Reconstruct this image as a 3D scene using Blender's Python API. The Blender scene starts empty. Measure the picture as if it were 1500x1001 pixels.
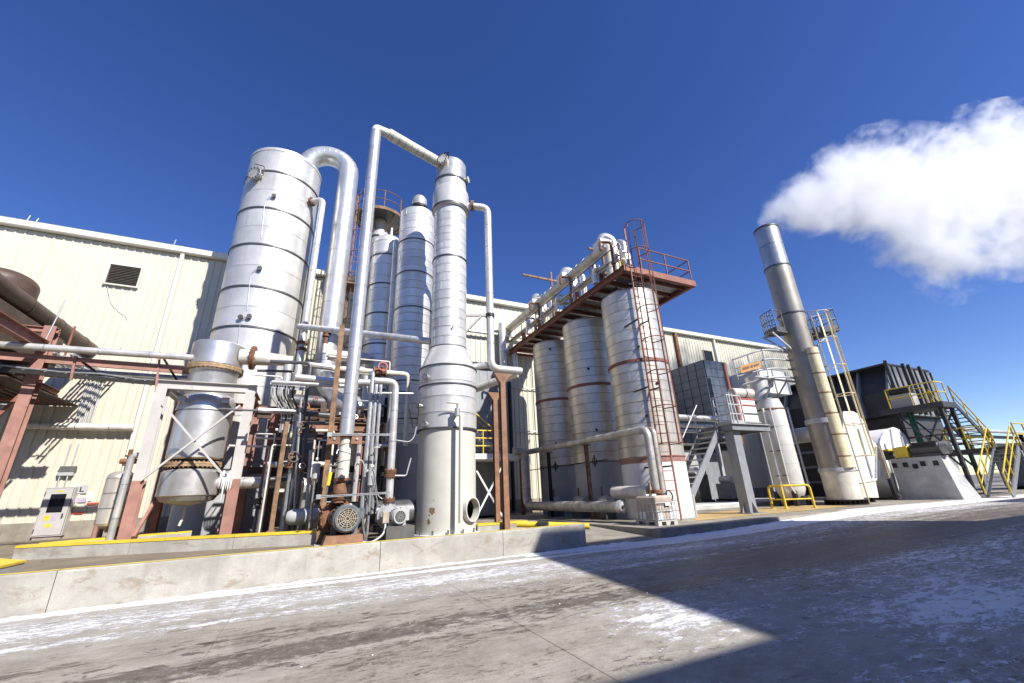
import bpy, math, random
from mathutils import Vector, Matrix, noise
random.seed(11)
rad = math.radians
sc = bpy.context.scene
COL = sc.collection

# ------------------------------------------------------------------ camera
F, PPX, PPY, H = 606.0, 750.0, 500.5, 1.25            # focal length in photo pixels, centre, eye height
pit, rol, yaw = rad(20.12), rad(2.37), rad(25.8)
CF = Vector((math.sin(yaw)*math.cos(pit), math.cos(yaw)*math.cos(pit), math.sin(pit)))
RT0 = Vector((math.cos(yaw), -math.sin(yaw), 0))
DN0 = CF.cross(RT0)
CR = RT0*math.cos(rol) + DN0*math.sin(rol)
CD = DN0*math.cos(rol) - RT0*math.sin(rol)
EYE = Vector((0, 0, H))
cam = bpy.data.cameras.new('camera')
cam.sensor_fit = 'HORIZONTAL'; cam.sensor_width = 36; cam.lens = F/1500*36
cam.clip_start = 0.05; cam.clip_end = 6000
camo = bpy.data.objects.new('camera', cam); COL.objects.link(camo)
camo.matrix_world = Matrix(((CR.x, -CD.x, -CF.x, EYE.x), (CR.y, -CD.y, -CF.y, EYE.y), (CR.z, -CD.z, -CF.z, EYE.z), (0, 0, 0, 1)))
sc.camera = camo

# ------------------------------------------------------------------ sky, sun, exposure
SUN = Vector((0.40, -1.0, 0.88)).normalized()
w = bpy.data.worlds.new('World'); sc.world = w; w.use_nodes = True
wn = w.node_tree
sky = wn.nodes.new('ShaderNodeTexSky'); sky.sky_type = 'NISHITA'; sky.sun_disc = False
sky.sun_elevation = math.asin(SUN.z); sky.sun_rotation = math.atan2(SUN.x, SUN.y)
sky.altitude = 1500; sky.air_density = 1.0; sky.dust_density = 0.15; sky.ozone_density = 2.5
bgn = wn.nodes['Background']; bgn.inputs[1].default_value = 0.112
hsv = wn.nodes.new('ShaderNodeHueSaturation'); hsv.inputs['Saturation'].default_value = 1.24; hsv.inputs['Hue'].default_value = 0.519
wn.links.new(sky.outputs[0], hsv.inputs['Color']); wn.links.new(hsv.outputs[0], bgn.inputs[0])
sl = bpy.data.lights.new('sun', 'SUN'); sl.energy = 5.0; sl.angle = rad(0.53); sl.color = (1.0, 0.955, 0.89)
so = bpy.data.objects.new('sun', sl); COL.objects.link(so)
so.rotation_euler = SUN.to_track_quat('Z', 'Y').to_euler(); so.location = (0, -60, 60)
sc.view_settings.view_transform = 'Standard'; sc.view_settings.look = 'None'
sc.view_settings.gamma = 1; sc.view_settings.exposure = 0.55; sc.view_settings.use_curve_mapping = False
sc.cycles.use_denoising = True
sc.cycles.max_bounces = 12; sc.cycles.diffuse_bounces = 4; sc.cycles.glossy_bounces = 4
sc.cycles.volume_bounces = 10; sc.cycles.volume_step_rate = 1.0; sc.cycles.volume_max_steps = 256
sc.cycles.caustics_reflective = False; sc.cycles.caustics_refractive = False

# ------------------------------------------------------------------ photo pixel -> world helpers
def ray(px, py): return CR*(px-PPX) + CD*(py-PPY) + CF*F
def G(px, py, z=0.0):
    r = ray(px, py); return EYE + r*((z-H)/r.z)
def PY(px, py, Y):
    r = ray(px, py); return EYE + r*(Y/r.y)
def PX(px, py, X):
    r = ray(px, py); return EYE + r*(X/r.x)
def AT(px, py, d): return EYE + ray(px, py)*(d/F)
def ZAT(X, Y, py):
    a = Vector((X, Y, -H)); k = (py-PPY)/F
    return (k*a.dot(CF) - a.dot(CD))/(CD.z - k*CF.z)
def CYL(pl, pr, py, Y):
    a, b = ray(pl, py), ray(pr, py)
    ta, tb = math.atan2(a.x, a.y), math.atan2(b.x, b.y)
    m = (ta+tb)/2; d = Y/math.cos(m)
    return d*math.sin(m), d*math.sin((tb-ta)/2)

# ------------------------------------------------------------------ shader helpers
class S:
    """a shader socket with arithmetic"""
    def __init__(s, nt, o): s.nt, s.o = nt, o
    def _m(s, op, b=None, c=None, rev=False):
        n = s.nt.nodes.new('ShaderNodeMath'); n.operation = op
        a_, b_ = (b, s) if rev else (s, b)
        for i, v in enumerate((a_, b_, c)):
            if v is None: continue
            if isinstance(v, S): s.nt.links.new(v.o, n.inputs[i])
            else: n.inputs[i].default_value = v
        return S(s.nt, n.outputs[0])
    def __add__(s, b): return s._m('ADD', b)
    __radd__ = __add__
    def __mul__(s, b): return s._m('MULTIPLY', b)
    __rmul__ = __mul__
    def __sub__(s, b): return s._m('SUBTRACT', b)
    def __rsub__(s, b): return s._m('SUBTRACT', b, rev=True)
    def __truediv__(s, b): return s._m('DIVIDE', b)
    def abs(s): return s._m('ABSOLUTE')
    def sqrt(s): return s._m('SQRT')
    def exp(s): return s._m('EXPONENT')
    def min(s, b): return s._m('MINIMUM', b)
    def max(s, b): return s._m('MAXIMUM', b)
    def gauss(s, c, wd):
        d = (s - c)*(1.0/wd); return (d*d*-1.0).exp()
    def step(s, a, b):
        n = s.nt.nodes.new('ShaderNodeMapRange'); n.interpolation_type = 'SMOOTHSTEP'
        s.nt.links.new(s.o, n.inputs[0]); n.inputs[1].default_value = a; n.inputs[2].default_value = b
        return S(s.nt, n.outputs[0])
    def lerp(s, a, b):
        n = s.nt.nodes.new('ShaderNodeMapRange'); s.nt.links.new(s.o, n.inputs[0])
        n.inputs[3].default_value = a; n.inputs[4].default_value = b
        return S(s.nt, n.outputs[0])
def nd(nt, t, **props):
    n = nt.nodes.new(t)
    for k, v in props.items(): setattr(n, k, v)
    return n
def vec(nt, src, scale=(1, 1, 1), jitter=True):
    if src == 'world':
        o = nd(nt, 'ShaderNodeNewGeometry').outputs['Position']
    else:
        o = nd(nt, 'ShaderNodeTexCoord').outputs['Object']
    mp = nd(nt, 'ShaderNodeMapping'); nt.links.new(o, mp.inputs[0]); mp.inputs['Scale'].default_value = scale
    if jitter and src != 'world':
        oi = nd(nt, 'ShaderNodeObjectInfo'); mul = nd(nt, 'ShaderNodeMath', operation='MULTIPLY')
        nt.links.new(oi.outputs['Random'], mul.inputs[0]); mul.inputs[1].default_value = 40
        cb = nd(nt, 'ShaderNodeCombineXYZ')
        nt.links.new(mul.outputs[0], cb.inputs[0]); nt.links.new(mul.outputs[0], cb.inputs[1])
        nt.links.new(cb.outputs[0], mp.inputs['Location'])
    return mp.outputs[0]
def fbm(nt, v, scale, detail=4, rough=0.55, dist=0.0):
    n = nd(nt, 'ShaderNodeTexNoise'); nt.links.new(v, n.inputs['Vector'])
    n.inputs['Scale'].default_value = scale; n.inputs['Detail'].default_value = detail
    n.inputs['Roughness'].default_value = rough; n.inputs['Distortion'].default_value = dist
    return S(nt, n.outputs[0])
def mix(nt, f, a, b):
    n = nd(nt, 'ShaderNodeMix', data_type='RGBA')
    if isinstance(f, S): nt.links.new(f.o, n.inputs[0])
    else: n.inputs[0].default_value = f
    for i, v in ((6, a), (7, b)):
        if isinstance(v, tuple): n.inputs[i].default_value = (*v, 1) if len(v) == 3 else v
        else: nt.links.new(v, n.inputs[i])
    return n.outputs[2]
def newmat(name):
    m = bpy.data.materials.new(name); m.use_nodes = True
    return m, m.node_tree, m.node_tree.nodes['Principled BSDF']
def bump(nt, b, h, strength, dist=0.01):
    n = nd(nt, 'ShaderNodeBump'); n.inputs['Strength'].default_value = strength; n.inputs['Distance'].default_value = dist
    nt.links.new(h.o, n.inputs['Height']); nt.links.new(n.outputs[0], b.inputs['Normal'])
def sm(name, col, rough=0.5, metal=0.0, var=0.18, scale=2.5, streak=0.0, scol=(0.12, 0.07, 0.04), rust=0.0,
       rcol=(0.20, 0.075, 0.03), rscale=5.0, bmp=0.0, bscale=30.0, rvar=0.12, tone=0.08, spec=0.5, wave=0.0):
    """painted or bare surface: mottling, vertical streaks, rust blotches, fine relief, a tone per object"""
    m, nt, b = newmat(name)
    v = vec(nt, 'obj')
    n1 = fbm(nt, v, scale, 5, 0.6)
    dk = tuple(c*(1-var) for c in col); lt = tuple(min(1, c*(1+var*0.6)) for c in col)
    c = mix(nt, n1.step(0.3, 0.7), dk, lt)
    if tone:
        oi = nd(nt, 'ShaderNodeObjectInfo'); r_ = S(nt, oi.outputs['Random'])
        hs = nd(nt, 'ShaderNodeHueSaturation'); nt.links.new(c, hs.inputs['Color'])
        nt.links.new(r_.lerp(1-tone, 1+tone).o, hs.inputs['Value']); c = hs.outputs[0]
    if streak:
        vs = vec(nt, 'obj', (7, 7, 0.35)); ns = fbm(nt, vs, 1.0, 5, 0.65)
        c = mix(nt, ns.step(0.50, 0.80)*streak, c, scol)
    if rust:
        vr = vec(nt, 'obj', (1, 1, 0.7)); nr = fbm(nt, vr, rscale, 8, 0.7, 0.4)
        f = nr.step(0.66-0.25*rust, 0.74-0.2*rust)
        c = mix(nt, f*0.9, c, rcol)
        nt.links.new((f*-metal + metal).o, b.inputs['Metallic'])
    else: b.inputs['Metallic'].default_value = metal
    nt.links.new(c, b.inputs['Base Color'])
    nr2 = fbm(nt, v, scale*3.1, 4, 0.6)
    nt.links.new(nr2.lerp(max(0.05, rough-rvar), min(1, rough+rvar)).o, b.inputs['Roughness'])
    b.inputs['Specular IOR Level'].default_value = spec
    if bmp or wave:
        hgt = fbm(nt, v, bscale, 4, 0.6)
        if wave:
            hgt = hgt*0.15 + fbm(nt, vec(nt, 'obj', (1, 1, 0.5)), wave, 2, 0.5)*3.0
        bump(nt, b, hgt, max(bmp, 0.15 if wave else 0), 0.01)
    return m

MT = {}
MT['white_jacket'] = sm('white_jacket', (0.66, 0.645, 0.61), 0.40, 0.38, 0.14, 1.2, streak=0.5, scol=(0.38, 0.345, 0.30), wave=2.2, tone=0.06, bmp=0.28)
MT['silver_jacket'] = sm('silver_jacket', (0.66, 0.655, 0.64), 0.36, 0.65, 0.12, 1.5, streak=0.35, scol=(0.36, 0.35, 0.34), wave=2.0, tone=0.06)
MT['tank_jacket'] = sm('tank_jacket', (0.64, 0.595, 0.52), 0.40, 0.55, 0.14, 1.2, streak=0.25, scol=(0.33, 0.31, 0.29), wave=1.6, tone=0.07)
MT['blue_jacket'] = sm('blue_jacket', (0.74, 0.72, 0.68), 0.42, 0.5, 0.12, 1.2, streak=0.15, scol=(0.34, 0.34, 0.36), wave=1.8, tone=0.06)
MT['pipe_jacket'] = sm('pipe_jacket', (0.68, 0.665, 0.64), 0.38, 0.5, 0.22, 2.5, streak=0.25, scol=(0.35, 0.31, 0.26), wave=3.0, rust=0.0, tone=0.06)
MT['dirty_pipe'] = sm('dirty_pipe', (0.50, 0.48, 0.44), 0.5, 0.45, 0.3, 3.0, streak=0.35, scol=(0.22, 0.17, 0.13), wave=3.0, rust=0.12)
MT['weathered_pipe'] = sm('weathered_pipe', (0.70, 0.66, 0.58), 0.55, 0.15, 0.22, 2.2, streak=0.3, scol=(0.34, 0.28, 0.2), wave=2.5, rust=0.08)
MT['stainless'] = sm('stainless', (0.70, 0.69, 0.67), 0.36, 0.72, 0.10, 2.0, streak=0.25, scol=(0.42, 0.38, 0.33), wave=1.2, tone=0.05)
MT['stack_steel'] = sm('stack_steel', (0.46, 0.45, 0.43), 0.38, 0.85, 0.12, 1.6, streak=0.4, scol=(0.28, 0.26, 0.23), wave=1.2, tone=0.06)
MT['galv'] = sm('galv', (0.50, 0.51, 0.52), 0.42, 0.7, 0.15, 8.0, tone=0.06)
MT['tan_rust'] = sm('tan_rust', (0.42, 0.29, 0.17), 0.75, 0.05, 0.35, 9, rust=0.3, rcol=(0.26, 0.13, 0.06), rscale=10, bmp=0.3)
MT['seam'] = sm('seam', (0.09, 0.09, 0.09), 0.6, 0.2, 0.2, 4, tone=0.0)
MT['band'] = sm('band', (0.10, 0.10, 0.105), 0.5, 0.5, 0.2, 4, tone=0.0)
MT['cream_paint'] = sm('cream_paint', (0.57, 0.565, 0.505), 0.5, 0.0, 0.07, 1.6, streak=0.22, scol=(0.42, 0.39, 0.32), bmp=0.05, bscale=60, tone=0.02)
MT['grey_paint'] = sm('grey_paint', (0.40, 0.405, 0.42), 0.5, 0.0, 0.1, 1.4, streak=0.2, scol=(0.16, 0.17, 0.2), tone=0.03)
MT['white_paint'] = sm('white_paint', (0.78, 0.78, 0.77), 0.5, 0.0, 0.06, 1.6, streak=0.22, scol=(0.52, 0.48, 0.43), rust=0.05, rscale=3, tone=0.02)
MT['white_stained'] = sm('white_stained', (0.60, 0.60, 0.585), 0.5, 0.05, 0.1, 1.6, streak=0.45, scol=(0.50, 0.38, 0.22), rust=0.10, rscale=3, tone=0.02)
MT['chalk_paint'] = sm('chalk_paint', (0.48, 0.46, 0.44), 0.65, 0.0, 0.08, 2, streak=0.2, scol=(0.5, 0.42, 0.36), rust=0.10, rscale=6)
MT['red_oxide'] = sm('red_oxide', (0.27, 0.105, 0.072), 0.62, 0.0, 0.22, 3, streak=0.3, scol=(0.14, 0.06, 0.045), rust=0.15, bmp=0.1)
MT['pink_oxide'] = sm('pink_oxide', (0.36, 0.19, 0.15), 0.65, 0.0, 0.2, 3, streak=0.25, scol=(0.2, 0.1, 0.075), rust=0.12, bmp=0.1)
MT['rust'] = sm('rust', (0.21, 0.10, 0.055), 0.8, 0.05, 0.45, 7, rust=0.35, rcol=(0.36, 0.17, 0.07), rscale=9, bmp=0.35)
MT['brown_post'] = sm('brown_post', (0.25, 0.13, 0.075), 0.72, 0.0, 0.3, 4, streak=0.35, scol=(0.12, 0.06, 0.04), rust=0.2, rcol=(0.34, 0.2, 0.11), bmp=0.2)
MT['ochre_post'] = sm('ochre_post', (0.24, 0.14, 0.078), 0.75, 0.0, 0.45, 5, streak=0.6, scol=(0.13, 0.07, 0.045), rust=0.2, rcol=(0.2, 0.1, 0.05), bmp=0.2)
MT['brown_duct'] = sm('brown_duct', (0.105, 0.066, 0.048), 0.5, 0.1, 0.3, 2, streak=0.2, scol=(0.05, 0.035, 0.03), bmp=0.1, wave=1.5)
MT['yellow'] = sm('yellow', (0.74, 0.53, 0.045), 0.5, 0.0, 0.14, 5, streak=0.25, scol=(0.36, 0.26, 0.08), rust=0.14, rcol=(0.30, 0.24, 0.15), rscale=8)
MT['worn_yellow'] = sm('worn_yellow', (0.72, 0.55, 0.10), 0.6, 0.0, 0.15, 5, rust=0.3, rcol=(0.40, 0.37, 0.31), rscale=4)
MT['cream_ladder'] = sm('cream_ladder', (0.76, 0.66, 0.42), 0.55, 0.0, 0.12, 4, rust=0.14, rcol=(0.36, 0.17, 0.05), rscale=6)
MT['black_steel'] = sm('black_steel', (0.035, 0.032, 0.03), 0.5, 0.3, 0.25, 5)
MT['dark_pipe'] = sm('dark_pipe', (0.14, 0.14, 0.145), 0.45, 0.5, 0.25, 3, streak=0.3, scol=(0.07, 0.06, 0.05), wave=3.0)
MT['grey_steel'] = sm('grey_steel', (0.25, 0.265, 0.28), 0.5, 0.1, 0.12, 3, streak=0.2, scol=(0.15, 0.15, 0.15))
MT['light_steel'] = sm('light_steel', (0.46, 0.47, 0.47), 0.5, 0.15, 0.15, 3, streak=0.15, scol=(0.3, 0.28, 0.25))
MT['stack_warm'] = sm('stack_warm', (0.33, 0.30, 0.255), 0.45, 0.4, 0.12, 1.4, streak=0.45, scol=(0.27, 0.21, 0.15), wave=1.4, tone=0.05)
MT['charcoal'] = sm('charcoal', (0.062, 0.060, 0.060), 0.48, 0.1, 0.15, 2, streak=0.2, scol=(0.06, 0.06, 0.065), tone=0.1)
MT['unit_grey'] = sm('unit_grey', (0.26, 0.265, 0.27), 0.5, 0.1, 0.1, 2, streak=0.2, scol=(0.17, 0.17, 0.17), tone=0.08)
MT['slate_panel'] = sm('slate_panel', (0.105, 0.13, 0.175), 0.5, 0.1, 0.12, 2, streak=0.15, scol=(0.07, 0.08, 0.1), tone=0.08)
MT['blue_motor'] = sm('blue_motor', (0.14, 0.17, 0.185), 0.55, 0.1, 0.35, 6, streak=0.4, rust=0.45, rscale=7, rcol=(0.3, 0.2, 0.12))
MT['beige_grille'] = sm('beige_grille', (0.50, 0.43, 0.33), 0.6, 0.2, 0.3, 8, rust=0.25)
MT['tote_plastic'] = sm('tote_plastic', (0.55, 0.46, 0.38), 0.55, 0.0, 0.15, 3, streak=0.25, scol=(0.36, 0.25, 0.18), tone=0.08)
MT['green_pipe'] = sm('green_pipe', (0.02, 0.15, 0.09), 0.45, 0.1, 0.2, 4)
MT['orange_sign'] = sm('orange_sign', (0.55, 0.24, 0.03), 0.5, 0.0, 0.2, 6)
MT['glass'] = sm('glass', (0.012, 0.014, 0.017), 0.12, 0.0, 0.1, 3, rvar=0.04)
MT['black'] = sm('black', (0.012, 0.012, 0.012), 0.6)
MT['paper'] = sm('paper', (0.75, 0.74, 0.72), 0.7, 0, 0.05)
MT['red_tag'] = sm('red_tag', (0.45, 0.08, 0.05), 0.6)
MT['purple_tag'] = sm('purple_tag', (0.45, 0.38, 0.5), 0.6)
MT['siding'] = sm('siding', (0.595, 0.56, 0.455), 0.45, 0.0, 0.05, 0.8, streak=0.16, scol=(0.50, 0.44, 0.33), tone=0.025, wave=0.8)
MT['trim'] = sm('trim', (0.74, 0.71, 0.62), 0.5, 0.0, 0.06, 1.5, streak=0.15, scol=(0.5, 0.46, 0.38), tone=0.02)
MT['roof'] = sm('roof', (0.5, 0.49, 0.45), 0.6, 0, 0.1, 1)
MT['louvre'] = sm('louvre', (0.10, 0.085, 0.07), 0.6, 0.1, 0.2, 4)
MT['stem_wall'] = sm('stem_wall', (0.30, 0.265, 0.215), 0.85, 0, 0.25, 2, streak=0.3, scol=(0.16, 0.13, 0.1), bmp=0.3, bscale=25)

def concrete(name, col, stain, stain_amt, dark_amt=0.35):
    m, nt, b = newmat(name)
    v = vec(nt, 'world'); a = fbm(nt, v, 1.3, 8, 0.65); fine = fbm(nt, v, 45, 4, 0.7)
    c = mix(nt, a.step(0.3, 0.72), tuple(x*0.72 for x in col), tuple(min(1, x*1.12) for x in col))
    blot = fbm(nt, vec(nt, 'world', (0.9, 0.9, 2.2)), 2.4, 9, 0.72, 0.6)
    c = mix(nt, blot.step(0.52, 0.66)*stain_amt, c, stain)
    st = fbm(nt, vec(nt, 'world', (5, 5, 0.4)), 1.0, 6, 0.6)
    c = mix(nt, st.step(0.55, 0.8)*dark_amt, c, tuple(x*0.42 for x in col))
    c = mix(nt, fine.step(0.25, 0.75)*0.25, c, tuple(x*0.6 for x in col))
    nt.links.new(c, b.inputs['Base Color']); b.inputs['Roughness'].default_value = 0.9
    b.inputs['Specular IOR Level'].default_value = 0.3
    bump(nt, b, fine + fbm(nt, v, 9, 6, 0.7)*2.0, 0.35, 0.012)
    return m
MT['curb_concrete'] = concrete('curb_concrete', (0.44, 0.425, 0.385), (0.27, 0.22, 0.16), 0.8, 0.4)
MT['grey_concrete'] = concrete('grey_concrete', (0.52, 0.52, 0.52), (0.28, 0.27, 0.26), 0.5, 0.6)
MT['slab_concrete'] = concrete('slab_concrete', (0.34, 0.31, 0.26), (0.20, 0.16, 0.11), 0.7, 0.4)
MT['pit_floor'] = concrete('pit_floor', (0.27, 0.225, 0.165), (0.13, 0.095, 0.06), 0.9, 0.3)
MT['dark_block'] = concrete('dark_block', (0.14, 0.135, 0.13), (0.09, 0.08, 0.07), 0.5, 0.4)

def road_material(name, snow_amt=1.0, base=(0.42, 0.385, 0.325)):
    m, nt, b = newmat(name)
    g = nd(nt, 'ShaderNodeNewGeometry'); sp = nd(nt, 'ShaderNodeSeparateXYZ'); nt.links.new(g.outputs['Position'], sp.inputs[0])
    x, y = S(nt, sp.outputs[0]), S(nt, sp.outputs[1])
    v = vec(nt, 'world')
    big = fbm(nt, v, 0.45, 6, 0.6); med = fbm(nt, v, 2.2, 9, 0.72); fine = fbm(nt, v, 70, 4, 0.75)
    trk = fbm(nt, vec(nt, 'world', (0.33, 1.9, 1)), 1.0, 12, 0.72, 0.6)          # streaks along the traffic
    speck = fbm(nt, vec(nt, 'world', (2.2, 5.5, 1)), 2.0, 12, 0.82, 0.5)          # ragged edges
    c = mix(nt, med.step(0.28, 0.72), tuple(k*0.74 for k in base), tuple(k*1.18 for k in base))
    c = mix(nt, fine.step(0.35, 0.68)*0.45, c, tuple(k*0.55 for k in base))
    grit = fbm(nt, vec(nt, 'world', (1.0, 1.5, 1)), 15, 8, 0.85)
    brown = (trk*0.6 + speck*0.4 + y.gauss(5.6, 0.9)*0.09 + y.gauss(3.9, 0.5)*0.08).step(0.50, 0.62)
    c = mix(nt, (brown*0.30 + brown*x.step(2.0, 9.0)*0.35), c, (0.19, 0.14, 0.095))  # dirt streaks; the extra brown toward +x deepens the shaded stretch
    wet_shade = (trk*0.42 + speck*0.58 + y.gauss(4.85, 0.33)*0.105 + y.gauss(5.55, 0.22)*0.05 + x.step(4.0, 8.0)*y.gauss(5.6, 2.6)*0.095 - y.step(6.2, 6.8)*(1.0-x.step(4.0, 6.0))*0.2 - (1.0-x.step(0.0, 4.5))*0.012).step(0.540, 0.572)  # wet streaks, plus darkening painted in where the building shadow falls
    wet_shade = wet_shade*((grit + speck*0.5 - 0.25).step(0.36, 0.56)*0.65 + 0.35)
    c = mix(nt, wet_shade*0.82, c, (0.062, 0.047, 0.035))
    # thin snow: a frosty film and opaque ragged patches, both torn along the traffic
    crumb = fbm(nt, vec(nt, 'world', (0.9, 1.9, 1)), 4.2, 12, 0.84, 0.3)
    bias = y.gauss(7.35, 0.60)*0.085 + y.gauss(8.25, 0.11)*0.20 + y.gauss(6.45, 0.13)*0.07
    bias = bias + y.gauss(8.85, 0.40)*x.step(3.6, 5.5)*0.24 + x.gauss(3.5, 0.8)*y.gauss(3.75, 0.65)*0.10 + y.gauss(4.1, 0.45)*x.step(1.6, 3.2)*0.03
    bias = bias + x.gauss(6.3, 1.6)*y.gauss(2.45, 0.8)*0.115 + x.gauss(9.5, 3.5)*y.gauss(3.4, 1.0)*0.06
    bias = bias + x.gauss(13.5, 3.5)*y.gauss(9.6, 0.8)*0.14 + x.gauss(19.5, 4.5)*y.gauss(9.0, 0.9)*0.15 + x.gauss(3.0, 0.9)*y.gauss(1.75, 0.3)*0.12
    bias = bias - x.gauss(0.6, 2.4)*y.gauss(4.4, 1.4)*0.09 - y.gauss(5.4, 0.45)*0.07 - x.step(6, 8)*y.gauss(6.0, 1.2)*0.06
    sn = trk*0.26 + crumb*0.64 + big*0.10 + bias
    c = mix(nt, (grit + trk*0.35 - 0.175).step(0.53, 0.60)*0.55, c, (0.16, 0.13, 0.10))
    c = mix(nt, (0.0-grit).step(-0.44, -0.38)*0.20, c, (0.52, 0.50, 0.46))
    spot = fbm(nt, vec(nt, 'world', (1.0, 1.7, 1)), 3.2, 5, 0.62, 0.2)
    c = mix(nt, (spot + y.gauss(5.2, 0.9)*0.06).step(0.655, 0.675)*0.7, c, (0.055, 0.043, 0.032))
    film = (sn + (grit-0.5)*0.45).step(0.50, 0.60)*snow_amt*0.5
    sf = (sn + (speck-0.5)*0.40 + (grit-0.5)*0.40).step(0.565, 0.590)*snow_amt
    c = mix(nt, film, c, (0.62, 0.61, 0.60))
    c = mix(nt, sf*0.88, c, (0.80, 0.80, 0.82))
    nt.links.new(c, b.inputs['Base Color'])
    nt.links.new((wet_shade*-0.40 + 0.88).o, b.inputs['Roughness'])
    b.inputs['Specular IOR Level'].default_value = 0.35
    bump(nt, b, fine*0.6 + med*1.5 + sf*1.5 + speck*0.8, 0.6, 0.014)
    return m
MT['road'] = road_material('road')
MT['asphalt'] = road_material('asphalt', 0.25, (0.20, 0.19, 0.18))
MT['tan_floor'] = concrete('tan_floor', (0.52, 0.37, 0.17), (0.36, 0.25, 0.12), 0.6, 0.2)
m, nt, b = newmat('snow')
b.inputs['Base Color'].default_value = (0.82, 0.83, 0.85, 1); b.inputs['Roughness'].default_value = 0.75
b.inputs['Subsurface Weight'].default_value = 0.0
bump(nt, b, fbm(nt, vec(nt, 'world'), 22, 6, 0.75), 0.7, 0.03); MT['snow'] = m

# ------------------------------------------------------------------ mesh builder
class MB:
    def __init__(s): s.v = []; s.f = []
    def add(s, vs, fs):
        o = len(s.v); s.v += [Vector(p) for p in vs]; s.f += [tuple(i+o for i in f) for f in fs]; return s
    def hexa(s, p):   # 8 points: bottom 4 ccw, top 4 ccw
        return s.add(p, [(3, 2, 1, 0), (4, 5, 6, 7), (0, 1, 5, 4), (1, 2, 6, 5), (2, 3, 7, 6), (3, 0, 4, 7)])
    def box(s, x0, x1, y0, y1, z0, z1):
        return s.hexa([(x0, y0, z0), (x1, y0, z0), (x1, y1, z0), (x0, y1, z0), (x0, y0, z1), (x1, y0, z1), (x1, y1, z1), (x0, y1, z1)])
    def bar(s, p, q, w_, h_, up=(0, 0, 1)):
        p, q = Vector(p), Vector(q); d = (q-p).normalized(); up = Vector(up)
        if abs(d.dot(up)) > 0.98: up = Vector((0, 1, 0))
        a = d.cross(up).normalized()*w_/2; c = a.cross(d).normalized()*h_/2
        return s.hexa([p-a-c, p+a-c, q+a-c, q-a-c, p-a+c, p+a+c, q+a+c, q-a+c])
    def ibeam(s, p, q, w_, h_, up=(0, 0, 1), t=0.018):
        p, q = Vector(p), Vector(q); d = (q-p).normalized(); up = Vector(up)
        if abs(d.dot(up)) > 0.98: up = Vector((0, 1, 0))
        a = d.cross(up).normalized(); c = a.cross(d).normalized()
        for k in (-1, 1): s.bar(p+c*k*(h_/2-t/2), q+c*k*(h_/2-t/2), w_, t, up)
        return s.bar(p, q, t, h_-2*t-0.001, up)
    def chan(s, p, q, w_, h_, side=1, up=(0, 0, 1), t=0.015):
        p, q = Vector(p), Vector(q); d = (q-p).normalized(); up = Vector(up)
        if abs(d.dot(up)) > 0.98: up = Vector((0, 1, 0))
        a = d.cross(up).normalized()*side; c = a.cross(d).normalized()*side
        s.bar(p-a*(w_/2-t/2), q-a*(w_/2-t/2), t, h_, up)
        for k in (-1, 1): s.bar(p+a*t/2+c*k*(h_/2-t/2), q+a*t/2+c*k*(h_/2-t/2), w_-t-0.001, t, up)
        return s
    def tube(s, pts, r, n=10, bend=0.0, caps=True, nb=5):
        pts = [Vector(p) for p in pts]
        if bend and len(pts) > 2:
            out = [pts[0]]
            for i in range(1, len(pts)-1):
                a, b_, c = pts[i-1], pts[i], pts[i+1]
                u, v = (a-b_), (c-b_); bl = min(bend, u.length*0.49, v.length*0.49); u.normalize(); v.normalize()
                ang = math.acos(max(-1, min(1, u.dot(v))))
                if ang > 3.05: out.append(b_); continue
                for k in range(nb+1):
                    t = k/nb; p0 = b_+u*bl; p1 = b_+v*bl
                    out.append(p0*(1-t)**2 + b_*2*t*(1-t) + p1*t*t)
            out.append(pts[-1]); pts = out
        rr = r if isinstance(r, (list, tuple)) else [r]*len(pts)
        t0 = (pts[1]-pts[0]).normalized(); up = Vector((0, 0, 1)) if abs(t0.z) < 0.9 else Vector((1, 0, 0))
        nrm = t0.cross(up).normalized(); vs = []
        for i, p in enumerate(pts):
            t = (pts[min(i+1, len(pts)-1)] - pts[max(i-1, 0)]).normalized()
            nrm = (nrm - t*nrm.dot(t)).normalized(); bi = t.cross(nrm)
            for k in range(n):
                a = 2*math.pi*k/n; vs.append(p + (nrm*math.cos(a)+bi*math.sin(a))*rr[i])
        fs = []
        for i in range(len(pts)-1):
            for k in range(n):
                fs.append((i*n+k, i*n+(k+1) % n, (i+1)*n+(k+1) % n, (i+1)*n+k))
        if caps: fs += [tuple(range(n-1, -1, -1)), tuple((len(pts)-1)*n+k for k in range(n))]
        return s.add(vs, fs)
    def lathe(s, prof, c=(0, 0, 0), n=48, axis=(0, 0, 1), closed=False, ph=0.0):
        ax = Vector(axis).normalized(); c = Vector(c)
        u = ax.orthogonal().normalized() if abs(ax.z) < 0.99 else Vector((1, 0, 0))
        w_ = ax.cross(u); vs = []; fs = []
        for (r, z) in prof:
            for k in range(n):
                a = 2*math.pi*k/n + ph; vs.append(c + ax*z + (u*math.cos(a)+w_*math.sin(a))*r)
        L = len(prof); rng = range(L) if closed else range(L-1)
        for i in rng:
            j = (i+1) % L
            for k in range(n): fs.append((i*n+k, i*n+(k+1) % n, j*n+(k+1) % n, j*n+k))
        return s.add(vs, fs)
    def drum(s, c, axis, r, l, n=20, ch=0.0):
        return s.lathe([(0.0001, 0), (r-ch, 0), (r, ch), (r, l-ch), (r-ch, l), (0.0001, l)], c, n, axis)
    def ring(s, c, axis, r, t, h_, n=40):
        return s.lathe([(r, -h_/2), (r+t, -h_/2), (r+t, h_/2), (r, h_/2)], c, n, axis, closed=True)
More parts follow.
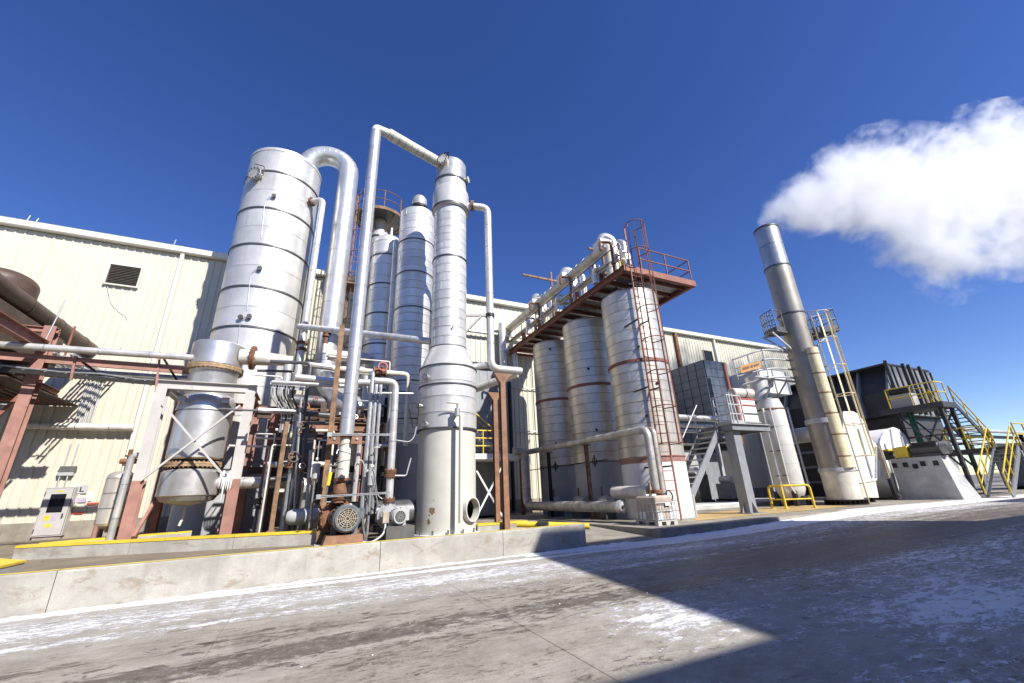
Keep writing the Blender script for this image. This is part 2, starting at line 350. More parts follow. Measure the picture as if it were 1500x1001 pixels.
    def prism(s, poly, off):
        poly = [Vector(p) for p in poly]; off = Vector(off); n = len(poly)
        return s.add(poly+[p+off for p in poly], [tuple(range(n)), tuple(range(2*n-1, n-1, -1))] + [((i+1) % n, i, i+n, (i+1) % n+n) for i in range(n)])
    def dome(s, c, r, h_, axis=(0, 0, 1), n=32, m=7):
        return s.lathe([(max(0.0005, r*math.cos(math.pi/2*k/m)), h_*math.sin(math.pi/2*k/m)) for k in range(m+1)], c, n, axis)
    def mesh(s, name, org=Vector((0, 0, 0)), smooth=True, ang=32):
        me = bpy.data.meshes.new(name); me.from_pydata([tuple(p-org) for p in s.v], [], s.f); me.update()
        import bmesh
        bm = bmesh.new(); bm.from_mesh(me); bmesh.ops.recalc_face_normals(bm, faces=bm.faces); bm.to_mesh(me); bm.free()
        if smooth: me.shade_smooth(); me.set_sharp_from_angle(angle=rad(ang))
        return me

def link(o): COL.objects.link(o); return o
def struct(name, mb, mat):
    me = mb.mesh(name); o = link(bpy.data.objects.new(name, me)); me.materials.append(MT[mat]); o['kind'] = 'structure'; return o
class T:
    """one thing: an Empty at its base with parts under it"""
    def __init__(s, name, label, cat, loc, group=None):
        s.loc = Vector(loc); s.e = link(bpy.data.objects.new(name, None)); s.e.location = s.loc
        s.e.empty_display_size = 0.2
        s.e['label'] = label; s.e['category'] = cat
        if group: s.e['group'] = group
    def part(s, name, mb, mat, parent=None, smooth=True, label=None, kind=None):
        me = mb.mesh(name, s.loc, smooth); me.materials.append(MT[mat])
        o = link(bpy.data.objects.new(name, me)); o.parent = parent or s.e
        if label: o['label'] = label
        if kind: o['kind'] = kind
        return o
    def put(s, name, me, at, parent=None, rot=None):
        """another copy of a shared mesh, at a world position"""
        o = link(bpy.data.objects.new(name, me)); o.parent = parent or s.e; o.location = Vector(at) - s.loc
        if rot is not None: o.rotation_euler = rot
        return o
def shared(mb, mat, name='piece', smooth=True):
    me = mb.mesh(name, smooth=smooth); me.materials.append(MT[mat]); return me
_cache = {}
def course_mesh(r, h_, mat, gap=0.014, n=56):
    k = (round(r, 3), round(h_, 3), mat)
    if k not in _cache:
        mb = MB()
        for a in (0.4, 2.5, 4.6): mb.bar((r*math.cos(a), r*math.sin(a), 0.004), (r*math.cos(a), r*math.sin(a), h_-gap-0.03), 0.05, 0.010, (math.cos(a), math.sin(a), 0))
        mb.lathe([(r-0.012, 0), (r, 0.004), (r, h_-gap-0.03), (r+0.004, h_-gap-0.026), (r+0.004, h_-gap), (r-0.012, h_-gap)], n=n)
        _cache[k] = shared(mb, mat, 'jacket_course')
    return _cache[k]
def courses(t, X, Y, z0, z1, r, step, mat, core=True):
    n = max(1, round((z1-z0)/step)); h_ = (z1-z0)/n
    if core: t.part('shell', MB().lathe([(0.001, z0), (r-0.015, z0), (r-0.015, z1), (0.001, z1)], (X, Y, 0), 40), 'seam')
    for i in range(n): t.put('jacket_course', course_mesh(r, h_, mat), (X, Y, z0+i*h_), rot=(0, 0, random.random()*6.28))
def band(t, X, Y, z, r, mat='band', th=0.035, h_=0.05):
    k = ('band', round(r, 3), mat, th, h_)
    if k not in _cache: _cache[k] = shared(MB().ring((0, 0, 0), (0, 0, 1), r-0.004, th, h_, 56), mat, 'ring_band')
    t.put('ring_band', _cache[k], (X, Y, z))
def flange(t, c, axis, r, mat='rust', parent=None, bolts=8, w_=0.05):
    ax = Vector(axis).normalized(); c = Vector(c)
    mb = MB().drum(c-ax*(w_+0.004), ax, r*1.55, w_, 20, 0.006).drum(c+ax*0.004, ax, r*1.55, w_, 20, 0.006)
    u = ax.orthogonal().normalized(); v = ax.cross(u)
    for k in range(bolts):
        a = 2*math.pi*k/bolts; p = c+(u*math.cos(a)+v*math.sin(a))*r*1.33
        mb.drum(p-ax*(w_+0.035), ax, max(0.012, r*0.09), 2*w_+0.07, 6)
    return t.part('flange', mb, mat, parent)
def pipe(name, label, pts, r, mat, bend=None, bands=0.0, fl=(), n=14, group=None, cat='pipe', flmat='rust', sup=()):
    pts = [Vector(p) for p in pts]; lo = min(pts, key=lambda p: p.z)
    t = T(name, label, cat, lo, group)
    run = t.part('pipe_run', MB().tube(pts, r, n, bend if bend is not None else r*2.2), mat)
    if bands:
        for a, b_ in zip(pts[:-1], pts[1:]):
            L = (b_-a).length; d = (b_-a)/max(L, 1e-6); k = int((L-3*r)/bands)
            for i in range(k):
                c = a + d*(L/2 + (i-(k-1)/2)*bands)
                t.part('clamp_band', MB().ring(c, d, r-0.002, 0.007, 0.03, 18), 'galv', run)
    for c, ax in fl: flange(t, c, ax, r, flmat, None, w_=0.03+r*0.1)
    return t
def railing(t, pts, mat, h_=1.05, posts=1.4, r=0.022, mids=1, toe=0.0, parent=None, sq=False):
    pts = [Vector(p) for p in pts]
    for k in range(mids+1):
        hh = h_*(1-k/(mids+1)); t.part('rail', MB().tube([p+Vector((0, 0, hh)) for p in pts], r, 8, 0.06), mat, parent)
    for i, (a, b_) in enumerate(zip(pts[:-1], pts[1:])):
        n = max(1, round((b_-a).length/posts))
        for k in range(n + (1 if i == len(pts)-2 else 0)):
            p = a.lerp(b_, k/n); t.part('rail_post', MB().tube([p, p+Vector((0, 0, h_))], r, 8), mat, parent)
        if toe: t.part('toe_board', MB().bar(a+Vector((0, 0, toe/2)), b_+Vector((0, 0, toe/2)), 0.01, toe), mat, parent)
def ladder(t, base, out, z1, wd=0.46, mat='red_oxide', cage0=None, ztop=None, cmat=None, step=0.305, cr=0.36, straps=5, hoop=1.2, sw=0.045, rw=0.06):
    """vertical ladder at base, climber's side in direction out; cage from height cage0 up"""
    base = Vector(base); out = Vector(out).normalized(); side = Vector((-out.y, out.x, 0)); cmat = cmat or mat
    ztop = ztop or z1+1.0
    for k in (-1, 1):
        p = base+side*k*wd/2; t.part('ladder_rail', MB().bar(p, Vector((p.x, p.y, ztop)), rw, 0.02+rw*0.2, out), mat)
    rung = shared(MB().tube([side*(-wd/2), side*wd/2], 0.014, 6), mat, 'rung')
    z = base.z+step
    while z < z1: t.put('rung', rung, (base.x, base.y, z)); z += step
    if cage0 is not None:
        def arc(z, n=14):
            q = []
            for i in range(n+1):
                a = -math.pi/2 + math.pi*i/n
                q.append(Vector((base.x, base.y, z)) + out*(0.32+cr*math.cos(a)) + side*(cr*math.sin(a)))
            return [Vector((base.x, base.y, z))-side*wd/2] + q + [Vector((base.x, base.y, z))+side*wd/2]
        nz = max(1, round((ztop-cage0)/hoop))
        for i in range(nz+1): t.part('cage_hoop', MB().tube(arc(cage0+(ztop-cage0)*i/nz), 0.02, 6, 0), cmat)
        for i in range(straps):
            a = -math.pi/2 + math.pi*i/(straps-1)
            p = Vector((base.x, base.y, cage0)) + out*(0.32+cr*math.cos(a)) + side*(cr*math.sin(a))
            t.part('cage_strap', MB().bar(p, Vector((p.x, p.y, ztop)), sw, 0.01, (math.cos(a), math.sin(a), 0)), cmat)

# ================================================================== THE SETTING
def gz(x, y):
    t = max(0, min(1, (x-8.5)/9.5)); t = t*t*(3-2*t)
    return 0.2*t
WALL = 22.0
CA, CB = G(0, 907), G(860, 801)                       # outer foot of the containment wall
CA.z = CB.z = 0
CDIR = (CB-CA).normalized(); CNR = Vector((-CDIR.y, CDIR.x, 0))   # CNR points into the yard
def cpt(x, off=0.0, z=0.0):
    k = (x-CA.x)/CDIR.x; p = CA + CDIR*k + CNR*off; return Vector((p.x, p.y, z))
# ground sheet to the horizon
struct('ground', MB().add([(-1500, -1500, -0.06), (1500, -1500, -0.06), (1500, 1500, -0.06), (-1500, 1500, -0.06)], [(0, 1, 2, 3)]), 'asphalt')
# concrete carriageway: one bed with cast bays laid on it
bed = struct('road', MB().box(-30, 62, -14, 13.0, -0.055, -0.03), 'slab_concrete')
def bay(x0, x1, y0, y1):
    nx, ny = 4, 4; vs = []; fs = []
    for j in range(ny+1):
        for i in range(nx+1):
            x = x0+(x1-x0)*i/nx; y = y0+(y1-y0)*j/ny
            if y1 > 8.9 and j == ny: y = y1
            vs.append((x, y, gz(x, y)))
    k = len(vs)
    for j in range(ny):
        for i in range(nx):
            a = j*(nx+1)+i; fs.append((a, a+1, a+nx+2, a+nx+1))
    mb = MB().add(vs, fs)
    ed = [vs[i] for i in range(nx+1)]
    mb.add(ed + [(p[0], p[1], -0.04) for p in ed], [(i, i+nx+1, i+nx+2, i+1) for i in range(nx)])
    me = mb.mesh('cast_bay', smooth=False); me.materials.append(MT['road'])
    o = link(bpy.data.objects.new('cast_bay', me)); o.parent = bed
jx = [-0.65+2.75*k for k in range(-11, 23)]
jy = [-13.5, -9.0, -4.5, 0.0, 4.62, 9.24]
gj = 0.003
for i in range(len(jx)-1):
    for j in range(len(jy)-1):
        y1 = jy[j+1]
        if j == len(jy)-2 and jx[i] > 7.0: y1 = 13.0
        bay(jx[i]+gj, jx[i+1]-gj, jy[j]+gj, y1-gj)
# floor inside the containment and the yards behind
pit = MB().add([cpt(-16, 0.22, 0.30), cpt(6.0, 0.22, 0.30), (6.0, WALL, 0.34), (-18, WALL, 0.34)], [(0, 1, 2, 3)])
struct('pit_floor', pit, 'pit_floor')
yv = []
for j in range(9):
    for i in range(2):
        x = (6.0, 8.6)[i]; y = 9.0 + (WALL-9.0)*j/8
        yv.append((x, y, 0.004 + 0.19*max(0, min(1, (y-9.2)/3.5))))
struct('yard', MB().add(yv, [(2*j, 2*j+1, 2*j+3, 2*j+2) for j in range(8)]), 'slab_concrete')
SC = G(968, 789)                                       # corner of the raised tank slab
slab = MB()
slab.hexa([(SC.x, SC.y, -0.03), (17.5, SC.y+0.3, -0.03), (17.5, WALL, -0.03), (SC.x, WALL, -0.03),
           (SC.x+0.015, SC.y+0.015, 0.215), (17.5, SC.y+0.315, 0.215), (17.5, WALL, 0.215), (SC.x+0.015, WALL, 0.215)])
struct('tank_slab', slab, 'slab_concrete')
struct('apron', MB().add([(17.4, 9.9, 0.21), (70, 9.9, 0.21), (70, 60, 0.21), (17.4, 60, 0.21)], [(0, 1, 2, 3)]), 'slab_concrete')
struct('tan_pavement', MB().add([(11.2, 10.3, 0.222), (20.5, 10.6, 0.222), (20.5, 12.9, 0.222), (12.9, 12.9, 0.222)], [(0, 1, 2, 3)]), 'tan_floor')

JX0 = 3.56
# containment wall: cast sections with a yellow painted arris
t = T('containment_wall', 'long low pale concrete containment wall with yellow painted top edge beside the road', 'wall', cpt(-5))
xs = [-16, -11.6, -7.3, -2.95, 1.35, 3.9, 6.12]
for a, b_ in zip(xs[:-1], xs[1:]):
    a += 0.005; b_ -= 0.005; ch = 0.018
    prof = lambda x: [cpt(x, 0, -0.05), cpt(x, 0.22, -0.05), cpt(x, 0.22, 0.50), cpt(x, ch*cj, 0.50), cpt(x, 0, 0.50-ch*cj*1.3)]
    nst = max(2, int((b_-a)/0.16)); V_ = []; nseg = 5
    for i in range(nst+1): cj = random.choice((0.4, 0.6, 0.8, 1.0, 1.0, 1.3, 1.9 if random.random() < 0.3 else 0.9)); V_ += prof(a+(b_-a)*i/nst)
    sec = t.part('wall_section', MB().add(V_, [tuple(range(nseg-1, -1, -1)), tuple(nst*nseg+k for k in range(nseg))] + [(q*nseg+i, q*nseg+(i+1) % nseg, (q+1)*nseg+(i+1) % nseg, (q+1)*nseg+i) for q in range(nst) for i in range(nseg)]), 'curb_concrete', smooth=False)
    pe = []
    for i in range(nst+1): x_ = a+(b_-a)*i/nst; pe += [cpt(x_, 0.024+0.012*random.random(), 0.503), cpt(x_, 0.20, 0.503)]
    t.part('painted_edge', MB().add(pe, [(2*i, 2*i+1, 2*i+3, 2*i+2) for i in range(nst)]), 'worn_yellow', sec, smooth=False)
# inner bund
IA, IB = G(25, 800, 0.60), G(460, 778, 0.60)
ID = (IB-IA).normalized(); IN = Vector((-ID.y, ID.x, 0))
t = T('inner_bund', 'low concrete bund with broad yellow top running behind the pumps', 'curb', (IA.x, IA.y, 0.3))
def ipt(k, off, z): p = IA+ID*k+IN*off; return (p.x, p.y, z)
LB = (IB-IA).length+0.4
for a, b_ in ((-0.02, LB*0.34), (LB*0.34+0.01, LB*0.67), (LB*0.67+0.01, LB)):
    t.part('bund_section', MB().hexa([ipt(a, 0, 0.28), ipt(b_, 0, 0.28), ipt(b_, 0.3, 0.28), ipt(a, 0.3, 0.28), ipt(a, 0, 0.588), ipt(b_, 0, 0.588), ipt(b_, 0.3, 0.588), ipt(a, 0.3, 0.588)]), 'curb_concrete', smooth=False)
    t.part('painted_top', MB().hexa([ipt(a, -0.012, 0.555), ipt(b_, -0.012, 0.555), ipt(b_, 0.312, 0.555), ipt(a, 0.312, 0.555), ipt(a, -0.012, 0.605), ipt(b_, -0.012, 0.605), ipt(b_, 0.312, 0.605), ipt(a, 0.312, 0.605)]), 'yellow', smooth=False)
p0 = IA+IN*0.35
t.part('painted_top', MB().hexa([(p0.x+0.1, p0.y, 0.57), (p0.x+2.6, p0.y+1.6, 0.57), (p0.x+2.5, p0.y+1.9, 0.57), (p0.x, p0.y+0.3, 0.57), (p0.x+0.1, p0.y, 0.61), (p0.x+2.6, p0.y+1.6, 0.61), (p0.x+2.5, p0.y+1.9, 0.61), (p0.x, p0.y+0.3, 0.61)]), 'yellow', smooth=False)
t.part('bund_section', MB().hexa([(p0.x+0.1, p0.y, 0.28), (p0.x+2.6, p0.y+1.6, 0.28), (p0.x+2.5, p0.y+1.9, 0.28), (p0.x, p0.y+0.3, 0.28), (p0.x+0.1, p0.y, 0.57), (p0.x+2.6, p0.y+1.6, 0.57), (p0.x+2.5, p0.y+1.9, 0.57), (p0.x, p0.y+0.3, 0.57)]), 'curb_concrete', smooth=False)
q0, q1 = G(-60, 834, 0.55), G(40, 814, 0.55)
dv = (q1-q0).normalized(); nv = Vector((-dv.y, dv.x, 0))
t = T('bund_end_block', 'sloping concrete kerb end with thick yellow paint where the bund stops beside the containment wall', 'curb', (q1.x, q1.y, 0.3))
t.part('block', MB().hexa([(*(q0)[:2], 0.28), (*(q1)[:2], 0.28), (*(q1+nv*0.42)[:2], 0.28), (*(q0+nv*0.42)[:2], 0.28), (*(q0)[:2], 0.44), (*(q1)[:2], 0.44), (*(q1+nv*0.42)[:2], 0.52), (*(q0+nv*0.42)[:2], 0.52)]), 'curb_concrete', smooth=False)
t.part('painted_top', MB().hexa([(*(q0-nv*0.01)[:2], 0.44), (*(q1-nv*0.01+dv*0.01)[:2], 0.44), (*(q1+nv*0.43+dv*0.01)[:2], 0.52), (*(q0+nv*0.43)[:2], 0.52), (*(q0-nv*0.01)[:2], 0.475), (*(q1-nv*0.01+dv*0.01)[:2], 0.475), (*(q1+nv*0.43+dv*0.01)[:2], 0.555), (*(q0+nv*0.43)[:2], 0.555)]), 'yellow', smooth=False)
# bund behind the tower, and the bent yellow pipe that closes the pit
f0 = G(735, 777, 0.3); zc_ = ZAT(f0.x, f0.y, 765.5); xe = PY(772, 764, f0.y).x
t = T('pit_end_curb', 'short concrete curb with yellow top closing the pit beside the steel posts', 'curb', (xe, f0.y, 0.3))
t.part('curb_body', MB().box(JX0+0.75, xe, f0.y, f0.y+0.4, 0.28, zc_-0.05), 'curb_concrete', smooth=False)
t.part('painted_top', MB().box(JX0+0.75, xe+0.012, f0.y-0.012, f0.y+0.412, zc_-0.05, zc_), 'yellow', smooth=False)
a, b_ = G(757, 768, 0.5), cpt(6.05, 0.5, 0.40)
t = T('yellow_drain_pipe', 'yellow pipe with a black coupling lying over the end of the pit', 'pipe', (a.x, a.y, 0.4))
t.part('pipe_run', MB().tube([a, b_+Vector((0.5, -0.1, 0))], 0.075, 14), 'yellow')
c = a.lerp(b_, 0.5); t.part('coupling', MB().drum(c-(b_-a).normalized()*0.14, b_-a, 0.105, 0.28, 18, 0.01), 'black_steel')

# ------------------------------------------------------------------ main building
t = T('factory_building', 'long cream ribbed metal clad factory building standing behind the tanks', 'building', (12, WALL, 0.3))
BX0, BX1 = -19.2, 39.3
ZR = PY(0, 321, WALL).z; ZS0 = 0.92
pw = 0.9
prof = []
for k in range(3):
    o = k*0.3; prof += [(o, 0), (o+0.20, 0), (o+0.222, -0.032), (o+0.278, -0.032), (o+0.30-0.0005, 0)]
prof = [(0, 0)]+[p for p in prof if p[0] > 0]
vs = [(x, y, 0) for x, y in prof] + [(x, y, ZR-0.32-ZS0) for x, y in prof]
np_ = len(prof)
panel = shared(MB().add(vs, [(i, i+1, i+1+np_, i+np_) for i in range(np_-1)]), 'siding', 'siding_panel', smooth=False)
x = BX0
while x < BX1-0.5: t.put('siding_panel', panel, (x, WALL+0.002*random.random(), ZS0)); x += pw+0.006
BX1 = x
t.part('stem_wall', MB().box(BX0, BX1, WALL-0.03, WALL+0.3, 0.1, ZS0), 'stem_wall', smooth=False)
t.part('core_wall', MB().box(BX0+0.01, BX1-0.01, WALL+0.02, WALL+24, ZS0+0.001, ZR-0.25), 'siding', smooth=False)
t.part('roof', MB().hexa([(BX0-0.1, WALL-0.05, ZR-0.245), (BX1+0.1, WALL-0.05, ZR-0.245), (BX1+0.1, WALL+24.2, ZR-0.245), (BX0-0.1, WALL+24.2, ZR-0.245), (BX0-0.1, WALL-0.05, ZR-0.08), (BX1+0.1, WALL-0.05, ZR-0.08), (BX1+0.1, WALL+24.2, ZR+0.3), (BX0-0.1, WALL+24.2, ZR+0.3)]), 'roof', smooth=False)
gut = MB()
gp = [(0, -0.30), (-0.20, -0.30), (-0.235, -0.26), (-0.235, -0.02), (-0.25, 0.0), (-0.06, 0.0)]
for x0 in [BX0-0.12+6.0*k for k in range(10)]:
    x1 = min(x0+5.994, BX1+0.12)
    if x1 <= x0: break
    vs = [(x0, WALL-0.051+y, ZR+z) for y, z in gp]+[(x1, WALL-0.051+y, ZR+z) for y, z in gp]; n = len(gp)
    t.part('gutter', MB().add(vs, [(i, (i+1) % n, n+(i+1) % n, n+i) for i in range(n)] + [tuple(range(n)), tuple(range(2*n-1, n-1, -1))]), 'trim', smooth=False)
for px_, py_ in ((270, 372), (1043, 498)):
    p = PY(px_, py_, WALL); t.part('downspout', MB().box(p.x-0.07, p.x+0.07, WALL-0.20, WALL-0.05, 0.6, ZR-0.301), 'trim', smooth=False)
for px_, py_ in ((992, 520),):
    p = PY(px_, py_, WALL); t.part('downspout', MB().box(p.x-0.12, p.x+0.12, WALL-0.24, WALL-0.05, 0.6, ZR-0.301), 'rust', smooth=False, label='rust streaked brown downspout')
# louvre
a, b_ = PY(165, 389, WALL), PY(200, 422, WALL)
lv = t.part('louvre', MB().box(a.x-0.03, b_.x+0.03, WALL-0.06, WALL-0.034, b_.z, a.z), 'louvre', smooth=False)
for (x0, x1, z0, z1) in ((a.x-0.07, b_.x+0.07, a.z, a.z+0.05), (a.x-0.07, b_.x+0.07, b_.z-0.05, b_.z), (a.x-0.07, a.x-0.02, b_.z, a.z), (b_.x+0.02, b_.x+0.07, b_.z, a.z)):
    t.part('louvre_frame', MB().box(x0, x1, WALL-0.15, WALL-0.034, z0, z1), 'trim', lv, smooth=False)
sl_ = shared(MB().bar((a.x-b_.x, 0, 0), (0, 0, 0), 0.12, 0.012, (0, -0.7, 0.7)), 'louvre', 'slat', smooth=False)
ns = 12
for k in range(ns): t.put('slat', sl_, (b_.x, WALL-0.10, b_.z+(k+0.5)*(a.z-b_.z)/ns), lv)
# dark window openings high on the right
for q in (((1029, 514), (1044, 530)), ((1009, 540), (1017, 551))):
    a, b_ = PY(*q[0], WALL), PY(*q[1], WALL)
    wn_ = t.part('window', MB().box(a.x, b_.x, WALL-0.05, WALL-0.034, b_.z, a.z), 'glass', smooth=False)
    for (x0, x1, z0, z1) in ((a.x-0.06, b_.x+0.06, a.z, a.z+0.06), (a.x-0.06, b_.x+0.06, b_.z-0.06, b_.z), (a.x-0.06, a.x, b_.z, a.z), (b_.x, b_.x+0.06, b_.z, a.z)):
        t.part('window_frame', MB().box(x0, x1, WALL-0.1, WALL-0.034, z0, z1), 'stem_wall', wn_, smooth=False)
# lightning rods on the eaves
for px_, py_, h_ in ((40, 327, 0.35), (53, 329, 0.28), (254, 363, 0.4)):
    p = PY(px_, py_, WALL); t.part('lightning_rod', MB().tube([(p.x, WALL-0.1, ZR-0.02), (p.x+0.05, WALL-0.1, ZR+h_)], 0.018, 6), 'galv')
# pipe and conduit along the wall
a = PY(30, 625, WALL).z
pipe('wall_pipe', 'dull horizontal pipe run along the cream wall behind the small vessel', [(PY(28, 622, WALL).x, WALL-0.3, a), (PY(200, 628, WALL).x, WALL-0.3, a)], 0.13, 'weathered_pipe', bands=1.0)
pts = [PY(*q, WALL) for q in ((158, 420), (163, 445), (176, 458), (188, 465), (178, 510))]
t2 = T('wall_conduit', 'thin conduit wriggling down the cream wall from the louvre', 'conduit', (pts[-1].x, WALL, pts[-1].z))
t2.part('conduit_run', MB().tube([(p.x, WALL-0.048, p.z) for p in pts], 0.009, 6, 0.3), 'trim')
p = PY(705, 490, WALL)
pipe('wall_header', 'long thin silver header pipe run across the cream wall between tower and tanks', [(PY(640, 480, WALL).x, WALL-0.3, p.z), (PY(800, 507, WALL).x, WALL-0.3, p.z)], 0.09, 'pipe_jacket', bands=1.2)

# wall cabinet, lamp and notices at the far left
a, b_ = PY(73, 715, WALL), PY(96, 789, WALL)
x0, x1 = PY(84, 752, WALL).x-0.40, PY(84, 752, WALL).x+0.40
z0, z1 = 0.45, a.z
t = T('panel_cabinet', 'white electrical cabinet with dark window and yellow stickers against the cream wall', 'cabinet', ((x0+x1)/2, WALL-0.3, 0.34))
cy = WALL-0.3
t.part('body', MB().box(x0, x1, cy, WALL-0.04, z0, z1), 'chalk_paint', smooth=False)
t.part('plinth', MB().box(x0+0.03, x1-0.03, cy+0.05, WALL-0.05, 0.33, z0), 'stem_wall', smooth=False)
d_ = t.part('door', MB().box(x0+0.03, x1-0.03, cy-0.02, cy-0.009, z0+0.04, z1-0.03), 'chalk_paint', smooth=False)
h_ = z1-z0
t.part('window', MB().box(x0+0.20, x1-0.18, cy-0.03, cy-0.021, z0+h_*0.48, z0+h_*0.86), 'glass', d_, smooth=False)
for zz_ in (0.12, 0.5, 0.88): t.part('hinge', MB().tube([(x0+0.03, cy-0.03, z0+h_*zz_-0.06), (x0+0.03, cy-0.03, z0+h_*zz_+0.06)], 0.018, 8), 'seam', d_)
t.part('door_gasket', MB().box(x0+0.018, x1-0.018, cy-0.008, cy-0.0015, z0+0.028, z1-0.018), 'seam', smooth=False)
for xx in (x0+0.2, x0+0.42): t.part('cable_gland', MB().tube([(xx, cy+0.15, z1-0.01), (xx, cy+0.15, z1+0.5), (xx, WALL-0.06, z1+0.62), (xx, WALL-0.06, z1+1.6)], 0.025, 8, 0.08), 'galv')
t.part('handle', MB().box(x1-0.14, x1-0.11, cy-0.06, cy-0.021, z0+h_*0.36, z0+h_*0.45), 'black_steel', d_, smooth=False)
for (u0, u1, v0, v1, mt_) in ((0.24, 0.44, 0.32, 0.42, 'yellow'), (0.50, 0.68, 0.32, 0.43, 'purple_tag'), (0.34, 0.56, 0.18, 0.25, 'yellow'), (0.42, 0.62, 0.90, 0.935, 'yellow')):
    t.part('sticker', MB().box(x0+u0*(x1-x0), x0+u1*(x1-x0), cy-0.024, cy-0.021, z0+v0*h_, z0+v1*h_), mt_, d_, smooth=False)
p = PY(101, 690, WALL)
t = T('wall_lamp', 'boxy grey bulkhead lamp fixed on the wall above the white cabinet', 'lamp', (p.x, WALL-0.1, p.z-0.2))
t.part('housing', MB().hexa([(p.x-0.24, WALL-0.22, p.z-0.05), (p.x+0.24, WALL-0.22, p.z-0.05), (p.x+0.24, WALL-0.034, p.z-0.05), (p.x-0.24, WALL-0.034, p.z-0.05), (p.x-0.22, WALL-0.16, p.z+0.16), (p.x+0.22, WALL-0.16, p.z+0.16), (p.x+0.22, WALL-0.034, p.z+0.16), (p.x-0.22, WALL-0.034, p.z+0.16)]), 'seam', smooth=False)
t.part('lens', MB().hexa([(p.x-0.21, WALL-0.20, p.z-0.18), (p.x+0.21, WALL-0.20, p.z-0.18), (p.x+0.21, WALL-0.05, p.z-0.18), (p.x-0.21, WALL-0.05, p.z-0.18), (p.x-0.22, WALL-0.21, p.z-0.052), (p.x+0.22, WALL-0.21, p.z-0.052), (p.x+0.22, WALL-0.05, p.z-0.052), (p.x-0.22, WALL-0.05, p.z-0.052)]), 'light_steel', smooth=False)
p = PY(121, 717, WALL)
t = T('letter_sign', 'small grey square sign with a dark letter L on the wall', 'sign', (p.x, WALL-0.05, p.z-0.15))
t.part('plate', MB().box(p.x-0.16, p.x+0.16, WALL-0.052, WALL-0.036, p.z-0.15, p.z+0.15), 'light_steel', smooth=False)
t.part('letter', MB().prism([(p.x-0.06, WALL-0.0525, p.z+0.09), (p.x-0.06, WALL-0.0525, p.z-0.09), (p.x+0.07, WALL-0.0525, p.z-0.09), (p.x+0.07, WALL-0.0525, p.z-0.055), (p.x-0.022, WALL-0.0525, p.z-0.055), (p.x-0.022, WALL-0.0525, p.z+0.09)], (0, -0.004, 0)), 'black', smooth=False)
for k, (px_, py_, w_, h_, mt_, lb) in enumerate(((118, 733, 0.34, 0.16, 'purple_tag', 'lilac notice taped to the wall under the letter sign'), (138, 738, 0.40, 0.08, 'red_tag', 'narrow red notice strip on the wall beside the small vessel'), (112, 752, 0.5, 0.07, 'red_tag', 'faded red notice strip low on the wall beside the cabinet'), (132, 727, 0.16, 0.34, 'paper', 'pale green upright notice on the wall near the small vessel'))):
    p = PY(px_, py_, WALL)
    t = T('wall_notice', lb, 'notice', (p.x, WALL-0.04, p.z-h_/2)); t.part('sheet', MB().box(p.x-w_/2, p.x+w_/2, WALL-0.045, WALL-0.036, p.z-h_/2, p.z+h_/2), mt_, smooth=False)

# ------------------------------------------------------------------ the plant across the road, behind the camera: it shades the road
KS = Vector((-SUN.x, -SUN.y, 0))/SUN.z                 # shadow shift on the ground per metre of height
def block(name, label, sh, h_, depth, bay=4.0):
    """flat roofed block whose roof outline throws its shadow on the ground outline sh (front-left, front-right, lean of the left side)"""
    (xa, ya), (xb, yb), lean = sh
    fa, fb = Vector((xa, ya, 0))-KS*h_, Vector((xb, yb, 0))-KS*h_
    ba, bb = fa+Vector((-lean*depth, -depth, 0)), fb+Vector((0, -depth, 0))
    t = T(name, label, 'building', ((fa+fb+ba+bb)/4)*1.0)
    zz = lambda p, z: Vector((p.x, p.y, z))
    t.part('wall', MB().hexa([zz(ba, -0.05), zz(bb, -0.05), zz(fb, -0.05), zz(fa, -0.05), zz(ba, h_-0.3), zz(bb, h_-0.3), zz(fb, h_-0.3), zz(fa, h_-0.3)]), 'siding', smooth=False)
    t.part('roof', MB().hexa([zz(ba, h_-0.3), zz(bb, h_-0.3), zz(fb, h_-0.3), zz(fa, h_-0.3), zz(ba, h_), zz(bb, h_), zz(fb, h_), zz(fa, h_)]), 'trim', smooth=False)
    c = fa.lerp(fb, 0.35); d = (fb-fa).normalized()*1.6; o = Vector((0, 0.03, 0))
    t.part('door', MB().hexa([zz(c-d, 0), zz(c+d, 0), zz(c+d+o, 0), zz(c-d+o, 0), zz(c-d, 4), zz(c+d, 4), zz(c+d+o, 4), zz(c-d+o, 4)]), 'grey_steel', smooth=False)
block('packing_hall', 'low cream hall across the road facing the pump pit', ((-34, 2.92), (3.9, 2.92), 0), 9.0, 18)
block('mill_tower', 'tall cream mill block across the road', ((4.66, 9.5), (13.3, 9.95), 0.14), 12.0, 22)
block('annex_hall', 'cream annex hall standing beyond the mill block across the road', ((13.6, 5.5), (20.5, 4.9), 0), 9.0, 14)
block('far_hall', 'farther cream hall at the end of the road', ((24.0, 8.2), (60, 8.2), 0), 9.0, 18)

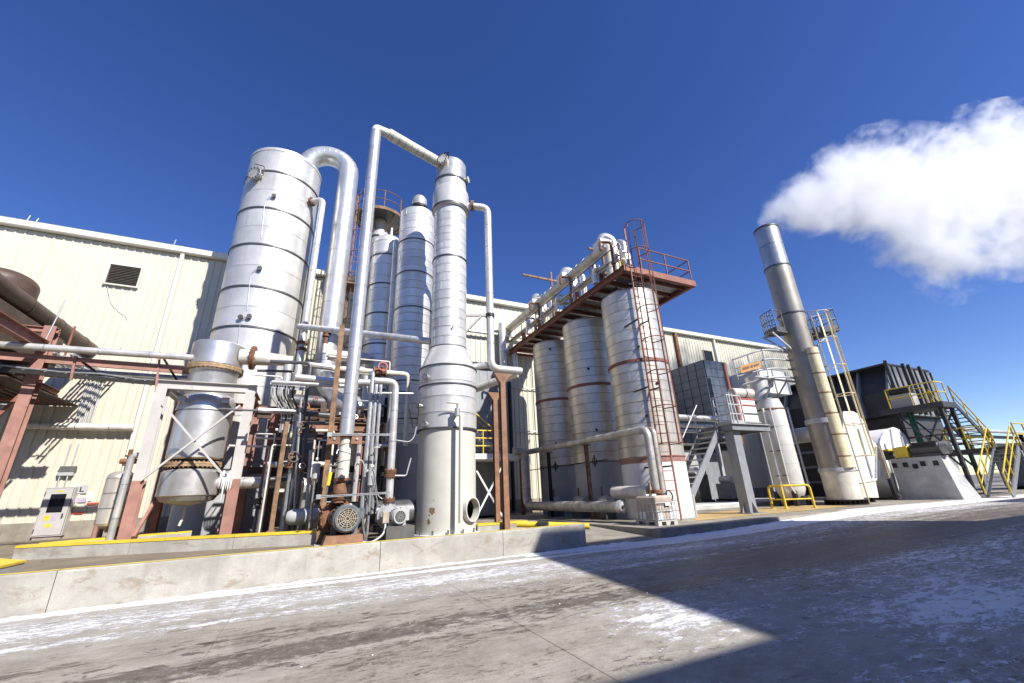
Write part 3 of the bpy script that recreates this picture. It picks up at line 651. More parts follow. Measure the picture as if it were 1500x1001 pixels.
# ================================================================== LEFT HALF
# ---- brown duct, pipe rack, cable rack
q = PY(130, 513, WALL-0.05)
t = T('brown_duct', 'fat dark brown duct running high over the rack into the cream wall', 'duct', (q.x, WALL-0.05, q.z))
DR = 0.30
y0 = 6.0
run = t.part('duct_run', MB().tube([(q.x, WALL-0.02, q.z), (q.x, y0, q.z)], DR, 28), 'brown_duct')
for k in range(8): t.part('duct_joint', MB().ring((q.x, WALL-0.9-k*1.9, q.z), (0, 1, 0), DR-0.003, 0.022, 0.05, 28), 'brown_duct', run)
t.part('box_duct', MB().box(q.x-0.75, q.x+0.25, 8.0, 19.5, q.z-1.55, q.z-0.42), 'brown_duct', smooth=False, label='flat sided brown box duct slung under the round one')
for k in range(6): t.part('duct_hanger', MB().box(q.x-0.8, q.x-0.7, 9.0+2*k, 9.1+2*k, q.z-1.56, q.z-0.1), 'red_oxide', smooth=False)
v0 = PY(18, 418, 17.6)
t = T('brown_drum', 'dark brown domed drum sitting behind the overhead duct', 'drum', (v0.x, 17.6, v0.z-0.9))
t.part('body', MB().lathe([(0.001, -0.9), (0.85, -0.9), (0.85, 0.0)], (v0.x-0.25, 17.6, v0.z), 32), 'brown_duct')
t.part('domed_top', MB().dome((v0.x-0.25, 17.6, v0.z), 0.85, 0.45), 'brown_duct')
P1 = PY(80, 480, 15.5)
PXp = P1.x-0.03; PZ = P1.z
t = T('pipe_rack', 'red brown steel rack of posts and beams under the brown duct', 'rack', (PXp, 15.5, 0.3))
t.part('post', MB().ibeam((PXp, 15.5, 0.3), (PXp, 15.5, PZ), 0.26, 0.26, (0, 1, 0)), 'pink_oxide')
t.part('post', MB().ibeam((PXp-2.6, 18.6, 0.3), (PXp-2.6, 18.6, PZ-0.45), 0.26, 0.26, (0, 1, 0)), 'red_oxide')
t.part('beam', MB().ibeam((PXp, 15.35, PZ-0.62), (PXp, 6.0, PZ-0.62), 0.2, 0.3), 'pink_oxide')
t.part('beam', MB().ibeam((PXp-1.9, 15.5, PZ-0.1), (PXp+0.15, 15.5, PZ-0.1), 0.14, 0.16, ), 'pink_oxide')
t.part('beam', MB().ibeam((PXp-2.6, 18.6, PZ-0.6), (PXp-0.4, 18.6, PZ-0.6), 0.2, 0.26), 'red_oxide')
t.part('beam', MB().ibeam((PXp-2.2, 15.62, PZ-0.6), (PXp-2.2, WALL-0.05, PZ-0.6), 0.16, 0.2), 'red_oxide')
t.part('brace', MB().bar((PXp-2.6, 18.45, 2.6), (PXp-1.2, 18.45, PZ-0.75), 0.10, 0.10), 'red_oxide')
t.part('antenna_rod', MB().tube([(PXp, 15.35, PZ-0.5), (PXp+0.12, 15.35, PZ+0.85)], 0.018, 6), 'galv')
# strips and plate added on the rack to stripe the wall with shade
zg = PZ-1.15
t = T('rack_shade_strips', 'rusty narrow steel strips added on the rack to shade the wall', 'walkway', (PXp, 18.5, zg))
for k in range(12):
    xx = PXp-5.2+k*0.27; t.part('strip', MB().box(xx, xx+0.13, 15.2, 20.9, zg, zg+0.04), 'brown_duct', smooth=False)
for yy in (16.4, 18.4, 20.3): t.part('bearer', MB().bar((PXp-5.4, yy, zg-0.07), (PXp-1.9, yy, zg-0.07), 0.07, 0.12), 'red_oxide', smooth=False)
t.part('shade_plate', MB().box(PXp-3.6, PXp-1.45, 17.3, WALL-0.06, zg+0.05, zg+0.09), 'brown_duct', smooth=False)  # plate added to throw a solid shadow low on the wall
zw_ = PY(140, 556, WALL).z
t = T('wall_cable_ladder', 'bundle of straight grey cables on a short ladder tray entering the wall', 'tray', (-8.3, 20, zw_))
for k in range(7): t.part('cable', MB().tube([(-8.62+0.13*k, WALL-0.05, zw_+0.02*(k % 2)), (-8.62+0.13*k, 18.4+0.3*(k % 3), zw_+0.02*(k % 2))], 0.034, 8), 'galv' if k % 3 else 'light_steel')
for k in range(5): t.part('rung', MB().bar((-8.75, 18.6+0.8*k, zw_-0.05), (-7.7, 18.6+0.8*k, zw_-0.05), 0.04, 0.03), 'galv')
for xx in (-8.75, -7.7): t.part('side_rail', MB().bar((xx, 18.3, zw_-0.02), (xx, WALL-0.05, zw_-0.02), 0.03, 0.1), 'galv')
t.part('hanger', MB().bar((-8.2, 19.0, zw_+0.02), (-8.2, 19.0, zw_+1.2), 0.05, 0.05), 'red_oxide')
a, b_ = PY(-40, 505, 14.6), PY(284, 524, 14.6); zz = (PY(0, 507.5, 14.6).z+PY(250, 522, 14.6).z)/2
pipe('rack_pipe', 'long silver pipe crossing the rack to the flanged vessel in the white frame', [(a.x-3, 14.6, PY(0, 508, 14.6).z), (b_.x, 14.6, PY(280, 524, 14.6).z)], 0.095, 'pipe_jacket', bands=1.1)
# cable rack
ya = 14.9
pA, pB = PY(0, 518, ya), PY(282, 541, ya); qA, qB = PY(0, 542, ya), PY(238, 563, ya)
t = T('cable_rack', 'thin rusty truss carrying cables in front of the cream wall', 'rack', (pB.x, ya, qB.z))
dA = (pB-pA).normalized(); dB = (qB-qA).normalized()
t.part('top_chord', MB().bar(pA-dA*4, pB, 0.08, 0.10), 'pink_oxide'); t.part('bottom_chord', MB().bar(qA-dB*4, qB, 0.07, 0.10), 'black_steel')
t.part('top_chord', MB().bar(pA-dA*4+Vector((0, 0.6, 0.04)), pB+Vector((0, 0.6, 0.04)), 0.08, 0.10), 'pink_oxide')
for px_ in (107, 231):
    u, v = PY(px_+4, 522 if px_ < 200 else 516, ya-0.06), PY(px_-3, 557 if px_ < 200 else 574, ya-0.06)
    t.part('hanger', MB().bar(u, v, 0.05, 0.05), 'pink_oxide')
    t.part('knee', MB().bar(u+Vector((0, 0.0, -0.02)), v+Vector((0.45, 0.6, 0.25)), 0.045, 0.045), 'black_steel')
for k in range(16):
    xx = qA.x-3 + k*(qB.x-qA.x+3)/15; zq = qA.z+(qB.z-qA.z)*(xx-qA.x)/(qB.x-qA.x)
    t.part('rung', MB().bar((xx, ya, zq+0.06), (xx, ya+0.6, zq+0.06), 0.03, 0.03), 'galv')
random.seed(3)
for k in range(6):
    yy = ya+0.06+0.09*k; sg = random.uniform(0.02, 0.07)
    pts = []
    for i in range(9):
        f = i/8; xx = qA.x-3+(qB.x-qA.x+3.2)*f
        pts.append((xx, yy, qA.z+(qB.z-qA.z)*(xx-qA.x)/(qB.x-qA.x)+0.12+sg*math.sin(f*19+k)))
    t.part('cable', MB().tube(pts, 0.022, 6), 'black' if k % 2 else 'galv')
zc = PY(125, 530, 17).z
for k, (dz, yy, mt_, lb) in enumerate(((0, 17.0, 'dark_pipe', 'upper dark pipe behind the cable rack'), (-0.28, 17.3, 'dirty_pipe', 'lower dirty pipe behind the cable rack'))):
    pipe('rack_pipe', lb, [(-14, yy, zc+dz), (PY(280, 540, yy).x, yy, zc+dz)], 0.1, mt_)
# conduit bundle up the wall
for k in range(5):
    p = PY(124+5.5*k, 575, WALL-0.15)
    pipe('wall_riser', 'grey conduit, one of five rising side by side on the wall behind the cable rack', [(p.x, WALL-0.12, PY(124, 600, WALL).z-0.6), (p.x, WALL-0.12, PY(124, 540, WALL).z)], 0.035, 'galv', n=8, group='five wall conduits', cat='conduit')
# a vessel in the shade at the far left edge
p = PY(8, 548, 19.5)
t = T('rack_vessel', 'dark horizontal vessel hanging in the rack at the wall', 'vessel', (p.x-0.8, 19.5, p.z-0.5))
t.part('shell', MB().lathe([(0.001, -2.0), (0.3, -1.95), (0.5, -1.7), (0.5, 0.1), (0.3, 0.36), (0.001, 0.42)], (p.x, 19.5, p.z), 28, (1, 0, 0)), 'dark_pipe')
for dx in (-0.2, -1.1): t.part('hanger', MB().bar((p.x+dx, 19.5, p.z), (p.x+dx, 19.5, zg-0.05), 0.08, 0.08), 'red_oxide')

# ---- small domed vessel with its pipe
VX, VR = CYL(146, 190, 735, 15.0)
zt, zb = ZAT(VX, 15.0-VR, 700), ZAT(VX, 15.0-VR, 768)
t = T('small_vessel', 'small upright silver vessel with domed top on short legs near the wall', 'vessel', (VX, 15.0, 0.31))
courses(t, VX, 15.0, zb, zt, VR, 0.36, 'tank_jacket')
t.part('domed_top', MB().dome((VX, 15.0, zt), VR+0.004, 0.2), 'tank_jacket')
t.part('dished_bottom', MB().dome((VX, 15.0, zb), VR-0.01, 0.14, (0, 0, -1)), 'tank_jacket')
for k in range(4):
    a = math.pi/4+k*math.pi/2; t.part('leg', MB().tube([(VX+math.cos(a)*VR*0.85, 15+math.sin(a)*VR*0.85, 0.305), (VX+math.cos(a)*VR*0.85, 15+math.sin(a)*VR*0.85, zb+0.1)], 0.05, 10), 'pink_oxide')
vz = zt+0.2
vt = t.part('valve', MB().tube([(VX+0.05, 15, vz-0.04), (VX+0.05, 15, vz+0.55)], 0.05, 10).drum((VX+0.05, 15, vz+0.12), (0, 0, 1), 0.11, 0.05).drum((VX+0.05, 15, vz+0.36), (0, 0, 1), 0.10, 0.04).drum((VX-0.12, 15, vz+0.24), (1, 0, 0), 0.07, 0.4), 'rust')
a, b_ = PY(196, 672, 14.3), PY(168, 788, 14.3)
pipe('vessel_drain', 'white pipe with a bent top standing in front of the small vessel', [PY(212, 667, 14.3), (a.x-0.05, 14.3, PY(212, 667, 14.3).z), (a.x-0.05, 14.3, 0.32)], 0.075, 'pipe_jacket', bend=0.22, bands=0.8)
t = T('drain_pot', 'short silver pot standing at the foot of the small vessel', 'pot', G(143, 790, 0.3))
gp_ = G(143, 791, 0.3)
t.part('body', MB().lathe([(0.001, 0.28), (0.14, 0.28), (0.15, 0.3), (0.15, 0.72), (0.12, 0.78), (0.001, 0.79)], (gp_.x, gp_.y, 0.3), 20), 'pipe_jacket')
t.part('foot', MB().tube([(gp_.x, gp_.y, 0.3), (gp_.x, gp_.y, 0.6)], 0.07, 10), 'pink_oxide')

# ---- big white tank
DX, DY, DRr = -2.56, 18.5, 1.485
lp = Vector((-DY, DX, 0)).normalized()*-1
dl = (DX-0.985*DRr, DY-0.14*DRr)
zL = lambda py: ZAT(dl[0], dl[1], py)
ztop = zL(238); rings = [zL(v) for v in (268, 320, 372, 432, 489)]
zsk = ZAT(DX+0.6, DY-1.35, 657)
t = T('white_tank', 'tallest fat white insulated tank with dark rings on a grey skirt', 'tank', (DX, DY, 0.33))
edges = [zsk, (zsk+rings[4])/2-0.6, rings[4]]
t.part('shell', MB().lathe([(0.001, 0.33), (DRr-0.015, 0.33), (DRr-0.015, ztop), (0.001, ztop)], (DX, DY, 0), 48), 'seam')
t.part('skirt', MB().lathe([(DRr, 0.33), (DRr, zsk)], (DX, DY, 0), 56), 'grey_paint')
lev = [zsk] + sorted(rings) + [ztop]
for a, b_ in zip(lev[:-1], lev[1:]):
    n = max(1, round((b_-a)/1.05))
    for k in range(n): t.put('jacket_course', course_mesh(DRr+0.004, (b_-a)/n, 'white_jacket', 0.012, 72), (DX, DY, a+k*(b_-a)/n))
for z in rings: band(t, DX, DY, z, DRr+0.006, 'band', 0.035, 0.07)
lid = t.part('lid', MB().lathe([(DRr+0.02, 0.0), (DRr+0.02, 0.14), (DRr-0.05, 0.2), (DRr*0.6, 0.42), (0.001, 0.5)], (DX, DY, ztop), 64), 'white_jacket')
# manway, instrument nozzles with conduit
def on_face(px_, py_, X, Y, r, out=0.0):
    """point where the pixel's ray meets the upright cylinder, and the normal there"""
    d = ray(px_, py_); a = d.x*d.x+d.y*d.y; bq = -2*(d.x*X+d.y*Y); c = X*X+Y*Y-r*r
    k = (-bq-math.sqrt(max(0, bq*bq-4*a*c)))/(2*a); p = EYE+d*k; n = Vector((p.x-X, p.y-Y, 0)).normalized()
    return p+n*out, n
p, n = on_face(378, 259, DX, DY, DRr)
mw = t.part('manway', MB().drum(p-n*0.05, n, 0.23, 0.22, 24).drum(p+n*0.17, n, 0.30, 0.06, 24, 0.01), 'dirty_pipe')
s_ = Vector((-n.y, n.x, 0))
for k in range(12):
    a = k*math.pi/6; c = p+n*0.14+(s_*math.cos(a)+Vector((0, 0, 1))*math.sin(a))*0.27
    t.part('bolt', MB().drum(c, n, 0.028, 0.13, 6), 'seam', mw)
t.part('davit', MB().tube([p+s_*0.33+n*0.1+Vector((0, 0, -0.1)), p+s_*0.33+n*0.1+Vector((0, 0, 0.4)), p+n*0.3+Vector((0, 0, 0.42))], 0.02, 6, 0.1), 'seam', mw)
for (px_, py_) in ((402, 289), (381, 395), (366, 465), (354, 466)):
    p, n = on_face(px_, py_, DX, DY, DRr); nz = t.part('nozzle', MB().drum(p-n*0.02, n, 0.06, 0.14, 12).drum(p+n*0.1, n, 0.09, 0.03, 12), 'seam')
    if px_ > 360:
        q_, n2 = on_face(px_-14, py_+12, DX, DY, DRr, 0.03); t.part('conduit_run', MB().tube([p+n*0.12, on_face(px_-10, py_+3, DX, DY, DRr, 0.05)[0], q_, on_face(px_-19, py_+60, DX, DY, DRr, 0.03)[0]], 0.012, 6, 0.1), 'galv', nz)

# ---- gooseneck from the tank top
EX, ER = CYL(491, 521, 300, 18.0); EX2, ER2 = CYL(463, 498, 500, 18.0); EX = (EX+EX2)/2; ER = (ER+ER2)/2
ztp = PY(470, 214, 18.2).z
z_lo = ZAT(EX, 18.0, 545)
SX = DX+0.75
bend_pts = [(SX, DY, ztop+0.3)]
cx_ = (SX+EX)/2; rr_ = abs(EX-SX)/2
zc_ = ztp-ER-rr_
for k in range(0, 13):
    a = math.pi-math.pi*k/12; bend_pts.append((cx_+rr_*math.cos(a), DY+(18.0-DY)*k/12, zc_+rr_*math.sin(a)))
bend_pts += [(EX, 18.0, z_lo)]
e2 = PY(505, 598, 16.2)
t = T('gooseneck_duct', 'thick silver gooseneck pipe arching from the white tank top down to the pipework', 'pipe', (EX, 18.0, z_lo))
run = t.part('pipe_run', MB().tube(bend_pts+[(EX+0.15, 17.7, z_lo-0.5), tuple(e2), (PY(562, 604, 16.2).x, 16.2, e2.z)], ER, 28, 0.5), 'silver_jacket')
for k in range(13):
    a = math.pi-math.pi*k/12
    if 0 < k < 12: t.part('elbow_seam', MB().ring((cx_+rr_*math.cos(a), DY+(18.0-DY)*k/12, zc_+rr_*math.sin(a)), (-math.sin(a), 0, math.cos(a)), ER-0.004, 0.012, 0.02, 28), 'galv', run)
for k in range(6): t.part('clamp_band', MB().ring((EX, 18.0, z_lo+0.4+k*1.3), (0, 0, 1), ER-0.003, 0.008, 0.03, 28), 'galv', run)
flange(t, (PY(562, 604, 16.2).x, 16.2, e2.z), (1, 0, 0), ER*0.8, 'black_steel')
p, n = on_face(480, 489, EX, 18.0, ER)
ht = t.part('relief_valve', MB().tube([p, p+n*0.3, p+n*0.3+Vector((0, 0, -0.55))], 0.09, 12, 0.1).drum(p+n*0.05, n, 0.16, 0.06).drum(p+n*0.3+Vector((0, 0, -0.25)), (0, 0, 1), 0.14, 0.05).drum(p+n*0.3+Vector((0, 0, -0.05)), (0, 0, 1), 0.12, 0.2), 'rust')
t.part('tail_pipe', MB().tube([p+n*0.3+Vector((0, 0, -0.5)), p+n*0.3+Vector((0, 0, -0.95))], 0.085, 12), 'weathered_pipe', ht)

# ---- side pipe of the white tank
fy = 17.2
fx, fr = CYL(463, 477, 330, fy); fx2, fr2 = CYL(438, 452, 470, fy); fx = (fx+fx2)/2; fr = 0.13
z1 = ZAT(fx, fy, 293); z2 = ZAT(fx, fy, 568)
nz_ = Vector((fx-DX, fy-DY, 0)).normalized()
pipe('tank_side_pipe', 'slim white pipe dropping beside the white tank from a nozzle near its top', [(DX+nz_.x*1.45, DY+nz_.y*1.45, z1), (fx, fy, z1), (fx, fy, z2)], fr, 'white_jacket', bend=0.22, bands=1.3, fl=[((DX+nz_.x*1.62, DY+nz_.y*1.62, z1), nz_), ((fx, fy, ZAT(fx, fy, 503)), (0, 0, 1)), ((fx, fy, ZAT(fx, fy, 512)), (0, 0, 1))])
pa, pb = PY(441, 478, 13.6), PY(622, 497, 13.0)
J0 = Vector((3.56, 12.0, 0))
pipe('crossover_pipe', 'horizontal silver pipe crossing from the white tank side pipe to the front tower', [(PY(438, 478, 16.9).x, 16.9, PY(438, 478, 16.9).z), (3.1, 12.3, ZAT(3.1, 12.2, 499))], 0.115, 'pipe_jacket', bands=1.2)

# ---- flanged vessel in the white and red frame
CX, CY = -2.99, 15.0
zc = lambda py: ZAT(CX, CY-0.6, py)
t = T('flanged_vessel', 'upright silver exchanger vessel with rusty bolted flanges held in a white and red frame', 'vessel', (CX, CY, 0.31))
zz = [zc(v) for v in (500, 531, 540, 572, 576, 600, 672, 688, 727)]
R1, R2, R3, R4 = 0.69, 0.62, 0.70, 0.71
t.part('top_head', MB().lathe([(0.001, zz[0]+0.05), (R1-0.04, zz[0]+0.04), (R1, zz[0]), (R1, zz[1])], (CX, CY, 0), 48), 'stainless')
def bolted(zm, r):
    fl = t.part('girth_flange', MB().lathe([(r-0.05, -0.06), (r+0.055, -0.06), (r+0.055, -0.005), (r+0.03, -0.004), (r+0.03, 0.004), (r+0.055, 0.005), (r+0.055, 0.06), (r-0.05, 0.06)], (CX, CY, zm), 48), 'tan_rust')
    bt = shared(MB().drum((0, 0, -0.09), (0, 0, 1), 0.016, 0.18, 6), 'tan_rust', 'bolt')
    for k in range(40):
        a = 2*math.pi*k/40; t.put('bolt', bt, (CX+(r+0.035)*math.cos(a), CY+(r+0.035)*math.sin(a), zm), fl)
bolted((zz[1]+zz[2])/2, R1)
t.part('upper_shell', MB().lathe([(R2+0.03, zz[2]+0.02), (R2, zz[2]-0.04), (R2, zz[4])], (CX, CY, 0), 48), 'stainless')
t.part('shoulder', MB().lathe([(R2, zz[4]), (R3, zz[4]-0.16), (R3+0.03, zz[5]+0.05), (R3+0.03, zz[5])], (CX, CY, 0), 48), 'stainless')
mid = t.part('middle_shell', MB().lathe([(R3, zz[5]), (R3, zz[6]+0.04), (R3-0.06, zz[6])], (CX, CY, 0), 48), 'stainless')
bolted((zz[6]+zz[7])/2, R3-0.05)
t.part('bottom_shell', MB().lathe([(R4-0.06, zz[7]+0.02), (R4, zz[7]-0.06), (R4+0.01, zz[8]+0.02), (R4-0.02, zz[8])], (CX, CY, 0), 48), 'stainless')
t.part('dished_end', MB().lathe([(R4-0.02, zz[8]), (R4*0.86, zz[8]-0.12), (R4*0.5, zz[8]-0.2), (0.1, zz[8]-0.24), (0.001, zz[8]-0.25)], (CX, CY, 0), 48), 'dirty_pipe')
t.part('drain', MB().tube([(CX, CY, zz[8]-0.28), (CX, CY, zz[8]-0.5), (CX-0.06, CY, zz[8]-0.75)], 0.035, 8, 0.05), 'weathered_pipe')
for k in range(4):
    a = -math.pi/2-0.8+k*1.6; t.part('support_lug', MB().box(CX+0.72*math.cos(a)-0.09, CX+0.72*math.cos(a)+0.09, CY+0.72*math.sin(a)-0.09, CY+0.72*math.sin(a)+0.09, zz[4]-0.26, zz[4]-0.1), 'stainless', smooth=False)
zn = PY(365, 524, CY-0.2).z
nx = CX+0.6
no = t.part('outlet_nozzle', MB().lathe([(0.24, 0), (0.24, 0.32)], (nx, CY-0.2, zn), 28, (1, 0, 0)), 'weathered_pipe')
flange(t, (nx+0.36, CY-0.2, zn), (1, 0, 0), 0.25, 'rust', no, 14)
t.part('reducer', MB().lathe([(0.24, 0.40), (0.23, 0.55), (0.165, 1.35), (0.165, 1.5)], (nx, CY-0.2, zn), 28, (1, 0, 0)), 'weathered_pipe', no)
pz = PY(432, 540, CY-0.2)
t.part('elbow', MB().tube([(nx+1.45, CY-0.2, zn), (PY(424, 530, CY-0.2).x, CY-0.2, zn), (PY(424, 530, CY-0.2).x, CY-0.2, zn-0.75)], 0.15, 18, 0.3), 'pipe_jacket', no)
# frame
t = T('steel_stand', 'tall steel stand with white upper half and red lower half around the flanged vessel', 'stand', (CX, CY-0.9, 0.31))
yf, yb = CY-1.0, CY+0.95
xl = (PY(238, 585, yf).x+PY(187, 760, yf).x)/2; xr = (PY(367, 590, yf).x+PY(330, 770, yf).x)/2
zf = PY(300, 567, yf).z; zs = PY(205, 705, yf).z
for xx, yy in ((xl, yf), (xr, yf), (xl, yb), (xr, yb)):
    lg = t.part('leg', MB().ibeam((xx, yy, 0.31), (xx, yy, zs), 0.24, 0.24, (0, 1, 0)), 'pink_oxide')
    t.part('painted_leg', MB().ibeam((xx, yy, zs+0.001), (xx, yy, zf-0.12 if yy == yf else zf-0.3), 0.24, 0.24, (0, 1, 0)), 'chalk_paint' if yy == yf else 'pink_oxide', lg)
    t.part('base_plate', MB().box(xx-0.2, xx+0.2, yy-0.2, yy+0.2, 0.29, 0.325), 'pink_oxide', lg, smooth=False)
t.part('beam', MB().ibeam((xl-0.14, yf, zf), (xr+0.14, yf, zf), 0.2, 0.24), 'chalk_paint')
t.part('beam', MB().ibeam((xl-0.14, yb, zf-0.17), (xr+0.14, yb, zf-0.17), 0.2, 0.24), 'pink_oxide')
for xx in (xl, xr): t.part('beam', MB().ibeam((xx, yf+0.11, zf-0.03), (xx, yb-0.11, zf-0.03), 0.16, 0.2), 'chalk_paint' if xx == xl else 'pink_oxide')
yq = yf-0.14
t.part('brace', MB().bar(PY(238, 592, yq), PY(329, 698, yq), 0.05, 0.05), 'chalk_paint'); t.part('brace', MB().bar(PY(352, 594, yq-0.075), PY(209, 702, yq-0.075), 0.05, 0.05), 'chalk_paint')
for xx, dy in ((xl+0.16, 0.15), (xr-0.16, -0.15)): t.part('brace', MB().bar((xx, yf, 0.6), (xx, yb, 2.2), 0.07, 0.07), 'pink_oxide')
# lower outlet of the vessel
za = PY(400, 707, 14.6).z
pipe('vessel_outlet_pipe', 'white lagged pipe leaving the flanged vessel bottom towards a down elbow', [(CX+0.55, 14.85, za+0.02), (PY(452, 704, 14.6).x, 14.6, za), (PY(452, 704, 14.6).x, 14.6, 0.8), (PY(452, 704, 14.6).x+0.5, 14.6, 0.62)], 0.165, 'pipe_jacket', bend=0.38, bands=0.9, fl=[((CX+0.85, 14.83, za+0.02), (1, 0, 0))], flmat='weathered_pipe', n=20)
za = PY(420, 722, 15.6).z
pipe('return_pipe', 'dull lagged pipe under the vessel outlet pipe ending at a bend', [(PY(392, 720, 15.6).x, 15.6, za), (PY(446, 720, 15.6).x, 15.6, za), (PY(446, 720, 15.6).x, 15.6, 0.36)], 0.15, 'dirty_pipe', bend=0.3, bands=0.9, n=18)
# icicles at the vessel foot
t = T('icicle_cluster', 'cluster of icicles hanging beside the frame leg under the vessel outlet', 'ice', (xr-0.1, yf-0.05, 1.2))
for k in range(6):
    p = Vector((xr-0.32+0.05*k, yf-0.16+0.03*(k % 2), PY(322, 695, yf).z+0.1*math.sin(k*2.1))); L = 0.35+0.3*((k*7) % 5)/5
    t.part('icicle', MB().tube([p, p-Vector((0, 0, L*0.6)), p-Vector((0, 0, L))], [0.03, 0.018, 0.003], 7), 'snow')

# ================================================================== MIDDLE: COLUMNS AND PUMPS
# ---- front tower
JX, JY = 3.56, 12.0
zj = lambda py, r=0.6: ZAT(JX-0.28*r, JY-0.96*r, py)
z_b, z_w, z_c0, z_c1 = 0.31, zj(627, 0.84), zj(533, 0.84), zj(505, 0.56)
z_r0, z_r1, z_s1, z_top = zj(299, 0.56), zj(268, 0.6), zj(256, 0.56), zj(232, 0.5)
RB, RW, RU, RC, RT = 0.825, 0.86, 0.562, 0.645, 0.548
t = T('front_tower', 'slender white tower on a wide cream base with a round hole near its foot', 'tower', (JX, JY, z_b))
# cream base with real round opening: build wall as grid with hole plus a collar
hn = Vector((0.56, -0.83, 0)).normalized(); hp = Vector((JX, JY, 0))+hn*RB; hp.z = ZAT(JX+0.56, JY-0.83, 746)
hs = Vector((-hn.y, hn.x, 0)); ha = math.atan2(hn.y, hn.x); hr = 0.30
mb = MB(); NB = 96; rows = 40; zA, zB = z_b, z_w
vsl = []
for j in range(rows+1):
    z = zA+(zB-zA)*j/rows
    for k in range(NB):
        a = 2*math.pi*k/NB; vsl.append((JX+RB*math.cos(a), JY+RB*math.sin(a), z))
fsl = []
for j in range(rows):
    z = zA+(zB-zA)*(j+0.5)/rows
    for k in range(NB):
        a = 2*math.pi*(k+0.5)/NB; da = (a-ha+math.pi) % (2*math.pi)-math.pi
        if (da*RB)**2+(z-hp.z)**2 < (hr*0.98)**2: continue
        fsl.append((j*NB+k, j*NB+(k+1) % NB, (j+1)*NB+(k+1) % NB, (j+1)*NB+k))
mb.add(vsl, fsl)
base = t.part('base', mb, 'cream_paint')
t.part('dark_interior', MB().lathe([(RB-0.35, z_b+0.01), (RB-0.35, z_w-0.05)], (JX, JY, 0), 32), 'black', base)  # black surface stands in for the shade inside the hollow base
t.part('collar', MB().lathe([(hr-0.025, -0.10), (hr-0.025, 0.10), (hr+0.012, 0.10), (hr+0.012, -0.10)], hp, 36, hn, closed=True), 'cream_paint', base)
t.part('foot_ring', MB().lathe([(RB, 0.0), (RB+0.12, 0.0), (RB+0.12, 0.035), (RB, 0.036)], (JX, JY, z_b-0.02), 56, closed=True), 'snow', base, label='snow dusted foot ring')
for k in range(14):
    a = 2*math.pi*k/14; t.part('anchor_bolt', MB().drum((JX+(RB+0.07)*math.cos(a), JY+(RB+0.07)*math.sin(a), z_b-0.02), (0, 0, 1), 0.022, 0.14, 6), 'seam', base)
# flaked paint: thin ragged rust scabs on the base
random.seed(21)
for (px_, py_, s_) in ((633, 749, 0.10), (628, 765, 0.065), (635, 733, 0.018), (629, 755, 0.025)):
    p, n = on_face(px_, py_, JX, JY, RB, 0.003); sd = Vector((-n.y, n.x, 0)); poly = []
    for k in range(15):
        a = 2*math.pi*k/15; q = s_*random.uniform(0.55, 1.1); dd = sd*math.cos(a)*q+Vector((0, 0, 1))*math.sin(a)*q*1.1
        pp = p+dd; rv = Vector((pp.x-JX, pp.y-JY, 0)).normalized()*(RB+0.003); poly.append(Vector((JX+rv.x, JY+rv.y, pp.z)))
    t.part('paint_scab', MB().add(poly, [tuple(range(15))]), 'brown_post', base, smooth=False)
# wide insulated part, cone, upper column
courses(t, JX, JY, z_w, z_c0, RW, 0.52, 'white_jacket')
for z in (z_w+0.015, (z_w+z_c0)*0.5+0.35, z_c0): band(t, JX, JY, z, RW+0.005, 'band', 0.025, 0.04)
t.part('cone', MB().lathe([(RW, z_c0), (RU+0.02, z_c1), (RU, z_c1+0.02)], (JX, JY, 0), 56), 'white_jacket')
zmid = zj(372)
courses(t, JX, JY, z_c1, zmid, RU, 0.31, 'white_jacket'); courses(t, JX, JY, zmid, z_r0, RU-0.004, 0.31, 'white_jacket')
for z in (z_c1, zmid): band(t, JX, JY, z, RU+0.005, 'band', 0.025, 0.045)
t.part('bulge', MB().lathe([(RU-0.01, z_r0), (RC, z_r0+0.02), (RC, z_r1-0.12), (RU+0.02, z_r1+0.04), (RU, z_r1+0.06)], (JX, JY, 0), 56), 'white_jacket')
band(t, JX, JY, z_r0+0.06, RC-0.004, 'band', 0.015, 0.09)
courses(t, JX, JY, z_r1+0.04, z_s1, RU-0.004, 0.5, 'white_jacket'); band(t, JX, JY, z_s1, RU+0.002, 'band', 0.03, 0.06)
t.part('cap', MB().lathe([(RT+0.02, z_s1+0.02), (RT, z_s1+0.1), (RT, z_top), (RT*0.9, z_top+0.1), (RT*0.45, z_top+0.2), (0.001, z_top+0.22)], (JX, JY, 0), 56), 'silver_jacket')
p, n = on_face(651, 237, JX, JY, RT)
mw = t.part('manway', MB().drum(p-n*0.05, n, 0.155, 0.17, 24).drum(p+n*0.12, n, 0.20, 0.05, 24, 0.01), 'weathered_pipe')
sd = Vector((-n.y, n.x, 0))
for k in range(12):
    a = k*math.pi/6; c = p+n*0.10+(sd*math.cos(a)+Vector((0, 0, 1))*math.sin(a))*0.18
    t.part('bolt', MB().drum(c, n, 0.02, 0.10, 6), 'black_steel', mw)
t.part('davit', MB().tube([p+sd*0.20+n*0.12+Vector((0, 0, -0.06)), p+sd*0.26+n*0.16+Vector((0, 0, 0.06)), p+sd*0.17+n*0.16+Vector((0, 0, 0.10)), p+sd*0.26+n*0.16+Vector((0, 0, 0.2)), p+sd*0.10+n*0.16+Vector((0, 0, 0.22))], 0.02, 6), 'black_steel', mw)
p, n = on_face(683, 269, JX, JY, RU); n = Vector((0.8, -0.6, 0)); p = Vector((JX, JY, p.z))+n*RU
t.part('nozzle', MB().drum(p-n*0.04, n, 0.075, 0.14, 14).drum(p+n*0.09, n, 0.115, 0.03, 16), 'weathered_pipe')
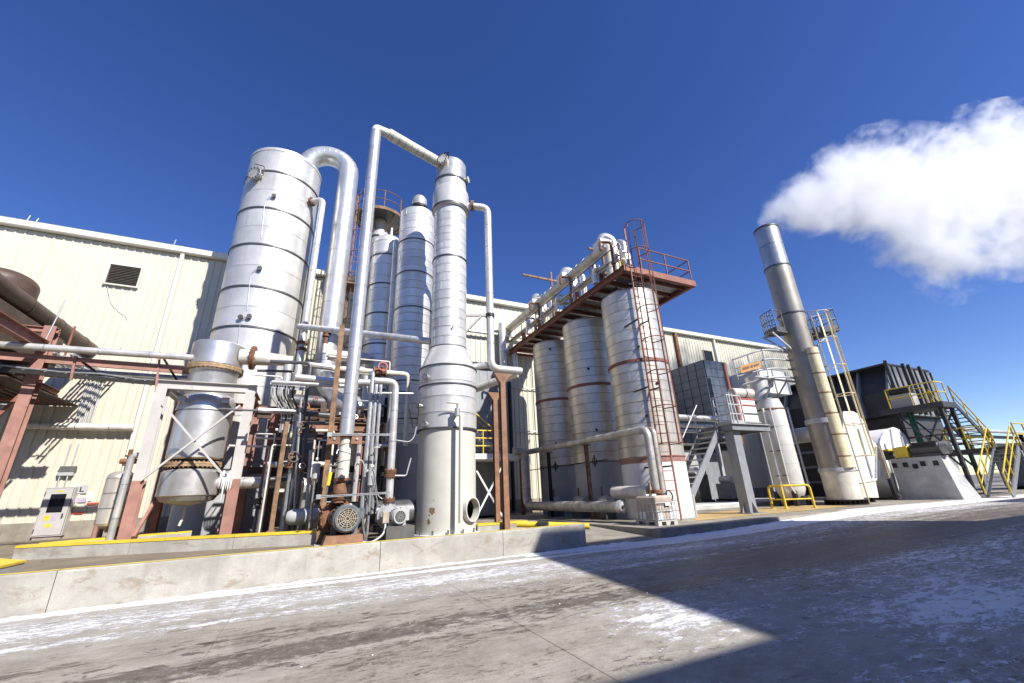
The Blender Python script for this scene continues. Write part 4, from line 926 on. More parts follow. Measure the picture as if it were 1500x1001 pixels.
for (px_, py_, rr) in ((627, 553, 0.10), (625, 622, 0.10), (618, 595, 0.08), (664, 478, 0.03)):
    p, n = on_face(px_, py_, JX, JY, RW if py_ > 500 else RU); nz = t.part('nozzle', MB().drum(p-n*0.03, n, rr*0.7, 0.12, 14).drum(p+n*0.09, n, rr, 0.03, 16), 'galv')
    if rr > 0.05:
        sd = Vector((-n.y, n.x, 0))
        for k in range(8):
            a = k*math.pi/4; t.part('bolt', MB().drum(p+n*0.07+(sd*math.cos(a)+Vector((0, 0, 1))*math.sin(a))*rr*0.82, n, 0.012, 0.08, 6), 'seam', nz)
# valve and standpipe in front of the base
p, n = on_face(668, 606, JX, JY, RW); n = Vector((-0.16, -0.987, 0)); sd = Vector((-n.y, n.x, 0))
vx = p+n*0.24
vb = t.part('valve', MB().drum(p-n*0.02, n, 0.06, 0.26, 14).drum(vx-Vector((0, 0, 0.1)), (0, 0, 1), 0.075, 0.2, 14).drum(vx+Vector((0, 0, 0.08)), (0, 0, 1), 0.03, 0.14, 8), 'galv')
t.part('lever', MB().bar(vx+Vector((0, 0, 0.22))+sd*0.06, vx+Vector((0, 0, 0.25))-sd*0.30, 0.04, 0.015), 'rust', vb)
sp_ = on_face(673, 700, JX, JY, RB, 0.25)[0]
t.part('standpipe', MB().tube([vx+sd*0.06-Vector((0, 0, 0.05)), Vector((vx.x+sd.x*0.10, vx.y+sd.y*0.10, vx.z-0.12)), Vector((vx.x+sd.x*0.10, vx.y+sd.y*0.10, z_b+0.28))], 0.055, 12, 0.08), 'cream_paint')
tower_t = t

# ---- overhead line and tall riser
GX, GY = 0.738, 11.2
gz1, gz0 = ZAT(GX, GY, 190), ZAT(GX, GY, 640)
t = T('tall_riser', 'very tall straight silver riser pipe standing between the pumps and the sky', 'pipe', (GX, GY, 1.5))
run = t.part('pipe_run', MB().lathe([(0.168, gz0), (0.168, gz1-0.12)], (GX, GY, 0), 28), 'silver_jacket')
k = 0; zq = gz0+0.45
while zq < gz1-0.3:
    t.part('jacket_lap', MB().ring((GX, GY, zq), (0, 0, 1), 0.167, 0.004, 0.025, 28), 'galv', run); zq += 0.62
ex = PY(567, 181, GY+0.05)
t.part('elbow', MB().tube([(GX, GY, gz1-0.13), (GX, GY, gz1+0.03), (GX+0.45, GY+0.06, gz1+0.03)], 0.145, 20, 0.16), 'weathered_pipe')
o0 = Vector((GX+0.40, GY+0.05, gz1+0.03)); o1 = Vector((JX-0.14, JY-0.05, gz1-0.0)); jt = Vector((JX+0.02, JY-0.02, z_top+0.16))
ov = t.part('overhead_run', MB().tube([o0, o0.lerp(o1, 0.93), jt], 0.185, 22, 0.38), 'weathered_pipe')
d_ = (o1-o0).normalized()
for k in range(11): t.part('jacket_lap', MB().ring(o0+d_*(0.12+k*0.235), d_, 0.183, 0.009, 0.02, 24), 'dirty_pipe', ov)
wz0 = ZAT(GX, GY, 702)
t.part('wrapped_pipe', MB().tube([(GX, GY, gz0+0.02), (GX, GY, wz0)], 0.14, 20), 'weathered_pipe')
t.part('reducer_ring', MB().ring((GX, GY, gz0+0.0), (0, 0, 1), 0.13, 0.045, 0.05, 28), 'rust')
for k in range(4): t.part('wire_tie', MB().ring((GX, GY, wz0+0.2+0.2*k), (0.25*(-1)**k, 0.1, 1), 0.139, 0.008, 0.012, 20), 'black', None)
zv = ZAT(GX, GY, 722)
t.part('check_valve', MB().lathe([(0.17, 0.02), (0.17, -0.04), (0.09, -0.06), (0.15, -0.2), (0.16, -0.32), (0.09, -0.45), (0.17, -0.47), (0.17, -0.53)], (GX-0.03, GY, wz0), 20), 'rust')
t.part('pressure_gauge', MB().drum((GX+0.03, GY-0.26, wz0+0.14), (0, -1, 0), 0.075, 0.05, 18).tube([(GX+0.03, GY, wz0+0.1), (GX+0.03, GY-0.24, wz0+0.1)], 0.015, 6), 'paper')

# ---- pumps
def motor(t, c, ax, r, L, mat, grille):
    ax = Vector(ax).normalized(); c = Vector(c); u = Vector((-ax.y, ax.x, 0)).normalized(); w_ = Vector((0, 0, 1))
    b_ = t.part('motor', MB().lathe([(0.001, 0), (r*0.75, 0), (r*0.98, 0.03), (r, 0.08), (r, L*0.30), (r*0.90, L*0.32), (r*0.9, L), (0.001, L)], c, 36, -ax), mat)
    for k in range(20):
        a = 2*math.pi*k/20
        if abs(math.sin(a)) > 0.97: continue
        d = u*math.cos(a)+w_*math.sin(a); t.part('fin', MB().bar(c-ax*L*0.34+d*r*0.95, c-ax*L*0.97+d*r*0.95, 0.014, r*0.16, d), mat, b_)
    g = t.part('fan_cowl', MB().lathe([(r*0.70, 0.0), (r*0.70, 0.02), (r*0.86, 0.02), (r*0.95, -0.03), (r*0.90, -0.05)], c, 36, ax), mat, b_)
    t.part('fan_recess', MB().lathe([(0.001, 0.004), (r*0.74, 0.004)], c, 28, ax), 'black_steel', g)
    for k in range(5): t.part('grille_ring', MB().ring(c+ax*0.014, ax, r*(0.12+0.14*k), r*0.035, 0.012, 28), grille, g)
    for k in range(12):
        a = math.pi*2*k/12; d = u*math.cos(a)+w_*math.sin(a); t.part('grille_spoke', MB().bar(c+ax*0.016+d*r*0.1, c+ax*0.016+d*r*0.72, r*0.035, 0.01, ax), grille, g)
    for k in (-1, 1):
        for f in (0.36, 0.85): t.part('foot', MB().box(*sorted(((c-ax*L*f+u*k*r*0.75).x-0.06, (c-ax*L*f+u*k*r*0.75).x+0.06)), (c-ax*L*f).y-0.06, (c-ax*L*f).y+0.06, c.z-r*1.12, c.z-r*0.55), mat, b_, smooth=False)
    t.part('terminal_box', MB().box((c-ax*L*0.55+u*r*1.1).x-0.10, (c-ax*L*0.55+u*r*1.1).x+0.10, (c-ax*L*0.55).y-0.12, (c-ax*L*0.55).y+0.12, c.z-0.1, c.z+0.2), mat, b_, smooth=False)
    return b_
m0 = PY(509, 760, 10.55)
rM = 20.5*1.0/F*(m0-EYE).dot(CF)*0.96
t = T('large_pump', 'large rusty pump with blue motor and round fan grille on a concrete plinth', 'pump', (m0.x, 10.9, 0.3))
ax = Vector((0.06, -1, 0)).normalized()
motor(t, m0, ax, rM, 0.95, 'blue_motor', 'beige_grille')
zt_ = m0.z-rM*1.12
t.part('plinth', MB().box(m0.x-0.60, m0.x+0.48, 10.36, 12.5, 0.29, zt_-0.20), 'grey_concrete', smooth=False)
t.part('skid', MB().hexa([(m0.x-0.46, 10.5, zt_-0.20), (m0.x+0.38, 10.5, zt_-0.20), (m0.x+0.38, 12.4, zt_-0.20), (m0.x-0.46, 12.4, zt_-0.20), (m0.x-0.40, 10.52, zt_), (m0.x+0.34, 10.52, zt_), (m0.x+0.34, 12.4, zt_), (m0.x-0.40, 12.4, zt_)]), 'brown_post', smooth=False)
pc = Vector((m0.x-0.18, 11.45, m0.z+0.02))
vol = t.part('volute', MB().lathe([(0.001, -0.14), (0.30, -0.14), (0.38, -0.08), (0.38, 0.08), (0.30, 0.14), (0.001, 0.14)], pc, 32, (0.25, -1, 0)), 'rust')
t.part('bearing_bracket', MB().lathe([(0.22, 0.12), (0.2, 0.3), (0.12, 0.42), (0.12, 0.6)], pc, 24, (0.06, -1, 0)), 'rust')
t.part('discharge', MB().lathe([(0.14, 0.2), (0.13, 0.50), (0.2, 0.5), (0.2, 0.56)], pc, 22), 'rust')
for k in range(16):
    a = 2*math.pi*k/16; c = pc+Vector((math.cos(a)*0.34, -0.16-0.085*math.cos(a)*0, math.sin(a)*0.34)); t.part('bolt', MB().drum(c, (0, -1, 0), 0.02, 0.06, 6), 'rust', vol)
for dx in (0.28, 0.36): t.part('cable_drop', MB().tube([(m0.x+rM+0.05, 10.95, m0.z-0.02), (m0.x+rM+0.05+dx*0.2, 10.8, m0.z-0.35), (m0.x+rM+dx*0.5, 10.75, 0.32)], 0.022, 8, 0.15), 'seam')
m1 = PY(586, 757, 10.9); rS = 0.185
t = T('small_pump', 'small grey pump with round fan grille on a dark concrete block', 'pump', (m1.x-0.1, 11.1, 0.3))
motor(t, m1, (0.15, -1, 0), rS, 0.55, 'light_steel', 'galv')
t.part('plinth', MB().box(m1.x-0.33, m1.x+0.32, 10.72, 11.9, 0.29, m1.z-rS*1.1), 'dark_block', smooth=False)
pc = Vector((m1.x-0.22, 11.28, m1.z+0.02))
t.part('volute', MB().lathe([(0.001, -0.1), (0.22, -0.1), (0.26, 0), (0.22, 0.1), (0.001, 0.1)], pc, 26, (0.3, -1, 0)).lathe([(0.26, -0.02), (0.29, -0.02), (0.29, 0.02), (0.26, 0.02)], pc, 26, (0.3, -1, 0), closed=True), 'light_steel')
t.part('junction_box', MB().box(m1.x-0.40, m1.x-0.26, 10.86, 11.0, m1.z-0.12, m1.z+0.12), 'beige_grille', smooth=False)
t.part('flex_conduit', MB().tube([(m1.x-0.33, 10.92, m1.z-0.1), (m1.x-0.36, 10.78, m1.z-0.35), (m1.x-0.72, 10.72, m1.z-0.55), (m1.x-1.1, 10.72, m1.z-0.30)], 0.024, 8, 0.25), 'light_steel')
wp = 10.9+0.45
pipe('pump_riser', 'slim white pipe rising from the small pump with an elbow at its top', [(pc.x, pc.y, pc.z+0.2), (pc.x, pc.y, ZAT(pc.x, pc.y, 560)), (PY(548, 562, pc.y).x, pc.y, ZAT(pc.x, pc.y, 560)-0.0)], 0.095, 'pipe_jacket', bend=0.2, bands=0.8, fl=[((pc.x, pc.y, ZAT(pc.x, pc.y, 733)), (0, 0, 1)), ((pc.x, pc.y, ZAT(pc.x, pc.y, 697)), (0, 0, 1)), ((pc.x, pc.y, ZAT(pc.x, pc.y, 691)), (0, 0, 1))])
a = PY(575, 697, 11.2)
pipe('sample_line', 'thin bent sample tube sticking out beside the slim pump riser', [a, PY(595, 697, 11.2), PY(602, 671, 11.2)], 0.018, 'pipe_jacket', bend=0.05, n=6)
b0, b1 = PY(533, 753, 12.3), PY(612, 752, 12.3)
pipe('suction_header', 'fat black horizontal suction pipe behind the pumps with a silver collar', [(b0.x-0.2, 12.3, b0.z), (b1.x+0.2, 12.3, b0.z)], 0.31, 'dark_pipe', n=26, fl=[((b0.x+0.02, 12.3, b0.z), (1, 0, 0))], flmat='pipe_jacket')
# three grey conduits
for k, px_ in enumerate((546, 553, 560)):
    yy = 11.75; xx = PY(px_-8, 650, yy).x+0.0
    pipe('grey_conduit', ('thickest', 'middle', 'thinnest')[k]+' grey conduit of three rising together beside the tall riser', [(xx, yy, 0.9), (xx, yy, ZAT(xx, yy, 560 if k else 545)), (xx-0.02, yy+0.4, ZAT(xx, yy, 556 if k else 541))], (0.06, 0.05, 0.045)[k], 'galv', bend=0.15, n=10, group='three grey conduits', cat='conduit')
# small clutter of gauges and boxes
for k, (px_, py_, yy, lb) in enumerate(((463, 690, 11.8, 'grey canister transmitter with a bent tube beside the brown post'), (544, 700, 11.5, 'grey canister transmitter mounted on the grey conduits'))):
    p = PY(px_, py_, yy); t = T('transmitter', lb, 'instrument', (p.x, yy, p.z-0.25))
    t.part('body', MB().drum((p.x, yy, p.z-0.2), (0, 0, 1), 0.09, 0.38, 16, 0.02), 'light_steel'); t.part('knob', MB().lathe([(0.001, 0), (0.04, 0.02), (0.045, 0.06), (0.001, 0.1)], (p.x, yy, p.z+0.24), 12), 'paper')
    t.part('stem', MB().tube([(p.x, yy, p.z-0.2), (p.x, yy, 0.31)], 0.03, 8), 'galv'); t.part('tube', MB().tube([(p.x, yy, p.z+0.2), (p.x, yy, p.z+0.75), (p.x+0.16, yy, p.z+0.75)], 0.016, 6, 0.05), 'pipe_jacket')
p = PY(481, 702, 11.0); t = T('yellow_valve_handle', 'short yellow cylinder handle beside the brown post', 'valve', (p.x, 11.0, p.z-0.2))
t.part('handle', MB().drum((p.x, 11.0, p.z-0.15), (0.1, 0, 1), 0.045, 0.3, 12, 0.01), 'yellow'); t.part('stem', MB().tube([(p.x, 11.0, p.z-0.15), (p.x, 11.2, p.z-0.5), (GX-0.1, GY, p.z-0.5)], 0.02, 6), 'galv')
p = PY(436, 757, 12.9); t = T('grey_actuator', 'rounded grey actuator lying over the yellow bund top', 'actuator', (p.x, 12.9, 0.6))
t.part('body', MB().lathe([(0.001, -0.42), (0.13, -0.4), (0.19, -0.3), (0.19, 0.3), (0.12, 0.42), (0.001, 0.43)], (p.x+0.15, 12.7, p.z), 22, (1, -0.1, 0)), 'light_steel')
t.part('yoke', MB().tube([(p.x+0.1, 12.75, p.z-0.15), (p.x+0.0, 13.0, 0.33)], 0.06, 8).tube([(p.x+0.35, 12.75, p.z-0.15), (p.x+0.4, 13.0, 0.33)], 0.06, 8), 'galv')
# unistrut rails across the conduits
for (pa_, pb_, yy, lb) in (((482, 637), (575, 637), 11.0, 'upper thin steel strut tying the riser to the brown post'), ((466, 728), (571, 722), 10.95, 'lower thin steel strut tying the riser to the brown post')):
    a, b_ = PY(*pa_, yy), PY(*pb_, yy); t = T('strut', lb, 'strut', (a.x, yy, a.z)); t.part('channel', MB().chan(a, b_, 0.045, 0.045), 'galv'); t.part('clip', MB().box(a.x-0.04, a.x+0.06, yy-0.05, yy+0.05, a.z-0.05, a.z+0.05), 'galv', smooth=False)
for dx in (-1, 1):
    p = PY(508+dx*15-(3 if dx < 0 else 0), 643, 11.0); t = T('riser_clamp', 'brown clamp block on the %s side of the tall riser' % ('brown post' if dx < 0 else 'conduit'), 'clamp', (p.x, 11.0, p.z-0.15)); t.part('block', MB().hexa([(p.x-0.14, 11.0, p.z-0.12), (p.x+0.12, 11.0, p.z-0.12), (p.x+0.12, 11.12, p.z-0.12), (p.x-0.14, 11.12, p.z-0.12), (p.x-0.11, 11.0, p.z+0.13), (p.x+0.12, 11.0, p.z+0.15), (p.x+0.12, 11.12, p.z+0.15), (p.x-0.11, 11.12, p.z+0.13)]), 'brown_post', smooth=False); t.part('bolt', MB().drum((p.x, 10.97, p.z), (0, 1, 0), 0.03, 0.17, 6), 'galv')

# ---- posts among the pipes
def post(name, label, px_b, py_b, zb, py_t, w_, mat, dark=None):
    b_ = G(px_b, py_b, zb); zt_ = ZAT(b_.x, b_.y, py_t)
    t = T(name, label, 'post', (b_.x, b_.y, zb)); t.part('shaft', MB().ibeam((b_.x, b_.y, zb+0.02), (b_.x, b_.y, zt_), w_, w_, (0, 1, 0), 0.014), mat)
    t.part('base_plate', MB().box(b_.x-w_*0.9, b_.x+w_*0.9, b_.y-w_*0.9, b_.y+w_*0.9, zb-0.01, zb+0.02), mat, smooth=False)
    return t, b_, zt_
post('pipe_post', 'weathered brown steel post standing left of the large pump', 466, 799, 0.3, 478, 0.125, 'ochre_post')
post('pipe_post', 'slim ochre pole standing behind the bund near the vessel outlet', 397, 779, 0.58, 618, 0.10, 'ochre_post')
for (a, b_, yy, lb, mt_) in (((405, 600), (376, 782), 14.2, 'dark red steel column behind the ochre pole', 'red_oxide'), ((436, 690), (424, 780), 14.0, 'short pink steel stub beside the return pipe', 'pink_oxide'), ((377, 600), (340, 783), 16.3, 'brown red column behind the frame leg', 'pink_oxide'), ((535, 620), (527, 770), 14.6, 'dark red column behind the grey conduits', 'red_oxide')):
    xx = (PY(*a, yy).x+PY(*b_, yy).x)/2; t = T('steel_column', lb, 'column', (xx, yy, 0.31)); t.part('shaft', MB().ibeam((xx, yy, 0.31), (xx, yy, PY(*a, yy).z), 0.2, 0.2, (0, 1, 0)), mt_); t.part('base_plate', MB().box(xx-0.18, xx+0.18, yy-0.18, yy+0.18, 0.29, 0.33), mt_, smooth=False)
a, b_ = PY(392, 622, 14.2), PY(560, 630, 14.6)
t = T('pipe_bridge', 'rusty red cross beam carrying the pipework between the columns', 'beam', (a.x, 14.2, a.z)); t.part('beam', MB().ibeam(a, (b_.x, 14.4, a.z), 0.2, 0.26), 'brown_post')
for k in range(4): t.part('stiffener', MB().box(a.x+0.4+k*0.8, a.x+0.42+k*0.8, 14.12, 14.3, a.z-0.1, a.z+0.1), 'red_oxide', smooth=False)

# ---- pipework tangle between the riser and the white tank
tang = [
 ('upper white lagged pipe passing behind the tall riser', [(443, 533), (500, 541), (535, 541), (535, 600)], 15.2, 0.10, 'pipe_jacket'),
 ('fat white lagged stub passing behind the tall riser under the gooseneck', [(480, 520), (540, 526)], 16.6, 0.22, 'white_jacket'),
 ('rounded white lagged pipe end just above the cable tray', [(433, 553), (500, 560), (545, 561)], 12.6, 0.105, 'pipe_jacket'),
 ('thin grey pipe along the cable tray edge', [(398, 560), (505, 566)], 12.3, 0.055, 'galv'),
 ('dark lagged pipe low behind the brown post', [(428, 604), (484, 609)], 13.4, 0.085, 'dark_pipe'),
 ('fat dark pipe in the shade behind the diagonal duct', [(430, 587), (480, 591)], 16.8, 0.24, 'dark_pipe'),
 ('short white pipe dropping from the reducer elbow', [(422, 545), (420, 600)], 14.8, 0.12, 'pipe_jacket'),
 ('slim galvanised drop pipe beside the left of the brown post', [(441, 583), (436, 660), (430, 770)], 13.0, 0.035, 'galv'),
 ('slim galvanised drop pipe in front of the dark shed', [(455, 660), (446, 780)], 12.9, 0.045, 'galv'),
 ('second slim galvanised drop pipe by the return pipe', [(430, 700), (421, 780)], 13.1, 0.04, 'galv'),
 ('white drop pipe close behind the wrapped riser', [(527, 645), (518, 735)], 11.55, 0.06, 'pipe_jacket'),
 ('thin white horizontal line reaching the tower shoulder', [(553, 576), (613, 577)], 12.0, 0.03, 'pipe_jacket'),
 ('grey horizontal pipe behind the three conduits', [(538, 652), (568, 653)], 13.5, 0.055, 'galv'),
 ('grey upright pipe behind the pump riser', [(575, 565), (566, 650)], 13.6, 0.05, 'galv'),
]
for lb, pp, yy, r, mt_ in tang:
    P = [PY(*q, yy) for q in pp]
    pipe('lagged_pipe' if 'white' in lb or 'lag' in lb else 'small_pipe', lb, P, r, mt_, bands=0.9 if r > 0.07 else 0, n=16 if r > 0.1 else 8, bend=r*2)
# thicket of small pipes, valves and hangers between the white tank and the front tower
random.seed(33)
sx0, sx1 = -1.5, 2.3
for k in range(44):
    yy = random.uniform(12.9, 17.0) if k < 26 else random.uniform(12.6, 14.4); xx = random.uniform(sx0, sx1)*yy/14; r = random.choice((0.025, 0.03, 0.04, 0.055, 0.075))
    mt_ = random.choice(('galv', 'galv', 'pipe_jacket', 'dirty_pipe', 'dark_pipe', 'dark_pipe', 'weathered_pipe', 'rust'))
    z0_ = 0.32 if yy > 12.9 else 0.6
    if k % 2 or k > 32:
        z1_ = random.uniform(1.6, 5.2); pts = [(xx, yy, z0_), (xx, yy, z1_), (xx+random.choice((-1, 1))*random.uniform(0.4, 1.1), yy+random.uniform(-0.2, 0.2), z1_)]
    else:
        z1_ = random.uniform(1.0, 5.4); L_ = random.uniform(0.8, 2.4); pts = [(xx-L_/2, yy, z1_), (xx+L_/2, yy, z1_), (xx+L_/2, yy, max(0.33, z1_-random.uniform(0.6, 3.5)))]
    lb_ = '%s %s pipe %s in the thicket behind the pumps' % ('thin' if r < 0.035 else 'slim' if r < 0.05 else 'thick', {'galv': 'grey', 'pipe_jacket': 'silver', 'dirty_pipe': 'dirty', 'dark_pipe': 'dark', 'weathered_pipe': 'beige', 'rust': 'rusty'}[mt_], 'rising to a bent top' if k % 2 or k > 32 else 'running level then dropping')
    t = pipe('thicket_pipe', lb_, pts, r, mt_, bend=r*2.5, n=8, group='small pipes of the thicket')
    if r > 0.035:
        c = Vector(pts[0]).lerp(Vector(pts[1]), 0.6); d = (Vector(pts[1])-Vector(pts[0])).normalized()
        t.part('valve_body', MB().drum(c-d*r*2.2, d, r*1.7, r*4.4, 12, r*0.4).drum(c-d*r*2.6, d, r*2.1, r*0.6, 12).drum(c+d*r*2.0, d, r*2.1, r*0.6, 12), random.choice(('rust', 'seam', 'brown_post')))
        o_ = Vector((0.1, -1, 0.2)).normalized(); t.part('valve_stem', MB().tube([c, c+o_*r*5], r*0.3, 6).ring(c+o_*r*5, o_, r*1.6, r*0.4, r*0.4, 14), random.choice(('black_steel', 'red_tag', 'galv')))
for k, (z_, yy) in enumerate(((2.2, 15.2), (3.9, 15.4))):
    t = T('thicket_rack', ('lower red brown rack beam', 'upper red brown rack beam')[k]+' holding up the pipe thicket behind the brown post', 'beam', (0.3, yy, z_)); t.part('beam', MB().ibeam((-1.7, yy, z_), (2.35, yy, z_), 0.16, 0.2), 'brown_duct')
    for j in range(4): t.part('clip', MB().box(-1.3+j*1.0, -1.2+j*1.0, yy-0.1, yy+0.1, z_+0.1, z_+0.2), 'galv', smooth=False)
for k in range(3):
    xx = (-1.0, 0.2, 1.6)[k]; yy = 15.3; t = T('steel_column', ('dark red column of the thicket rack nearest the white tank', 'dark red column of the thicket rack behind the tall riser', 'dark red column of the thicket rack nearest the grey column')[k], 'column', (xx, yy, 0.31)); t.part('shaft', MB().ibeam((xx, yy, 0.31), (xx, yy, 4.4), 0.18, 0.18, (0, 1, 0)), 'brown_duct'); t.part('base_plate', MB().box(xx-0.16, xx+0.16, yy-0.16, yy+0.16, 0.29, 0.33), 'brown_duct', smooth=False)
# cable tray with its bundle
a, b_ = PY(396, 561, 13.0), PY(448, 565, 13.0)
t = T('cable_tray', 'galvanised tray with a bundle of cables dropping from it', 'tray', (a.x, 13.0, a.z-0.1))
t.part('rail', MB().chan(a, b_, 0.04, 0.09), 'galv'); t.part('rail', MB().chan(a+Vector((0, 0.45, 0)), b_+Vector((0, 0.45, 0)), 0.04, 0.09), 'galv')
for k in range(7): t.part('rung', MB().bar(a.lerp(b_, k/6), a.lerp(b_, k/6)+Vector((0, 0.45, 0)), 0.03, 0.02), 'galv')
random.seed(5)
for k in range(9):
    s0 = a.lerp(b_, 0.05+0.075*k)+Vector((0, 0.05, 0)); e = Vector((PY(412+3*k, 618, 13.3).x, 13.3, PY(415, 618, 13.3).z))
    t.part('cable', MB().tube([s0, s0-Vector((0, 0, 0.35)), e+Vector((0, 0, 0.25+0.05*(k % 3))), e-Vector((0, 0, 0.3))], 0.022, 6, 0.2), ('galv', 'light_steel', 'black')[k % 3])
t = T('cable_loops', 'looped grey cables hanging between the riser and the small pump', 'cable', (PY(555, 770, 11.4).x, 11.4, 0.4))
for (q, mt_) in ((((541, 680), (548, 690), (553, 730), (575, 735)), 'galv'), (((545, 697), (554, 740), (548, 752), (563, 760)), 'galv'), (((523, 700), (519, 680), (530, 672), (536, 690)), 'light_steel'), (((600, 600), (605, 628), (611, 624), (614, 590)), 'black'), (((580, 645), (600, 648), (607, 640), (610, 625)), 'light_steel')):
    t.part('cable', MB().tube([PY(*z_, 11.4) for z_ in q], 0.014, 6, 0.4), mt_)

# ---- grey tower and rear columns
IX, IY, IR = 3.0, 15.0, 0.725
zi = lambda py: ZAT(IX, IY-IR, py)
t = T('grey_column', 'tall blue grey jacketed column with a capped vent beside the front tower', 'column', (IX, IY, 0.31))
zp, zt_ = zi(650), zi(303)
t.part('skirt', MB().lathe([(IR-0.01, 0.31), (IR-0.01, zp)], (IX, IY, 0), 48), 'grey_paint')  # grey colour stands in for shade and sky reflection on the lower column
seams = [zi(v) for v in (650, 613, 557, 522, 450, 397, 350, 306)]
courses(t, IX, IY, zp, zt_, IR, 0.34, 'blue_jacket')
for v in (613, 557, 449, 397, 350): band(t, IX, IY, zi(v), IR+0.004, 'band', 0.022, 0.04)
t.part('top_cone', MB().lathe([(IR, zt_), (IR*0.8, zt_+0.10), (0.25, zt_+0.2)], (IX, IY, 0), 48), 'blue_jacket')
vz = zt_+0.15
vent = t.part('vent', MB().lathe([(0.26, 0.0), (0.26, 0.28)], (IX+0.05, IY, vz), 28), 'white_jacket')
flange(t, (IX+0.05, IY, vz+0.3), (0, 0, 1), 0.23, 'black_steel', vent, 14)
t.part('vent_cap', MB().lathe([(0.30, 0.34), (0.32, 0.4), (0.31, 0.72), (0.22, 0.86), (0.001, 0.9)], (IX+0.05, IY, vz), 28), 'tank_jacket', vent)
HX, HY, HR = 2.15, 17.3, 0.70
zh = lambda py: ZAT(HX, HY-HR, py)
t = T('rear_column', 'silver jacketed column with domed top behind the blue grey column', 'column', (HX, HY, 0.32))
t.part('skirt', MB().lathe([(HR-0.01, 0.32), (HR-0.01, zh(560))], (HX, HY, 0), 40), 'grey_paint')
courses(t, HX, HY, zh(560), zh(352), HR, 0.6, 'blue_jacket')
for v in (372, 415, 458, 503): band(t, HX, HY, zh(v), HR+0.004, 'band', 0.03, 0.05)
t.part('domed_top', MB().dome((HX, HY, zh(352)), HR+0.01, 0.6, n=40), 'white_jacket')
t.part('lifting_lug', MB().box(HX+0.05, HX+0.12, HY-0.3, HY+0.1, zh(352)+0.5, zh(352)+0.95), 'white_paint', smooth=False)
pxx = PY(577, 400, 15.9)
pipe('column_drain', 'narrow silver downpipe between the two jacketed columns', [(HX+0.35, HY-0.4, ZAT(pxx.x, 15.9, 352)), (pxx.x, 15.9, ZAT(pxx.x, 15.9, 352)), (pxx.x, 15.9, 2.0)], 0.11, 'blue_jacket', bend=0.2, bands=1.1)
# platform column
QX, QY, QR = PY(556, 340, 19.2).x, 19.2, 0.44
zq = lambda py: ZAT(QX, QY-QR, py)
t = T('platform_column', 'slim column crowned by a rusty round railed platform behind the tall riser', 'column', (QX, QY, 0.33))
courses(t, QX, QY, 0.4, zq(335), QR, 0.9, 'white_jacket'); band(t, QX, QY, zq(345), QR, 'band', 0.03, 0.1)
t.part('neck', MB().lathe([(QR-0.1, zq(335)), (QR-0.1, zq(318))], (QX, QY, 0), 28), 'tank_jacket')
zpl = zq(318); PR = 1.22
dk = t.part('deck', MB().lathe([(0.3, -0.05), (PR, -0.05), (PR, 0.0), (0.3, 0.0)], (QX, QY, zpl), 40, closed=True), 'dark_pipe')
t.part('edge_ring', MB().ring((QX, QY, zpl), (0, 0, 1), PR, 0.03, 0.16, 40), 'ochre_post', dk)
circ = [(QX+PR*math.cos(2*math.pi*k/24), QY+PR*math.sin(2*math.pi*k/24), zpl) for k in range(25)]
for hh in (0.55, 1.05): t.part('rail', MB().tube([(c[0], c[1], c[2]+hh) for c in circ], 0.022, 6), 'ochre_post')
for k in range(0, 24, 3): t.part('rail_post', MB().tube([circ[k], (circ[k][0], circ[k][1], zpl+1.05)], 0.024, 6), 'ochre_post')
for k in range(0, 24, 4): t.part('bracket', MB().bar((QX+QR*math.cos(k*math.pi/12), QY+QR*math.sin(k*math.pi/12), zpl-0.8), (QX+PR*0.9*math.cos(k*math.pi/12), QY+PR*0.9*math.sin(k*math.pi/12), zpl-0.06), 0.06, 0.06), 'ochre_post')
t = T('column_ladder', 'rusty caged ladder climbing the platform column behind the gooseneck', 'ladder', (QX-0.75, QY-0.3, 0.4))
ladder(t, (QX-0.72, QY-0.35, 0.4), (-0.6, -0.8, 0), zpl, 0.44, 'brown_post', 3.0, zpl+1.0)
zz_ = zq(430)
t.part('landing', MB().box(QX-1.5, QX-0.5, QY-1.1, QY-0.2, zz_, zz_+0.06), 'brown_post', smooth=False)
railing(t, [(QX-1.5, QY-0.2, zz_+0.06), (QX-1.5, QY-1.1, zz_+0.06), (QX-0.5, QY-1.1, zz_+0.06)], 'brown_post')

# ---- tower side outlet line
op = Vector((0.93, -0.36, 0)).normalized()
oz = ZAT(JX+0.8, JY-0.3, 302)
o0 = Vector((JX, JY, oz))+op*RU
dxp = PY(715, 400, JY-0.35)
ox = (PY(714, 350, JY-0.4).x+PY(720, 500, JY-0.4).x)/2; oy = JY-0.4
zl = ZAT(ox, oy, 540)
k1 = PY(763, 545, oy)
t = pipe('tower_outlet_line', 'white pipe leaving the front tower top and dropping to an elbow above the steel posts', [o0, (ox, oy, oz), (ox, oy, zl), (k1.x, oy, zl)], 0.125, 'white_jacket', bend=0.28, bands=0.9, fl=[(o0+op*0.22, op)], n=18, flmat='brown_post')
t2 = T('outlet_bracket', 'pale steel bracket holding the tower outlet line to the tower', 'bracket', (JX+RU, JY, 0))
zbk = ZAT(ox, oy, 463)
t2.e.location.z = zbk; t2.loc.z = zbk
t2.part('arm', MB().bar((JX+RU*0.9, JY-0.15, zbk), (ox-0.1, oy, zbk), 0.07, 0.07), 'chalk_paint'); t2.part('brace', MB().bar((JX+RU*0.9, JY-0.15, zbk-0.6), (ox-0.3, oy, zbk-0.04), 0.06, 0.06), 'chalk_paint'); t2.part('clamp', MB().ring((ox, oy, zbk), (0, 0, 1), 0.122, 0.03, 0.12, 20), 'black_steel')
kz = PY(700, 580, 13.8)
